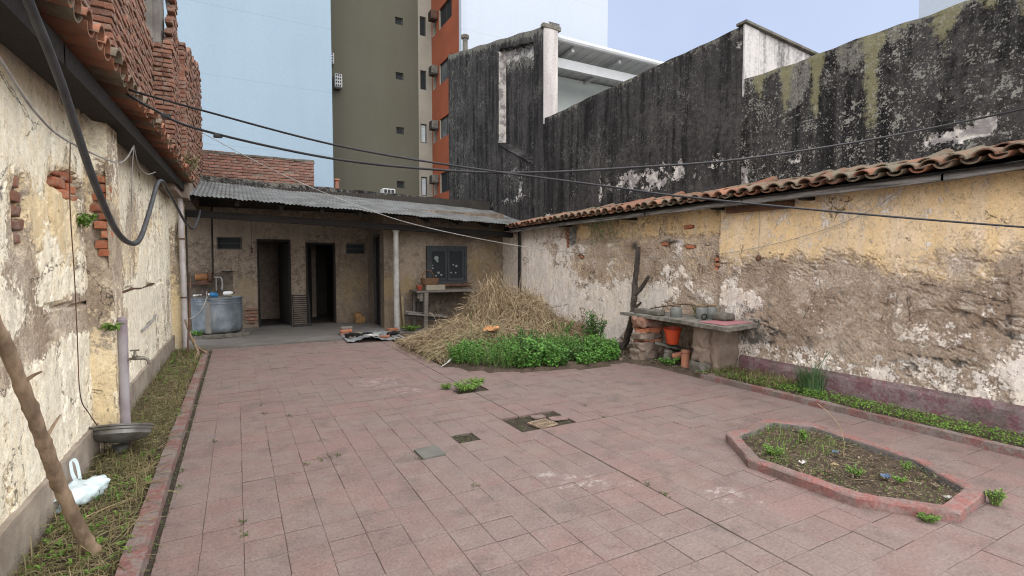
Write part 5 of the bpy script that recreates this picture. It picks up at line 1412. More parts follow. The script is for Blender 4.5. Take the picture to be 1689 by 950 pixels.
def strand(b, p, az, L, W, rise, sag, seg=4, kink=0.25):
    p = Vector(p); vs = []; fs = []
    a = az; q = p.copy(); v = rise
    for i in range(seg+1):
        d = Vector((math.cos(a), math.sin(a), 0)); s = Vector((-d.y, d.x, 0))*W/2*(1 - 0.5*i/seg)
        s.z = random.uniform(-0.3,0.3)*W
        vs += [q - s, q + s]
        q = q + d*L/seg*math.cos(math.atan(v)) + Vector((0,0,1))*v*L/seg
        v -= sag; a += random.gauss(0, kink)
    for i in range(seg): fs.append((2*i, 2*i+1, 2*i+3, 2*i+2))
    b.add(vs, fs)

M_joint = leafy('joint_moss', [(0.06,0.085,0.025),(0.10,0.13,0.04),(0.045,0.06,0.02),(0.13,0.15,0.06)], 0.7, 0.1)
M_creep = leafy('pale_creeper_leaf', [(0.10,0.17,0.075),(0.16,0.24,0.12),(0.075,0.14,0.05),(0.20,0.28,0.16)], 0.5, 0.2)
rp = random.Random(11)
# grass and straw of the left strip
b = MB()
for _ in range(4200):
    x = rp.uniform(-0.94, -0.54); y = 2.2 + 8.0*rp.random()**1.25
    dens = float(vn(np.array([x*4.0]), np.array([y*1.8]), 501)[0])
    if dens < 0.30: continue
    z = 0.02
    blade(b, (x, y, z), rp.uniform(0, 6.28), rp.uniform(0.03, 0.10)*(0.6+0.8*dens), rp.uniform(0.003,0.006), rp.uniform(0.1,0.8), rp.uniform(0.2,0.9))
for _ in range(3800):
    x = rp.uniform(-0.93, -0.56); y = 2.2 + 8.0*rp.random()**1.25
    strand(b, (x, y, 0.035+rp.uniform(0,0.02)), rp.uniform(0,6.28), rp.uniform(0.08,0.28), rp.uniform(0.003,0.006), rp.uniform(0,0.3), 0.12, 3)
for _ in range(420):
    y = 2.3 + 7.6*rp.random()**1.3; x = rp.choice((rp.uniform(-0.94,-0.86), rp.uniform(-0.62,-0.53), rp.uniform(-0.9,-0.55)))
    blade(b, (x, y, 0.02), rp.uniform(0, 6.28), rp.uniform(0.10, 0.24), rp.uniform(0.004,0.007), rp.uniform(0.1,0.7), rp.uniform(0.2,0.8))
stuff(b.build('strip_grass', M_grass, origin=(-0.75,5,0)), 'dry and green grass over the soil strip below the left wall', 'grass')
b = MB()
for _ in range(230):
    x = rp.uniform(-0.93, -0.50); y = rp.choice((rp.uniform(2.5,4.2), rp.uniform(2.5,10), rp.uniform(7.5,10.3)))
    for q in range(rp.randint(3,7)):
        leaf(b, (x, y, 0.03+rp.uniform(0,0.04)), (rp.uniform(-1,1), rp.uniform(-1,1), rp.uniform(0.2,1)), rp.uniform(0.02,0.05), rp.uniform(0.012,0.022))
stuff(b.build('strip_weeds', M_lime, origin=(-0.75,5,0)), 'small broadleaf weeds among the grass of the left strip', 'weeds')
# right strip ground cover
b = MB()
for _ in range(4200):
    y = rp.uniform(0.8, 4.75); x = rp.uniform(5.39, 5.68 if y < 3.6 else 5.85)
    z = 0.04 + rp.uniform(0, 0.07)
    leaf(b, (x, y, z), (rp.uniform(-1,1), rp.uniform(-1,1), rp.uniform(0.0,0.9)), rp.uniform(0.015,0.04), rp.uniform(0.010,0.02), 0.2, rp.uniform(-0.6,0.6))
stuff(b.build('ground_cover', M_lime, origin=(5.5,3,0)), 'bright green ground cover in the strip below the right wall', 'ground cover')
b = MB()
for _ in range(700):
    y = rp.uniform(3.7, 4.8); x = rp.uniform(5.40, 5.88)
    blade(b, (x, y, 0.03), rp.uniform(0,6.28), rp.uniform(0.06,0.2), 0.007, rp.uniform(0.2,0.9), rp.uniform(0.2,0.9))
stuff(b.build('dry_grass', M_grass, origin=(5.6,4.2,0)), 'tangle of drying grass at the far end of the right strip', 'grass')
gc = thing('grass_clump', 'tall upright grey-green clump of grass against the maroon plinth', 'grass clump', (5.70, 3.42, 0.02))
b = MB()
for _ in range(190):
    a = rp.uniform(0,6.28); r = 0.13*math.sqrt(rp.random())
    blade(b, (5.70+r*math.cos(a), 3.42+r*math.sin(a)*1.1, 0.02), a, rp.uniform(0.2,0.42), rp.uniform(0.007,0.012), rp.uniform(0.03,0.35), rp.uniform(0.02,0.25))
b.build('blades', M_clump, gc)
b = MB()
for _ in range(3): b.tube([(5.72+rp.uniform(-.05,.05),3.40+rp.uniform(-.05,.05),0.02),(5.74+rp.uniform(-.1,.1),3.38,0.3),(5.78,3.3+rp.uniform(-.1,.1),0.52)],0.0025,4)
b.build('seed_stalk', M_clump, gc)

# hay heap: a mound of soil and thatch with strands lying on it
def hayz(x, y):
    def g(cx, cy, rx, ry, h): return h*math.exp(-(((x-cx)/rx)**2 + ((y-cy)/ry)**2)*1.3)
    z = max(g(4.25,8.55,0.80,0.8,1.02), g(4.80,8.40,0.80,0.85,0.84), g(4.5,8.0,0.8,0.7,0.70), g(3.45,8.35,0.75,0.8,0.42), g(3.05,8.3,0.55,0.9,0.26), g(5.35,8.1,0.7,0.7,0.38), g(3.7,7.6,0.9,0.5,0.36))
    return z
hp = thing('hay_heap', 'big heap of dry straw and cut grass behind the green weeds', 'hay heap', (4.2, 8.3, 0))
xs = np.linspace(2.66, 5.95, 80); ys = np.linspace(7.0, 10.2, 70)
b = MB()
for y in ys:
    for x in xs:
        b.v.append((x, y, hayz(x, y)*0.95 - 0.02 + 0.05*float(fbm(np.array([x*6.0]), np.array([y*6.0]), 601)[0]) - 0.02))
for j in range(len(ys)-1):
    for i in range(len(xs)-1):
        a = j*len(xs)+i; b.f.append((a,a+1,a+len(xs)+1,a+len(xs))); b.m.append(0)
M_thatch = simple('matted_straw', (0.19,0.135,0.07), (0.10,0.07,0.04), 14, 0.95, bump=1.0, bscale=60)
b.build('thatch', M_thatch, hp, smooth=True)
b = MB(); b2 = MB()
cnt = 0
while cnt < 17000:
    x = rp.uniform(2.66, 5.9); y = rp.uniform(7.05, 9.4)
    z = hayz(x, y)
    if z < 0.045 or (z < 0.12 and rp.random() < 0.4): continue
    cnt += 1
    e = 0.05
    gx = (hayz(x+e,y)-hayz(x-e,y))/(2*e); gy = (hayz(x,y+e)-hayz(x,y-e))/(2*e)
    az = math.atan2(-gy, -gx) + rp.gauss(0, 1.5)
    slope = gx*math.cos(az) + gy*math.sin(az)
    L = rp.uniform(0.12, 0.50)
    m_ = b2 if (x < 3.75 and y < 7.9 and rp.random() < 0.45) or rp.random() < 0.05 else b
    strand(m_, (x, y, z + rp.uniform(-0.005, 0.05)), az, L, rp.uniform(0.005,0.011), slope + rp.uniform(0.0,0.45), rp.uniform(0.05,0.30), 4, 0.38)
for _ in range(420):      # wild ends sticking out
    x = rp.gauss(4.35, 0.45); y = rp.gauss(8.4, 0.3)
    strand(b, (x, y, hayz(x,y)), rp.uniform(0,6.28), rp.uniform(0.2,0.42), 0.006, rp.uniform(0.4,2.2), rp.uniform(0.2,0.6), 5, 0.2)
o = b.build('straw', M_hay, hp); o['kind'] = 'stuff'
o = b2.build('faded_straw', M_haygreen, hp); o['kind'] = 'stuff'

# the green weed patch in front
def weedh(x, y):
    f = 0.5+0.6*float(fbm(np.array([x*2.0]), np.array([y*2.0]), 701)[0])
    return f
M_stem = simple('weed_stem', (0.10,0.15,0.05), (0.13,0.14,0.06), 8, 0.8)
b = MB(); bdk = MB(); st_ = MB()
WB = [(2.72,6.98),(2.86,6.66),(3.08,6.36),(3.42,6.16),(3.77,6.03),(4.4,5.95),(5.10,5.97),(5.25,6.3),(5.15,6.9),(4.7,7.25),(4.0,7.3),(3.3,7.35),(2.9,7.3)]
n_ = 0
while n_ < 1050:
    x = rp.uniform(2.7,5.3); y = rp.uniform(5.9,7.35)
    if not inpoly(x, y, WB): continue
    n_ += 1
    gapn = float(vn(np.array([x*3.1]), np.array([y*3.1]), 733)[0])
    if gapn < 0.22: continue
    edge = 0.55 + 0.45*min(1, (y-5.9)/0.5)
    H = (0.05 + 0.40*weedh(x,y)*(0.55+0.6*gapn))*edge*rp.uniform(0.55,1.15)
    lean = Vector((rp.gauss(0,0.25), rp.gauss(-0.08,0.25), 1))
    st_.tube([(x,y,0.0), Vector((x,y,0))+lean*H*0.95], 0.004, 4, cap=False)
    big = float(vn(np.array([x*1.3]), np.array([y*1.3]), 702)[0])
    kind = float(vn(np.array([x*2.2]), np.array([y*2.2]), 744)[0]) > 0.62
    nl = rp.randint(7,10) if kind else rp.randint(12,18)
    for q in range(nl):
        f = 0.25 + 0.75*(q/(nl-1))
        a = q*2.4 + rp.uniform(-0.4,0.4)
        p = Vector((x,y,0)) + lean*H*f
        L = (0.030+0.085*big)*rp.uniform(0.6,1.35)*(1.15-0.35*f)
        leaf(bdk if kind else b, p, (math.cos(a), math.sin(a), rp.uniform(0.0,0.6)), L*(1.5 if kind else 1.0), L*rp.uniform(0.55,0.85)*(1.3 if kind else 1.0), rp.uniform(0.1,0.45), rp.uniform(-0.4,0.4))
ob = b.build('weed_patch', M_weed, origin=(4.0,6.5,0)); stuff(ob, 'dense patch of bright green leafy weeds in front of the hay heap', 'weeds')
s_ = st_.build('stem', M_stem, ob); s_.location = (0,0,0); s_.data.transform(Matrix.Translation((0,0,0)))
s_['kind'] = 'stuff'
s2_ = bdk.build('broad_leaves', M_weeddark, ob); s2_['kind'] = 'stuff'
# taller bushy weed by the wall
def bushy(name, label, cat, loc, H, Rr, nst, mat, seed, lsize=0.06, group=None):
    r = random.Random(seed); t = thing(name, label, cat, loc, group)
    lb = MB(); sb = MB()
    for s in range(nst):
        a = r.uniform(0,6.28); rad = Rr*math.sqrt(r.random())
        base = Vector(loc) + Vector((rad*0.3*math.cos(a), rad*0.3*math.sin(a), 0)); tip = Vector(loc) + Vector((rad*math.cos(a), rad*math.sin(a), H*r.uniform(0.55,1.0)))
        mid = (base+tip)/2 + Vector((0,0,H*0.1))
        sb.tube([base, mid, tip], 0.004, 4, cap=False)
        nl = r.randint(8,13)
        for q in range(nl):
            f = 0.2 + 0.8*q/(nl-1); p = base.lerp(tip, f) + Vector((0,0,H*0.1*math.sin(f*3.14)))
            aa = r.uniform(0,6.28); L = lsize*r.uniform(0.6,1.3)
            leaf(lb, p, (math.cos(aa), math.sin(aa), r.uniform(-0.2,0.6)), L, L*r.uniform(0.4,0.7), r.uniform(0.1,0.5), r.uniform(-0.5,0.5))
    sb.build('stem', M_stem, t); lb.build('foliage', mat, t)
    return t
bushy('bush', 'dark bushy weed standing against the white wall left of the dead trunk', 'bush', (5.35, 6.95, 0.02), 0.66, 0.22, 40, M_weeddark, 21, 0.075)
bushy('bush', 'low thin weed on the flank of the hay heap near the white wall', 'bush', (5.1, 7.6, 0.1), 0.42, 0.28, 16, M_weed, 22, 0.05)
bushy('weed_tuft', 'leafy weed growing at the foot of the left counter pier', 'weed', (5.42, 5.32, 0.0), 0.17, 0.17, 26, M_weed, 23, 0.05, 'weeds by the counter')
bushy('weed_tuft', 'leafy weed under the counter beside the clay pipes', 'weed', (5.60, 4.98, 0.03), 0.19, 0.12, 20, M_weed, 24, 0.05, 'weeds by the counter')
bushy('weed_tuft', 'small weed on the rubble right of the counter wall', 'weed', (5.42, 4.62, 0.0), 0.09, 0.12, 14, M_lime, 25, 0.04, 'weeds by the counter')
bushy('weed_tuft', 'weed rooted at the far right corner of the octagonal planter', 'weed', (4.11, 1.30, 0.0), 0.10, 0.055, 30, M_lime, 26, 0.018, 'weeds round the planter')
bushy('weed_tuft', 'weed growing along the near outer side of the octagonal planter', 'weed', (3.50, 1.40, 0.0), 0.045, 0.06, 30, M_lime, 27, 0.016, 'weeds round the planter')
for i, (x, y, h, r, lab) in enumerate(((3.58,2.43,0.07,0.09,'bright leafy weed at the left end inside the planter'),(3.74,1.92,0.06,0.07,'leafy weed near the middle inside the planter'),(4.10,2.52,0.10,0.06,'upright weed by the cracked back wall inside the planter'),(4.16,1.80,0.06,0.05,'weed at the back right inside the planter'),(3.88,1.72,0.04,0.05,'small weed among litter at the right inside the planter'))):
    bushy('weed_tuft', lab, 'weed', (x, y, 0.03), h, r, (26,18,9,14,12)[i], M_lime, 30+i, (0.022,0.017,0.03,0.015,0.02)[i], 'weeds in the planter')
bushy('weed_tuft', 'weeds filling the far missing-tile gap near the weed bed', 'weed', (2.36, 5.52, -0.01), 0.10, 0.20, 34, M_lime, 41, 0.035, 'weeds in the patio gaps')
bushy('weed_tuft', 'small weed right of the far missing-tile gap', 'weed', (2.62, 5.78, -0.01), 0.07, 0.12, 20, M_lime, 42, 0.03, 'weeds in the patio gaps')
bushy('weed_tuft', 'small weed left of the far missing-tile gap', 'weed', (2.16, 5.66, -0.0), 0.07, 0.07, 14, M_lime, 43, 0.03, 'weeds in the patio gaps')
cp = thing('creeper', 'pale green creeper hanging down the right wall from under the eave', 'creeper', (5.88, 7.5, 1.75))
lb_ = MB(); sb_ = MB()
for q in range(9):
    y0 = rp.uniform(7.25, 7.75); y1 = y0 + rp.uniform(-0.25, 0.25); zt_ = rp.uniform(2.36, 2.55); zl = rp.uniform(1.72, 2.15)
    pp = [Vector((5.72+0.05*rp.random(), y0, zt_)), Vector((5.83, (y0+y1)/2+rp.uniform(-.08,.08), (zt_+zl)/2+0.05)), Vector((5.90, y1, zl))]
    sb_.tube(pp, 0.003, 4, cap=False)
    for w_ in range(15):
        f = rp.random(); p = (pp[0].lerp(pp[1], f*2) if f < 0.5 else pp[1].lerp(pp[2], f*2-1)) + Vector((rp.uniform(-.05,.01), rp.uniform(-.06,.06), rp.uniform(-.03,.03)))
        L = rp.uniform(0.03, 0.07); leaf(lb_, p, (rp.uniform(-1,0.2), rp.uniform(-1,1), rp.uniform(-0.6,0.5)), L, L*0.6, 0.2, rp.uniform(-0.6,0.6))
sb_.build('stem', M_stem, cp); lb_.build('foliage', M_creep, cp)
bushy('creeper', 'little wild plant rooted in the left wall below the broken brick patch', 'plant', (-0.97, 4.75, 1.76), 0.10, 0.08, 9, M_lime, 45, 0.05)
bushy('creeper', 'small weed growing from the pilaster side above the standpipe', 'plant', (-0.86, 4.93, 0.98), 0.05, 0.06, 6, M_lime, 46, 0.05)
bushy('bush', 'wispy grass growing on the left tiled eave beside the veranda roof', 'plant', (-0.66, 9.6, 2.92), 0.30, 0.25, 18, M_grass, 47, 0.07)
bushy('weed_tuft', 'green weeds at the foot of the water tank', 'weed', (-0.72, 11.75, 0.02), 0.18, 0.18, 24, M_weed, 48, 0.05, 'weeds by the veranda')
bushy('weed_tuft', 'short grass at the foot of the veranda column', 'weed', (3.35, 10.9, 0.02), 0.10, 0.22, 40, M_lime, 49, 0.05, 'weeds by the veranda')
# little sprouts in the joints and soil showing in the gaps
b = MB()
for (x0, x1, y0, y1) in HOLES:
    for _ in range(70 if x0 != 2.2 or y0 > 5 else 150):
        x = rp.uniform(x0, x1); y = rp.uniform(y0, y1)
        if x0 == 2.2 and y0 < 4 and 2.35 < x < 2.62 and 3.9 < y < 4.15: continue
        leaf(b, (x, y, -0.016), (rp.uniform(-1,1), rp.uniform(-1,1), rp.uniform(0.1,0.8)), rp.uniform(0.012,0.03), rp.uniform(0.008,0.015))
for (x, y) in ((0.0,3.27),(0.0,3.12),(0.53,4.05),(0.60,4.07),(0.66,4.09),(0.42,4.02),(1.2,3.72),(1.38,3.08),(2.42,2.55),(2.41,2.38),(3.12,3.9),(0.2,5.6),(0.2,5.95),(0.42,5.4),(-0.2,4.9),(-0.38,4.3),(-0.37,4.0),(3.2,4.3),(4.4,0.9),(1.6,9.95),(1.4,10.3),(1.9,10.3),(0.8,10.33)):
    for _ in range(12): leaf(b, (x+rp.gauss(0,0.012), y+rp.gauss(0,0.02), 0.0), (rp.uniform(-1,1), rp.uniform(-1,1), rp.uniform(0.3,1)), rp.uniform(0.015,0.035), rp.uniform(0.006,0.013))
for _ in range(400):
    y = rp.uniform(2.6, 9.6); x = -0.405 + rp.gauss(0,0.012)
    leaf(b, (x, y, 0.0), (rp.uniform(-1,1), rp.uniform(-1,1), rp.uniform(0.1,1)), rp.uniform(0.008,0.024), rp.uniform(0.005,0.01))
stuff(b.build('joint_sprouts', M_joint, origin=(1,4,0)), 'tiny sprouts and moss in the joints and gaps of the patio tiles', 'sprouts')
gs = MB()
for (x0, x1, y0, y1) in HOLES:
    nx, ny_ = 14, 12; o_ = len(gs.v)
    for j in range(ny_):
        for i in range(nx):
            gs.v.append((x0+0.002+(x1-x0-0.004)*i/(nx-1), y0+0.002+(y1-y0-0.004)*j/(ny_-1), -0.020 + 0.008*rp.random()))
    for j in range(ny_-1):
        for i in range(nx-1): gs.f.append((o_+j*nx+i, o_+j*nx+i+1, o_+(j+1)*nx+i+1, o_+(j+1)*nx+i)); gs.m.append(0)
for (xa, xb_, ya, yb_) in ((-0.435,-0.392,0.5,9.8),):
    gs.add([(xa,ya,-0.004),(xb_,ya,-0.004),(xb_,yb_,-0.004),(xa,yb_,-0.004)],[(0,1,2,3)])
struct(gs.build('gap_soil', M_damp, origin=(2,4,0)))
# litter: planter, counter foot, strip
b = MB()
for _ in range(2600):
    x = rp.uniform(3.25,4.55); y = rp.uniform(1.3,3.0)
    if not inpoly(x, y, INN): continue
    leaf(b, (x, y, 0.034+rp.uniform(0,0.012)), (rp.uniform(-1,1), rp.uniform(-1,1), rp.uniform(-0.1,0.3)), rp.uniform(0.012,0.04), rp.uniform(0.008,0.02), 0.1, rp.uniform(-0.5,0.5))
for _ in range(420):
    x = rp.uniform(3.35,4.4); y = rp.uniform(1.6,2.9)
    if inpoly(x, y, INN): strand(b, (x, y, 0.04), rp.uniform(0,6.28), rp.uniform(0.08,0.2), 0.004, 0.1, 0.08, 3)
stuff(b.build('planter_litter', M_litter, origin=(3.7,2,0)), 'dead leaves and twigs littering the planter soil', 'litter')
b = MB()
for _ in range(1500):
    x = rp.uniform(4.9,6.0); y = rp.uniform(4.5,6.6)
    if x < 5.3 and y < 5.9: continue
    leaf(b, (x, y, float(bedz(np.array([x]),np.array([y]))[0])+0.012), (rp.uniform(-1,1), rp.uniform(-1,1), rp.uniform(-0.1,0.3)), rp.uniform(0.015,0.05), rp.uniform(0.01,0.03), 0.1, rp.uniform(-0.5,0.5))
stuff(b.build('ground_litter', M_litter, origin=(5.5,5.5,0)), 'dead leaves and crumbs of rubble on the soil round the counter', 'litter')
b = MB()
b.tube([(4.02,2.15,0.03),(4.04,2.16,0.14),(4.02,2.19,0.27),(3.97,2.25,0.36),(3.92,2.30,0.42)],0.0022,5)
tag(b.build('dry_stalk', M_straw), 'single thin dry stalk arching up from the planter', 'stalk')
M_litterblue = simple('blue_wrapper', (0.05,0.09,0.16), (0.12,0.16,0.22), 30, 0.5)
M_paper = simple('pale_scrap', (0.50,0.49,0.46), (0.4,0.38,0.35), 20, 0.8)
def scrap(label, loc, s, mat, seed, name='litter_scrap', cat='litter'):
    r = random.Random(seed); b = MB(); N = 6; vs = []; fs = []
    for i in range(N):
        for j in range(N):
            x = (i/(N-1)-0.5)*s*(1+r.uniform(-.2,.2)); y = (j/(N-1)-0.5)*s*0.7*(1+r.uniform(-.2,.2))
            vs.append((loc[0]+x, loc[1]+y, loc[2]+r.uniform(0.0,0.35)*s))
    for i in range(N-1):
        for j in range(N-1): fs.append((i*N+j,(i+1)*N+j,(i+1)*N+j+1,i*N+j+1))
    b.add(vs, fs); return tag(b.build(name, mat), label, cat)
scrap('crumpled dark blue wrapper lying in the middle of the planter', (3.88,1.80,0.035), 0.07, M_litterblue, 1)
scrap('crumpled blue wrapper near the back wall of the planter', (4.04,2.22,0.035), 0.06, M_litterblue, 2)
scrap('pale paper scrap at the left in the planter', (3.62,2.22,0.035), 0.05, M_paper, 3)
scrap('pale scrap at the right end of the planter', (3.88,1.45,0.035), 0.045, M_paper, 4)
scrap('dry tan leaf in the planter below the stalk', (3.78,2.08,0.035), 0.055, M_straw, 5)
b = MB()
for _ in range(2400):
    x = rp.uniform(3.3,4.5); y = rp.uniform(1.35,2.95)
    if not inpoly(x, y, INN) or float(vn(np.array([x*7.0]), np.array([y*7.0]), 555)[0]) < 0.5: continue
    leaf(b, (x, y, 0.035), (rp.uniform(-1,1), rp.uniform(-1,1), rp.uniform(0.1,0.9)), rp.uniform(0.008,0.022), rp.uniform(0.006,0.012))
for _ in range(260):
    x = rp.uniform(3.35,4.2); y = rp.uniform(2.2,2.92)
    if inpoly(x, y, INN): blade(b, (x, y, 0.03), rp.uniform(0,6.28), rp.uniform(0.04,0.12), 0.004, rp.uniform(0.1,0.9), rp.uniform(0.2,0.9))
stuff(b.build('planter_sprouts', M_lime, origin=(3.8,2.1,0)), 'small sprouts and grass scattered over the planter soil', 'sprouts')
# drain grate and broken tile pieces in the big gap
g = MB()
for i in range(9):
    g.box((2.37+i*0.027,3.915,-0.004),(2.382+i*0.027,4.13,0.006))
g.box((2.355,3.905,-0.006),(2.37,4.14,0.008)); g.box((2.605,3.905,-0.006),(2.62,4.14,0.008)); g.box((2.37,3.903,-0.006),(2.605,3.915,0.008)); g.box((2.37,4.13,-0.006),(2.605,4.142,0.008)); g.box((2.37,4.015,-0.003),(2.605,4.03,0.007))
g.v = [(2.49+(p[0]-2.49)*0.8-(p[1]-4.02)*0.12, 4.00+(p[1]-4.02)*0.8+(p[0]-2.49)*0.12, p[2]) for p in g.v]
tag(g.build('drain_grate', simple('sandy_rust_grate',(0.30,0.23,0.16),(0.18,0.13,0.09),14,0.9)), 'sand-coloured drain grate in the large missing-tile gap', 'drain grate')
for i, (x, y, s, lab) in enumerate(((2.70,4.06,0.09,'broken pale tile piece right of the drain grate'),(2.56,4.20,0.07,'broken tile piece behind the drain grate'))):
    b = MB(); b.rough((x-s,y-s*0.6,-0.006),(x+s,y+s*0.6,0.014),0.05,0.01,i+50); tag(b.build('rubble_piece', M_tile), lab, 'rubble', 'broken pieces in the gap')
# ------------------------------------------------------------------ left strip things
def smooth_path(pts, n=6):
    P_ = [Vector(p) for p in pts]; out = []
    for i in range(len(P_)-1):
        p0 = P_[max(i-1,0)]; p1 = P_[i]; p2 = P_[i+1]; p3 = P_[min(i+2,len(P_)-1)]
        for s in range(n):
            t = s/n
            out.append(0.5*((2*p1) + (p2-p0)*t + (2*p0-5*p1+4*p2-p3)*t*t + (3*p1-p0-3*p2+p3)*t**3))
    out.append(P_[-1]); return out
# leaning branch
br = thing('branch', 'thick knobbly bare branch leaning in the near left corner', 'branch', (-0.66, 3.24, 0.02))
b = MB()
pth = smooth_path([(-0.655,3.235,0.0),(-0.70,3.17,0.16),(-0.745,3.05,0.45),(-0.76,2.93,0.68),(-0.775,2.80,0.92),(-0.80,2.62,1.24),(-0.82,2.5,1.40)], 14)
rad = []
for i, p in enumerate(pth):
    f = i/(len(pth)-1); rad.append((0.031-0.009*f)*(1 + (0.13 if i % 11 == 0 else 0) + 0.05*math.sin(i*1.3)))
b.tube(pth, rad, 20); b.v = [tuple(Vector(p) + mnoise.noise_vector(Vector((p[0]*40,p[1]*40,p[2]*12)))*0.004) for p in b.v]; b.build('limb', M_bark, br, smooth=True)
for (i, d, L) in ((44,(0.15,0.25,0.35),0.13),(60,(0.3,-0.1,0.2),0.09),(72,(-0.1,0.3,0.15),0.10),(28,(0.2,0.15,0.1),0.03)):
    b = MB(); p = pth[i]; d = Vector(d).normalized(); b.tube([p, p+d*L*0.6+Vector((0,0,0.005)), p+d*L], [0.010,0.007,0.004], 6); b.build('twig', M_bark, br)
# plastic bag
pb_ = thing('plastic_bag', 'crumpled thin white plastic carrier bag behind the leaning branch', 'bag', (-0.86, 4.0, 0.03))
b = MB(); r = random.Random(5); N1, N2 = 30, 22; vs = []; fs = []
for i in range(N1):
    for j in range(N2):
        a = 2*math.pi*j/N2; f = i/(N1-1)
        prof = math.sin(math.pi*min(1,0.12+f*0.86))**0.7
        rr = 0.115*prof*(1 + 0.35*mnoise.noise(Vector((f*5, math.cos(a)*1.7, math.sin(a)*1.7))) + 0.35*mnoise.noise(Vector((f*9, math.cos(a)*3+5, math.sin(a)*3))))
        yy = 3.80 + f*0.36; xx = -0.93 + f*0.13
        vs.append((xx + rr*math.cos(a)*0.9, yy + 0.03*mnoise.noise(Vector((f*8,a,2))), 0.035 + max(0, 0.055 + 0.55*rr*math.sin(a)) ))
for i in range(N1-1):
    for j in range(N2): fs.append((i*N2+j, i*N2+(j+1)%N2, (i+1)*N2+(j+1)%N2, (i+1)*N2+j))
b.add(vs, fs); b.build('body', M_bagp, pb_, smooth=True)
for s, (pts) in enumerate(([(-0.92,3.90,0.09),(-0.955,3.86,0.05),(-0.965,3.80,0.02),(-0.92,3.76,0.015),(-0.89,3.82,0.03),(-0.88,3.9,0.06)], [(-0.90,4.05,0.10),(-0.935,4.07,0.18),(-0.945,4.09,0.26),(-0.92,4.1,0.24),(-0.90,4.08,0.12)])):
    h_ = MB(); pp = smooth_path(pts, 5); vs = []; fs = []
    for p in pp: vs += [p + Vector((0.007,0.004,0.006)), p - Vector((0.007,0.004,0.006))]
    for i in range(len(pp)-1): fs.append((2*i,2*i+1,2*i+3,2*i+2))
    h_.add(vs, fs); h_.build('handle', M_bagp, pb_)
# standpipe with tap
sp = thing('standpipe', 'purple painted vertical water pipe with a brass tap beside the near pilaster', 'standpipe', (-0.80, 5.05, 0.02))
b = MB(); b.tube([(-0.815,5.03,0.0),(-0.815,5.03,0.5),(-0.815,5.035,1.05)], 0.037, 14); b.lathe([(0.037,0),(0.025,0.02),(0.0,0.028)],14,(-0.815,5.035,1.048)); smooth_by_angle(b.build('pipe', M_pipepurple, sp), 40)
b = MB()
b.tube(smooth_path([(-0.79,5.02,0.73),(-0.74,5.02,0.735),(-0.69,5.02,0.735),(-0.655,5.02,0.72),(-0.645,5.02,0.68)],4), [0.011]*4+[0.016]*5+[0.013]*4+[0.012]*4, 10)
b.lathe([(0.018,0),(0.018,0.02),(0.010,0.025),(0.010,0.05)], 10, (-0.735,5.02,0.74)); 
tp = b.build('tap', M_brass, sp, smooth=True)
b = MB(); b.tube([(-0.765,5.02,0.80),(-0.705,5.02,0.80)], 0.007, 6); b.tube([(-0.735,5.02,0.785),(-0.735,5.02,0.80)],0.007,6); b.build('tap_handle', M_brass, tp)
# upturned steel bowl on a stub
bs = thing('steel_basin', 'tarnished round steel basin propped on a cone at the foot of the standpipe', 'basin', (-0.83, 4.86, 0.02))
b = MB()
b.lathe([(0.0,0.05),(0.07,0.055),(0.15,0.075),(0.19,0.11),(0.195,0.16),(0.207,0.165),(0.209,0.175),(0.203,0.178),(0.19,0.17),(0.184,0.12),(0.14,0.09),(0.0,0.08)], 36, (-0.82,4.80,0.075), (R(-20),R(4),0))
smooth_by_angle(b.build('bowl', M_steel, bs), 35)
b = MB(); b.lathe([(0.028,0.0),(0.034,0.02),(0.05,0.07),(0.055,0.075)], 18, (-0.82,4.84,0.02)); smooth_by_angle(b.build('stub', M_steel, bs), 35)
b = MB(); b.lathe([(0.194,0.138),(0.201,0.142),(0.196,0.146)], 36, (-0.82,4.80,0.075), (R(-20),R(4),0)); b.build('rim_band', M_steel, bs)
# white downpipe
dp = thing('downpipe', 'dirty white vertical downpipe at the far end of the left wall', 'pipe', (-0.80, 10.35, 0))
b = MB(); b.tube([(-0.81,10.34,0.02),(-0.81,10.34,1.3),(-0.82,10.34,2.62)], 0.042, 14); smooth_by_angle(b.build('pipe', M_pipew, dp), 40)
b = MB(); 
for z in (0.9, 1.9): b.tube([(-0.81,10.34,z),(-0.81,10.34,z+0.025)], 0.046, 14)
b.build('clip', M_rust, dp)
# sticks at the far end of the strip
for i, (pts, r0, lab, mt) in enumerate((
    ([(-0.72,9.5,0.02),(-0.70,9.9,0.7),(-0.70,10.3,1.35)], 0.016, 'thin rusty brown pole leaning between the downpipe and the tank', M_rust),
    ([(-0.45,9.45,0.06),(-0.62,9.7,0.16),(-0.70,9.85,0.34),(-0.78,10.1,0.55)], 0.022, 'bent bare stick leaning low by the downpipe foot', M_bark),
    ([(-0.60,9.1,0.02),(-0.56,9.3,0.10),(-0.61,9.5,0.19),(-0.64,9.7,0.28)], 0.024, 'short pale crooked stick at the end of the strip', M_bark),
    ([(-0.92,3.55,0.04),(-0.74,3.72,0.05),(-0.60,3.85,0.045)], 0.006, 'thin pale stalk lying across the strip near the branch', M_straw))):
    b = MB(); pp = smooth_path(pts, 5); b.tube(pp, [r0*(1-0.4*j/len(pp)) for j in range(len(pp))], 7, wob=0.08)
    tag(b.build('stick', mt, smooth=True), lab, 'stick', 'sticks along the left strip')
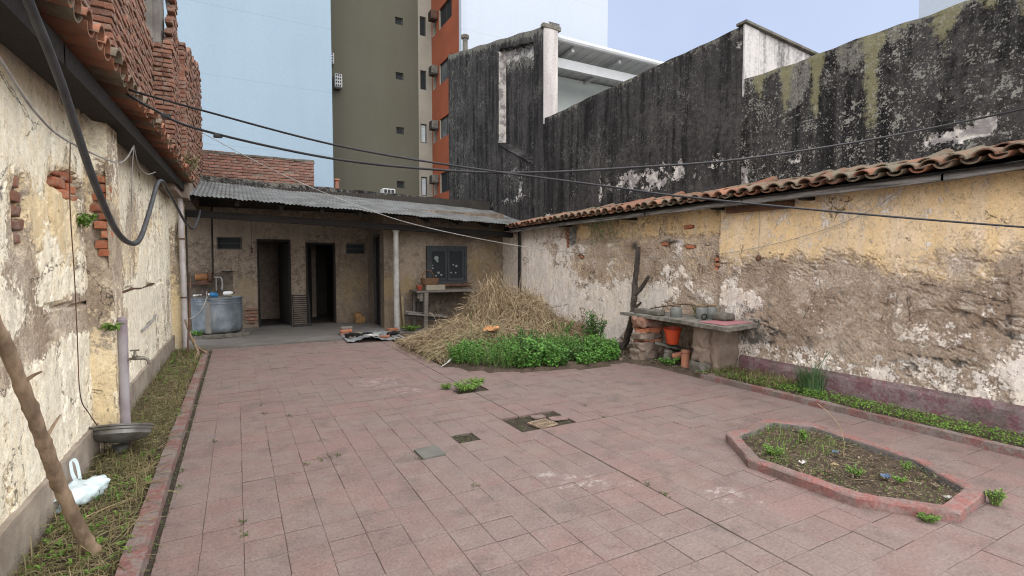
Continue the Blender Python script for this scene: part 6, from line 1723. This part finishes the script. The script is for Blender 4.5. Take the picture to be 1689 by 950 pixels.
# thin wires on the left wall
b = MB(); b.tube(smooth_path([(-0.955,4.42,2.3),(-0.965,4.40,1.9),(-0.962,4.42,1.4),(-0.967,4.45,1.0),(-0.962,4.44,0.6),(-0.955,4.62,0.42),(-0.93,4.85,0.2),(-0.93,4.9,0.03)],6),0.0035,5)
tag(b.build('dangling_wire', M_rust), 'thin dark cord running down the left wall to the ground', 'cord')
b = MB(); b.tube(smooth_path([(-0.75,2.3,2.33),(-0.75,2.59,2.25),(-0.75,2.96,2.15),(-0.76,3.52,2.14),(-0.78,4.97,2.28),(-0.76,5.47,2.50)],6),0.006,5)
tag(b.build('slack_wire', M_wire), 'slack pale wire sagging below the left eave to the pilaster', 'wire')
b = MB(); b.tube(smooth_path([(-0.76,5.5,2.52),(-0.77,5.8,2.40),(-0.76,6.2,2.38),(-0.76,6.84,2.50)],6),0.005,5)
b.tube(smooth_path([(-0.76,5.5,2.52),(-0.79,5.53,2.2),(-0.80,5.56,1.95)],5),0.004,5)
tag(b.build('slack_wire', M_wire), 'loop of pale wire hanging from the left eave past the pilaster', 'wire')
# heavy conduit looping along the left eave
hz_ = thing('conduit', 'heavy black cable conduit drooping in loops along the left wall', 'cable', (-0.6, 4.5, 1.6))
b = MB(); b.tube(smooth_path([(-0.60,2.1,2.50),(-0.60,2.33,2.39),(-0.60,2.68,2.22),(-0.60,3.11,1.93),(-0.60,3.6,1.70),(-0.60,4.05,1.63),(-0.60,4.45,1.67),(-0.60,4.9,1.88),(-0.60,5.5,2.20),(-0.61,6.0,2.29),(-0.63,6.4,2.285)],8),0.0165,10); b.build('near_loop', M_conduit, hz_, smooth=True)
b = MB(); b.tube(smooth_path([(-0.63,6.4,2.285),(-0.62,7.0,2.22),(-0.60,8.2,2.06),(-0.59,9.3,2.03),(-0.58,10.0,2.14),(-0.56,10.6,2.34),(-0.55,10.75,2.45)],8),0.0165,10); b.build('far_loop', M_conduit, hz_, smooth=True)
# overhead cables
c1 = thing('overhead_cable', 'black overhead cable crossing the patio and dropping low at the right', 'cable', (1.7, 3.2, 2.1), 'overhead cables')
b = MB(); b.tube(smooth_path([(-0.66,4.53,2.73),(-0.2,4.28,2.585),(0.61,3.84,2.345),(1.35,3.45,2.2),(2.34,2.92,2.05),(2.84,2.65,1.975),(3.88,2.09,1.86),(5.0,1.5,1.76),(5.9,1.02,1.70)],8),0.0075,8); b.build('sheath', M_cable, c1, smooth=True)
c2 = thing('overhead_cable', 'black overhead cable crossing the patio and rising to the lichen-streaked wall', 'cable', (2.0, 3.5, 2.2), 'overhead cables')
b = MB(); b.tube(smooth_path([(-0.66,4.52,2.70),(-0.49,4.45,2.59),(-0.21,4.34,2.46),(0.63,4.02,2.28),(1.45,3.71,2.21),(2.07,3.47,2.21),(2.85,3.17,2.27),(3.7,2.85,2.36),(4.87,2.4,2.57),(6.2,1.89,2.87),(6.5,1.78,2.94)],8),0.009,8); b.build('sheath', M_cable, c2, smooth=True)
c3 = thing('overhead_cable', 'thin pale wire sloping from the brick wall across the veranda roof to the right wall', 'wire', (2.0, 8.9, 2.4), 'overhead cables')
b = MB(); b.tube(smooth_path([(-0.66,9.5,3.68),(-0.33,9.42,3.49),(0.73,9.18,2.93),(1.93,8.91,2.44),(2.93,8.69,2.14),(4.56,8.32,1.83),(5.96,8.02,1.68)],8),0.006,6); b.build('strand', M_wire, c3, smooth=True)
for p in ((-0.42,4.42,2.55),(-0.10,4.3,2.42)):
    b = MB(); b.rough((p[0]-0.03,p[1]-0.015,p[2]-0.015),(p[0]+0.03,p[1]+0.015,p[2]+0.015),0.02,0.005,1); b.build('splice', M_cable, c2)
b = MB(); b.tube(smooth_path([(5.96,8.0,1.68),(5.95,7.42,1.66),(5.94,5.67,1.58),(5.94,4.31,1.70),(5.94,3.22,1.96),(5.86,2.62,2.26)],6),0.0035,5)
tag(b.build('wall_wire', M_wire), 'very thin wire strung slack across the right wall up to its eave', 'wire')
bl = thing('hanging_lampholder', 'small round dark lampholder hanging on a cord at the ochre wall', 'lampholder', (5.92, 4.29, 1.5))
b = MB(); b.lathe([(0.0,-0.035),(0.028,-0.025),(0.037,0.0),(0.030,0.022),(0.012,0.034),(0.012,0.045)], 14, (5.93,4.29,1.56)); smooth_by_angle(b.build('socket', M_rust, bl), 50)
b = MB(); b.tube([(5.93,4.29,1.6),(5.94,4.29,2.0),(5.94,4.3,2.18)],0.003,5); b.build('cord', M_wire, bl)

# ------------------------------------------------------------------ veranda things
tk = thing('water_tank', 'round galvanised metal water tank standing on stones at the left of the veranda', 'tank', (-0.35, 12.1, 0.06))
b = MB(); b.lathe([(0.0,0.0),(0.36,0.0),(0.43,0.02),(0.45,0.05),(0.455,0.35),(0.456,0.60),(0.463,0.61),(0.456,0.62),(0.456,0.655),(0.464,0.665),(0.457,0.675),(0.458,0.70),(0.472,0.705),(0.472,0.725),(0.455,0.728),(0.43,0.726),(0.42,0.60),(0.0,0.58)], 48, (-0.37,12.1,0.075))
smooth_by_angle(b.build('drum', M_tank, tk), 30)
b = MB(); b.box((-0.78,11.95,0.80),(-0.10,12.12,0.825), rot=(0,0,0.06)); b.build('cover_board', M_benchwood, tk)
b = MB(); 
for i, a_ in enumerate((-1.9,-1.2)):
    pass
b.add([(-0.37+0.459*math.cos(a_), 12.1+0.459*math.sin(a_), z) for z in (0.11,0.74) for a_ in (-2.02,-1.94,-1.86,-1.78)], [(0,1,5,4),(1,2,6,5),(2,3,7,6)]); b.build('seam_strip', M_concrete, tk)
for i, (x, y, s) in enumerate(((-0.72,11.72,0.16),(-0.42,11.62,0.18),(-0.10,11.66,0.17),(0.10,11.85,0.12),(-0.75,12.3,0.15),(0.0,12.4,0.15))):
    b = MB(); b.rough((x-s,y-s*0.55,0.008),(x+s,y+s*0.55,0.085),0.06,0.015,i+60)
    tag(b.build('foundation_stone', M_stone), ['flat mossy stone at the front left under the water tank','flat mossy stone at the front middle under the water tank','flat stone at the front right under the water tank','small pale stone at the right edge of the tank base','stone at the rear left under the water tank','stone at the rear right under the water tank'][i], 'stone', 'stones under the tank')
b = MB(); b.tube(smooth_path([(-0.52,11.72,0.84),(-0.54,11.62,0.78),(-0.60,11.58,0.62),(-0.72,11.6,0.46),(-0.86,11.7,0.42),(-0.98,11.9,0.44)],6),0.014,8)
tag(b.build('hose', M_rope, smooth=True), 'pale hose hanging from the tank rim down to the left', 'hose')
M_bluep = simple('blue_plastic', (0.03,0.16,0.34), None, rough=0.4); M_whitep = simple('white_plastic', (0.62,0.63,0.62), None, rough=0.45)
def jug(name, label, loc, r, h, mat, capm, rot):
    t = thing(name, label, 'bottle', loc, 'containers on the tank')
    b = MB(); b.lathe([(r*0.9,0),(r,0.01),(r,h*0.62),(r*0.85,h*0.75),(r*0.35,h*0.86),(r*0.32,h*0.92)], 16, loc, rot); smooth_by_angle(b.build('body', mat, t), 40)
    b = MB(); b.lathe([(r*0.4,h*0.92),(r*0.4,h),(0,h)], 12, loc, rot); b.build('cap', capm, t)
jug('bottle', 'blue plastic bottle lying on the rim of the water tank', (-0.36,11.75,0.86), 0.05, 0.16, M_bluep, M_whitep, (R(80),0,R(-60)))
jug('bottle', 'white plastic bottle lying behind the blue one on the tank', (-0.24,11.98,0.875), 0.045, 0.2, M_whitep, M_black, (R(85),0,R(70)))
scrap('crumpled pale rag on the left of the tank cover', (-0.70,12.0,0.83), 0.14, M_paper, 8, 'rag', 'rag')
b = MB(); b.tube([(-0.20,11.80,0.835),(0.115,11.92,0.845)],0.012,6); tag(b.build('stick', M_rawplank), 'yellowish stick laid across the right rim of the water tank', 'stick')
b = MB(); b.tube(smooth_path([(-0.53,11.74,0.80),(-0.53,11.74,0.90),(-0.52,11.80,0.94),(-0.50,11.95,0.93)],4),0.014,8); tag(b.build('pipe_elbow', M_brass, smooth=True), 'short brass pipe elbow rising at the tank rim', 'pipe')
pm = thing('water_pump', 'rusty orange electric water pump on a shelf behind the tank', 'pump', (-0.62, 12.95, 1.1))
b = MB(); b.lathe([(0.0,-0.15),(0.06,-0.148),(0.078,-0.13),(0.078,0.07),(0.06,0.085),(0.05,0.10)], 20, (-0.64,12.93,1.20), (0,R(90),0))
for i in range(6): pass
smooth_by_angle(b.build('motor', M_rustorange, pm), 40)
b = MB(); b.lathe([(0.0,0.10),(0.09,0.10),(0.10,0.12),(0.10,0.16),(0.06,0.19),(0.0,0.19)], 20, (-0.64,12.93,1.19), (0,R(90),0)); smooth_by_angle(b.build('pump_head', M_rust, pm), 40)
b = MB(); b.box((-0.74,12.87,1.075),(-0.56,12.99,1.125)); b.build('foot', M_rust, pm)
b = MB(); b.tube(smooth_path([(-0.45,12.93,1.19),(-0.36,12.93,1.19),(-0.30,12.92,1.17),(-0.28,12.9,1.05),(-0.29,12.8,0.92)],5),0.016,8); b.tube([(-0.40,12.93,1.18),(-0.40,12.90,0.9)],0.012,8); b.build('outlet_pipe', M_wire, pm)
b = MB(); b.box((-0.93,12.80,1.045),(-0.50,13.16,1.07)); tag(b.build('shelf', M_rust), 'rusty wall shelf carrying the water pump behind the tank', 'shelf')
rp_ = thing('riser_pipe', 'thin dark vertical pipe rising from the pump to the veranda roof', 'pipe', (-0.44, 13.0, 1.2))
b = MB(); b.tube([(-0.46,12.96,1.26),(-0.455,12.97,2.0),(-0.45,12.98,2.78)],0.02,8); b.build('pipe', M_blackiron, rp_)
b = MB(); b.box((-0.30,13.10,1.30),(-0.08,13.19,1.325)); tag(b.build('bracket_shelf', M_blackiron), 'short black bracket on the back wall right of the pump', 'bracket')
lb = thing('hanging_bulb', 'old bulb holder hanging on a cord left of the first doorway', 'lamp', (0.30, 12.9, 1.7))
b = MB(); b.tube([(0.31,12.9,1.83),(0.31,12.9,2.78)],0.005,5); b.build('cord', M_rust, lb)
b = MB(); b.lathe([(0.0,-0.06),(0.022,-0.05),(0.03,-0.02),(0.024,0.01),(0.018,0.03),(0.03,0.05),(0.02,0.08),(0.0,0.085)], 12, (0.31,12.9,1.77)); smooth_by_angle(b.build('bulb_holder', M_rust, lb), 40)
# black slatted rack between the doors
sr = thing('slatted_rack', 'black iron slatted rack leaning on the pier between the two doorways', 'rack', (1.32, 12.95, 0.012))
def lean(p): return (p[0], 12.86 + p[1] + 0.22*p[2]/0.75, 0.014 + p[2])
for i in range(15):
    b = MB(); z = 0.035 + i*0.048; b.box((1.15,-0.006,z),(1.51,0.006,z+0.020), jit=0.002); b.v = [lean(p) for p in b.v]; b.build('slat', M_blackiron, sr)
for x in (1.14, 1.50):
    b = MB(); b.box((x,0.007,0.0),(x+0.022,0.025,0.74)); b.v = [lean(p) for p in b.v]; b.build('upright', M_blackiron, sr)
b = MB(); b.box((1.12,-0.03,0.0),(1.54,0.006,0.03)); b.v = [lean(p) for p in b.v]; b.build('base_bar', M_blackiron, sr)
# firewood
fw_ = thing('firewood', 'split orange firewood chunk standing against the back wall near the second doorway', 'firewood', (2.64, 12.85, 0.012))
b = MB(); b.rough((2.55,12.80,0.01),(2.70,12.95,0.27),0.05,0.03,71); b.build('log', M_cutwood, fw_)
b = MB(); b.rough((2.67,12.82,0.01),(2.79,12.94,0.18),0.05,0.025,72); b.build('log', M_cutwood, fw_)
# bricks stacked at the veranda edge
def loose_brick(label, c, rz, mat, seed, grp, tilt=0.0):
    b = MB(); b.rough((-0.12,-0.057,0),(0.12,0.057,0.058),0.05,0.004,seed)
    M = Matrix.Translation(c) @ Euler((tilt,0,rz)).to_matrix().to_4x4()
    b.v = [tuple(M @ Vector(p)) for p in b.v]
    return tag(smooth_by_angle(b.build('brick', mat), 50), label, 'brick', grp)
loose_brick('bottom brick of the small stack at the veranda edge', (1.96,10.90,0.013), 0.1, M_brick, 81, 'bricks by the scrap sheet')
loose_brick('second brick from the bottom of the small stack at the veranda edge', (1.97,10.90,0.073), -0.05, M_brickbr, 82, 'bricks by the scrap sheet')
loose_brick('pale mortar-covered top brick of the small stack at the veranda edge', (1.98,10.91,0.133), 0.08, M_concrete, 83, 'bricks by the scrap sheet')
loose_brick('red brick lying on the scrap sheet beside the column', (2.90,10.72,0.06), 0.15, M_brickbr, 84, 'bricks by the scrap sheet')
loose_brick('red brick lying at the foot of the column behind another brick', (2.92,10.98,0.02), 0.5, M_brick, 85, 'bricks by the scrap sheet')
# scrap corrugated sheet with debris
sc = thing('scrap_sheet', 'flattened scrap corrugated iron sheet with debris lying at the patio edge', 'metal sheet', (2.4, 10.3, 0.01))
vs = []; fs = []; nu, nv_ = 60, 14
for j in range(nv_+1):
    for i in range(nu+1):
        u = i/nu; v = j/nv_
        x = 1.80 + 0.06*v + (1.12 - 0.05*v)*u; y = 9.78 + 1.35*v - 0.12*u*(1-v)
        z = 0.028 + 0.009*math.sin(i*0.9) + (1-v)**2*0.09*math.exp(-((u-0.35)/0.16)**2) + 0.02*mnoise.noise(Vector((x*3,y*3,1)))
        vs.append((x, y, max(z, 0.018)))
for j in range(nv_):
    for i in range(nu): a = j*(nu+1)+i; fs.append((a,a+1,a+nu+2,a+nu+1))
b = MB(); b.add(vs, fs); b.build('sheet', M_galvsheet, sc, smooth=True)
rq = random.Random(3)
dl_ = [('charred stick on the scrap sheet, nearest the brick stack', M_blackiron),('pale broken wood piece on the scrap sheet',M_rawplank),('white crumpled plastic scrap in the middle of the scrap sheet',M_paper),('dark scrap lump at the middle of the scrap sheet',M_blackiron),('blue-grey metal scrap on the scrap sheet',M_galvsheet),('tan shard at the front edge of the scrap sheet',M_terra),('grey rag-like scrap near the bricks on the sheet',M_concrete),('black flat bar at the right of the scrap sheet',M_blackiron),('pale stone chip at the left on the scrap sheet',M_stone)]
for i, (lab, mt) in enumerate(dl_):
    x = (2.0,2.05,2.36,2.30,2.52,2.55,2.68,2.78,1.96)[i]; y = (10.3,10.45,10.25,10.45,10.3,10.02,10.5,10.25,10.2)[i]
    L = (0.16,0.14,0.13,0.10,0.15,0.09,0.12,0.14,0.07)[i]
    b = MB(); b.rough((x-L,y-L*0.35,0.035),(x+L,y+L*0.35,0.035+L*0.45),0.04,0.03,90+i)
    a = rq.uniform(-0.6,0.6); b.v = [(x+(p[0]-x)*math.cos(a)-(p[1]-y)*math.sin(a), y+(p[0]-x)*math.sin(a)+(p[1]-y)*math.cos(a), p[2]) for p in b.v]
    tag(b.build('scrap', mt), lab, 'debris', 'debris on the scrap sheet')
# board and broom by the column
bd = MB(); bd.bbox((3.20,11.38,0.01),(3.36,11.41,0.74),0.003, rot=(R(-7),0,0), piv=(3.28,11.4,0.0)); tag(bd.build('board', M_rawplank), 'yellowed board leaning on the wall right of the column', 'board')
b = MB(); b.tube([(3.29,11.32,0.02),(3.27,11.52,1.08)],0.014,6); tag(b.build('handle_pole', M_rust), 'rusty pole leaning behind the yellowed board', 'pole')
# work bench
wb = thing('work_bench', 'old grey wooden work bench under the veranda window', 'bench', (4.3, 11.2, 0))
for i in range(3):
    b = MB(); b.bbox((3.52,10.98+i*0.19,0.84),(5.15,11.16+i*0.19,0.88),0.004); b.v = [(p[0],p[1],p[2]+0.004*i-0.01*(p[0]-3.5)/1.6) for p in b.v]; b.build('top_board', M_benchwood, wb)
for (x, y) in ((3.74,11.0),(3.62,11.45),(5.02,11.0),(5.02,11.45)):
    b = MB(); b.bbox((x-0.045,y-0.04,0.0),(x+0.045,y+0.04,0.835),0.006); b.v = [(p[0]+0.05*(0.84-p[2])*(-0.6),p[1],p[2]) for p in b.v]; b.build('leg', M_benchwood, wb)
b = MB(); b.bbox((3.60,11.03,0.64),(3.68,11.05,0.83),0.004); b.box((3.56,11.06,0.70),(3.80,11.08,0.83)); b.build('apron', M_benchwood, wb)
b = MB(); b.bbox((3.3,10.95,0.28),(4.35,11.25,0.31),0.004, rot=(R(-8),R(7),0)); tag(b.build('board', M_benchwood), 'grey plank lying askew below the work bench', 'board')
b = MB(); b.bbox((3.3,11.2,0.2),(4.3,11.23,0.36),0.004, rot=(R(12),R(9),0.05)); tag(b.build('board', M_greywood), 'second plank on edge behind the askew one below the bench', 'board')
b = MB(); b.box((3.62,11.3,0.36),(3.80,11.42,0.62)); tag(b.build('crate', M_darkframe), 'dark small crate hung under the left end of the bench', 'crate')
ch = thing('bent_chair_frame', 'rusty bent metal chair frame tipped over below the bench', 'chair', (4.35, 10.75, 0))
b = MB(); b.tube(smooth_path([(4.15,10.6,0.02),(4.12,10.62,0.22),(4.2,10.66,0.30),(4.5,10.7,0.27),(4.8,10.7,0.32)],5),0.012,7); b.build('frame', M_rust, ch)
b = MB(); b.tube(smooth_path([(4.32,10.68,0.5),(4.6,10.7,0.51),(4.95,10.72,0.54)],4),0.013,7); b.tube(smooth_path([(4.32,10.68,0.5),(4.36,10.6,0.3),(4.55,10.5,0.14)],4),0.013,7); b.build('rail', M_bark, ch)
# things on the bench
bk = thing('basket', 'brown wicker basket with an arched handle on the bench by the window', 'basket', (3.92, 11.2, 1.0))
b = MB(); vs = []; fs = []; n = 24
prof = [(0.0,0.0),(0.17,0.0),(0.18,0.02),(0.195,0.08),(0.21,0.135),(0.215,0.15),(0.195,0.15),(0.18,0.03),(0.0,0.02)]
b.lathe(prof, 28, (0,0,0)); b.v = [(3.90+p[0]*1.05, 11.2+p[1]*0.65, 1.005+p[2] + 0.003*math.sin(40*math.atan2(p[1],p[0]+1e-9))) for p in b.v]
M_wick = simple('brown_wicker', (0.17,0.095,0.05), (0.10,0.055,0.03), 30, 0.85, bump=0.9, bscale=90, stretch=(1,1,3))
smooth_by_angle(b.build('bowl', M_wick, bk), 40)
b = MB(); b.tube([(3.86+0.14*math.cos(a), 11.2, 1.15+0.19*math.sin(a)) for a in [math.pi*i/14 for i in range(15)]], 0.010, 7); b.build('handle', M_wick, bk)
bx_ = MB(); bx_.bbox((3.77,11.06,0.882),(4.22,11.34,1.0),0.006); tag(bx_.build('box', simple('cream_box',(0.34,0.31,0.235),(0.27,0.245,0.185),5,0.8)), 'flat cream box under the wicker basket on the bench', 'box')
fp = thing('flower_pot', 'small red clay pot at the left end of the bench', 'pot', (3.62, 11.1, 0.885))
b = MB(); b.lathe([(0.0,0.0),(0.05,0.0),(0.068,0.085),(0.078,0.086),(0.08,0.115),(0.068,0.115),(0.055,0.02),(0.0,0.02)],20,(3.62,11.1,0.885)); smooth_by_angle(b.build('bowl', simple('red_pot',(0.26,0.06,0.035),(0.2,0.05,0.03),8,0.7), fp), 35)
# orange cloth scrap in the hay and the dark downpipe in the corner
scrap('crumpled orange-tan cloth scrap lying on the front of the hay heap', (3.62,7.42,0.40), 0.24, simple('tan_cloth',(0.48,0.25,0.11),(0.36,0.17,0.08),9,0.9), 31, 'cloth_scrap', 'cloth')
b = MB(); b.tube([(5.93,10.62,0.02),(5.93,10.62,1.2),(5.93,10.62,2.3)],0.034,10); tag(smooth_by_angle(b.build('downpipe', M_blackiron), 40), 'dark vertical downpipe where the veranda meets the right wall', 'pipe')
b = MB(); b.tube(smooth_path([(2.55,6.86,0.02),(2.66,6.92,0.05),(2.78,7.02,0.09)],3),[0.006]*4+[0.018]*3,6); tag(b.build('stick', M_paper), 'short pale stick at the tip of the weed patch', 'stick')
b = MB(); b.tube([(3.25,7.4,0.05),(3.27,7.42,0.45),(3.26,7.43,0.72)],0.006,5); tag(b.build('stalk', M_stem), 'lone thin upright stalk in front of the hay heap', 'stalk')

# ------------------------------------------------------------------ dead trunk at the right wall
dt = thing('dead_trunk', 'blackened dead tree trunk with one broken branch against the right wall', 'tree', (5.6, 6.45, 0))
b = MB(); pp = smooth_path([(5.58,6.60,-0.02),(5.62,6.46,0.22),(5.62,6.33,0.55),(5.62,6.28,0.85),(5.66,6.30,1.2),(5.70,6.30,1.5),(5.74,6.33,1.76)],6)
b.tube(pp, [0.06-0.022*i/len(pp) for i in range(len(pp))], 10, wob=0.16); b.build('trunk', M_barkdark, dt)
b = MB(); b.tube(smooth_path([(5.63,6.28,0.98),(5.64,6.12,1.12),(5.62,5.95,1.30)],4),[0.04,0.036,0.034,0.032,0.03,0.03,0.028,0.03,0.024],9,wob=0.12); b.build('branch', M_barkdark, dt)
b = MB(); b.tube(smooth_path([(5.62,6.28,0.75),(5.62,6.19,0.82),(5.63,6.12,0.88)],3),[0.03,0.026,0.024,0.022,0.02,0.018,0.015],8,wob=0.15); b.build('branch', M_barkdark, dt)

# ------------------------------------------------------------------ masonry counter
ct = thing('counter', 'crude outdoor counter of stone slabs on rubble piers at the right wall', 'counter', (5.65, 5.2, 0))
def slabpiece(name, poly, z0, z1, mat, amp=0.012):
    b = MB(); b.prism(poly, z0, z1)
    bm = bmesh.new(); me = b.mesh('t'); bm.from_mesh(me)
    bmesh.ops.triangulate(bm, faces=[f for f in bm.faces if len(f.verts) > 4]); bmesh.ops.subdivide_edges(bm, edges=bm.edges[:], cuts=7, use_grid_fill=True)
    bm.verts.index_update(); c = MB(); c.add([v.co + mnoise.noise_vector(v.co*9)*amp + mnoise.noise_vector(v.co*30)*amp*0.4 for v in bm.verts], [[v.index for v in f.verts] for f in bm.faces]); bm.free()
    return c.build(name, mat, ct)
slabpiece('slab', [(5.30,4.78),(6.02,4.78),(6.02,6.28),(5.36,6.30)], 0.675, 0.722, M_counter)
slabpiece('slab', [(5.20,4.14),(6.02,4.28),(6.02,4.775),(5.26,4.775)], 0.670, 0.720, M_counter, 0.008)
b = MB(); b.prism([(5.33,4.30),(5.93,4.34),(5.93,4.74),(5.36,4.74)], 0.722, 0.730); b.build('tile_facing', M_pink, ct)
for i, (x0, x1, z0, z1, mt) in enumerate(((5.27,5.72,0.0,0.20,M_rubble),(5.30,5.73,0.195,0.31,M_rubble),(5.33,5.72,0.305,0.36,M_brickbr),(5.29,5.74,0.355,0.45,M_rubble),(5.33,5.73,0.445,0.53,M_brickbr),(5.30,5.74,0.525,0.675,M_brick))):
    b = MB(); b.rough((x0,5.72,z0),(x1,5.98,z1),0.045,0.038,100+i); smooth_by_angle(b.build('pier_stone', mt, ct), 60)
for i, (x0, x1, y0, y1, z0, z1, mt) in enumerate(((5.52,6.04,4.60,4.92,0.0,0.675,M_rubble),(5.34,5.58,4.66,4.90,0.0,0.18,M_stone),(5.40,5.58,4.67,4.88,0.17,0.36,M_rubble),(5.39,5.57,4.68,4.88,0.35,0.675,M_rubble))):
    b = MB(); b.rough((x0,y0,z0),(x1,y1,z1),0.05,0.045,120+i); smooth_by_angle(b.build('pier_stone', mt, ct), 60)
b = MB(); b.rough((5.35,4.45,-0.03),(5.85,4.85,0.06),0.05,0.03,131); b.build('rubble_foot', M_rubble, ct)
# low skirting wall behind, under the counter
b = MB(); b.rough((5.86,4.95,0.0),(6.0,5.75,0.22),0.06,0.015,132); b.build('back_ledge', M_concrete, ct)
# things on the counter
M_jar = NT('old_glass_jar'); M_jar.col((0.30,0.315,0.30)).rough(0.18).set('Transmission Weight', 0.55).set('IOR', 1.25).set('Specular IOR Level', 0.5); M_jar = M_jar.mat
M_lid = simple('rusty_jar_lid', (0.24,0.17,0.10), (0.15,0.10,0.06), 20, 0.7, metal=0.3)
def jar(label, loc, r, h):
    t = thing('jar', label, 'jar', loc, 'glass jars on the counter')
    b = MB(); b.lathe([(0.0,0.0),(r*0.92,0.0),(r,0.012),(r,h*0.72),(r*0.9,h*0.82),(r*0.72,h*0.88),(r*0.72,h*0.93)], 24, loc); smooth_by_angle(b.build('body', M_jar, t), 35)
    b = MB(); b.lathe([(r*0.8,h*0.90),(r*0.82,h*0.92),(r*0.82,h),(0.0,h+0.003)], 24, loc); b.build('lid', M_lid, t)
    b = MB(); b.lathe([(0.0,0.006),(r*0.88,0.008),(r*0.88,h*0.30),(0.0,h*0.32)], 18, loc); b.build('contents', M_soil, t)
jar('dusty glass jar at the left on the counter, standing alone', (5.56,5.32,0.722), 0.082, 0.175)
jar('dusty glass jar at the middle on the counter, left of the pair', (5.70,4.98,0.722), 0.078, 0.19)
jar('dusty glass jar right of the pair, in front of the broken brick', (5.82,4.92,0.722), 0.078, 0.195)
b = MB(); b.rough((5.42,5.55,0.72),(5.60,6.08,0.80),0.06,0.015,141); tag(smooth_by_angle(b.build('stone_block', M_stone), 60), 'long mossy stone block at the left end of the counter', 'stone')
b = MB(); b.rough((5.68,4.58,0.73),(5.90,4.80,0.83),0.05,0.018,142); tag(smooth_by_angle(b.build('broken_brick', M_stone), 60), 'broken mossy brick beside the jars on the counter', 'brick')
b = MB(); b.tube(smooth_path([(5.62,5.9,0.80),(5.70,5.6,0.86),(5.78,5.35,0.90),(5.80,5.2,0.88)],4),0.008,6); tag(b.build('stick', M_barkdark), 'thin dark stick arching over the back of the counter', 'stick')
b = MB(); b.tube([(5.62+0.045*math.cos(a), 4.87, 0.765+0.04*math.sin(a)) for a in [2*math.pi*i/16 for i in range(17)]],0.008,6,cap=False); tag(b.build('iron_ring', M_blackiron), 'small black iron ring leaning on the middle jar', 'ring')
bushy('weed_tuft', 'thin dry weed between the jars at the back of the counter', 'weed', (5.85,5.2,0.72), 0.20, 0.12, 9, M_grass, 61, 0.04)
# red bucket, pipes and tiles below
bu = thing('bucket', 'bright red plastic bucket sitting on the rubbish under the counter', 'bucket', (5.62, 5.42, 0.30))
b = MB(); b.lathe([(0.0,0.0),(0.082,0.0),(0.090,0.01),(0.118,0.20),(0.128,0.202),(0.130,0.225),(0.120,0.226),(0.112,0.20),(0.084,0.015),(0.0,0.012)], 28, (5.60,5.42,0.325), (R(4),R(-5),0)); smooth_by_angle(b.build('pail', M_bucket, bu), 35)
b = MB(); b.tube([(5.60+0.122*math.cos(a), 5.42-0.02+0.11*math.sin(a)*0.3, 0.54-0.07*abs(math.sin(a))) for a in [math.pi*i/12+math.pi for i in range(13)]],0.004,5); b.build('bail', M_wire, bu)
def claypipe(label, a, c, r, mat, cat='clay pipe'):
    a = Vector(a); c = Vector(c); t = (c-a); n_ = t.to_track_quat('Z','Y').to_euler(); L = t.length
    b = MB(); b.lathe([(r*0.8,0.0),(r,0.0),(r*0.96,L*0.8),(r*1.08,L*0.82),(r*1.08,L),(r*0.85,L),(r*0.8,0.0)], 20, a, n_); return tag(smooth_by_angle(b.build('clay_pipe', mat), 35), label, cat, 'pipes under the counter')
claypipe('mottled terracotta pipe standing upright under the counter, foremost', (5.48,5.06,0.01), (5.55,5.12,0.27), 0.062, M_terra)
claypipe('grey mossy pipe standing under the counter below the bucket', (5.46,5.40,0.01), (5.52,5.42,0.23), 0.058, M_stone)
claypipe('orange terracotta pipe lying tilted between the two upright pipes', (5.52,5.34,0.14), (5.72,5.18,0.21), 0.055, M_terra)
claypipe('short pale pipe stub right of the foremost terracotta pipe', (5.52,4.97,0.01), (5.55,4.99,0.11), 0.04, M_terra)
tg = 'roof tiles under the counter'
for i, (x, y, rz, ry, lab) in enumerate(((5.66,5.62,1.4,-0.9,'old roof tile propped by the left pier under the counter'),(5.78,5.02,0.6,-1.0,'grey old roof tile leaning at the right under the counter, front one'),(5.84,5.08,0.75,-1.05,'grey old roof tile leaning at the right under the counter, middle one'),(5.90,5.14,0.9,-1.1,'grey old roof tile leaning at the right under the counter, rear one'),(5.70,5.45,2.6,-0.25,'mossy roof tile lying flat beneath the red bucket'))):
    me = COVER.copy(); me.materials.clear(); me.materials.append(M_stone if i != 0 else M_rubble)
    o = bpy.data.objects.new('roof_tile', me); COL.objects.link(o); o.location = (x, y, 0.03 if i < 4 else 0.22); o.rotation_euler = (0.1, ry, rz); o.scale = (0.72,0.85,0.85); tag(o, lab, 'roof tile', tg)
b = MB(); b.rough((5.52,5.30,-0.02),(5.90,5.66,0.20),0.06,0.04,151); tag(b.build('rubbish_heap', M_soil), 'dark heap of soil and rubbish under the counter', 'heap')
b = MB(); b.lathe([(0.0,0.0),(0.05,0.0),(0.075,0.09),(0.085,0.10),(0.07,0.10),(0.045,0.02),(0.0,0.02)],18,(5.45,6.55,0.06),(R(70),0,R(40))); tag(smooth_by_angle(b.build('flower_pot', M_black), 35), 'black plastic pot tipped over at the foot of the dead trunk', 'pot')
for i in range(26):
    x = rq.uniform(4.95,5.5); y = rq.uniform(4.9,6.5)
    if x < 5.28 and y < 5.95: continue
    s = rq.uniform(0.015,0.04)
    b = MB(); b.rough((x-s,y-s,0.0),(x+s,y+s*0.8,s*1.2+0.02),0.03,0.012,160+i); o = b.build('pebble', rq.choice((M_stone, M_rubble, M_concrete))); tag(o, 'small loose stone on the soil in front of the counter', 'stone', 'loose stones by the counter')
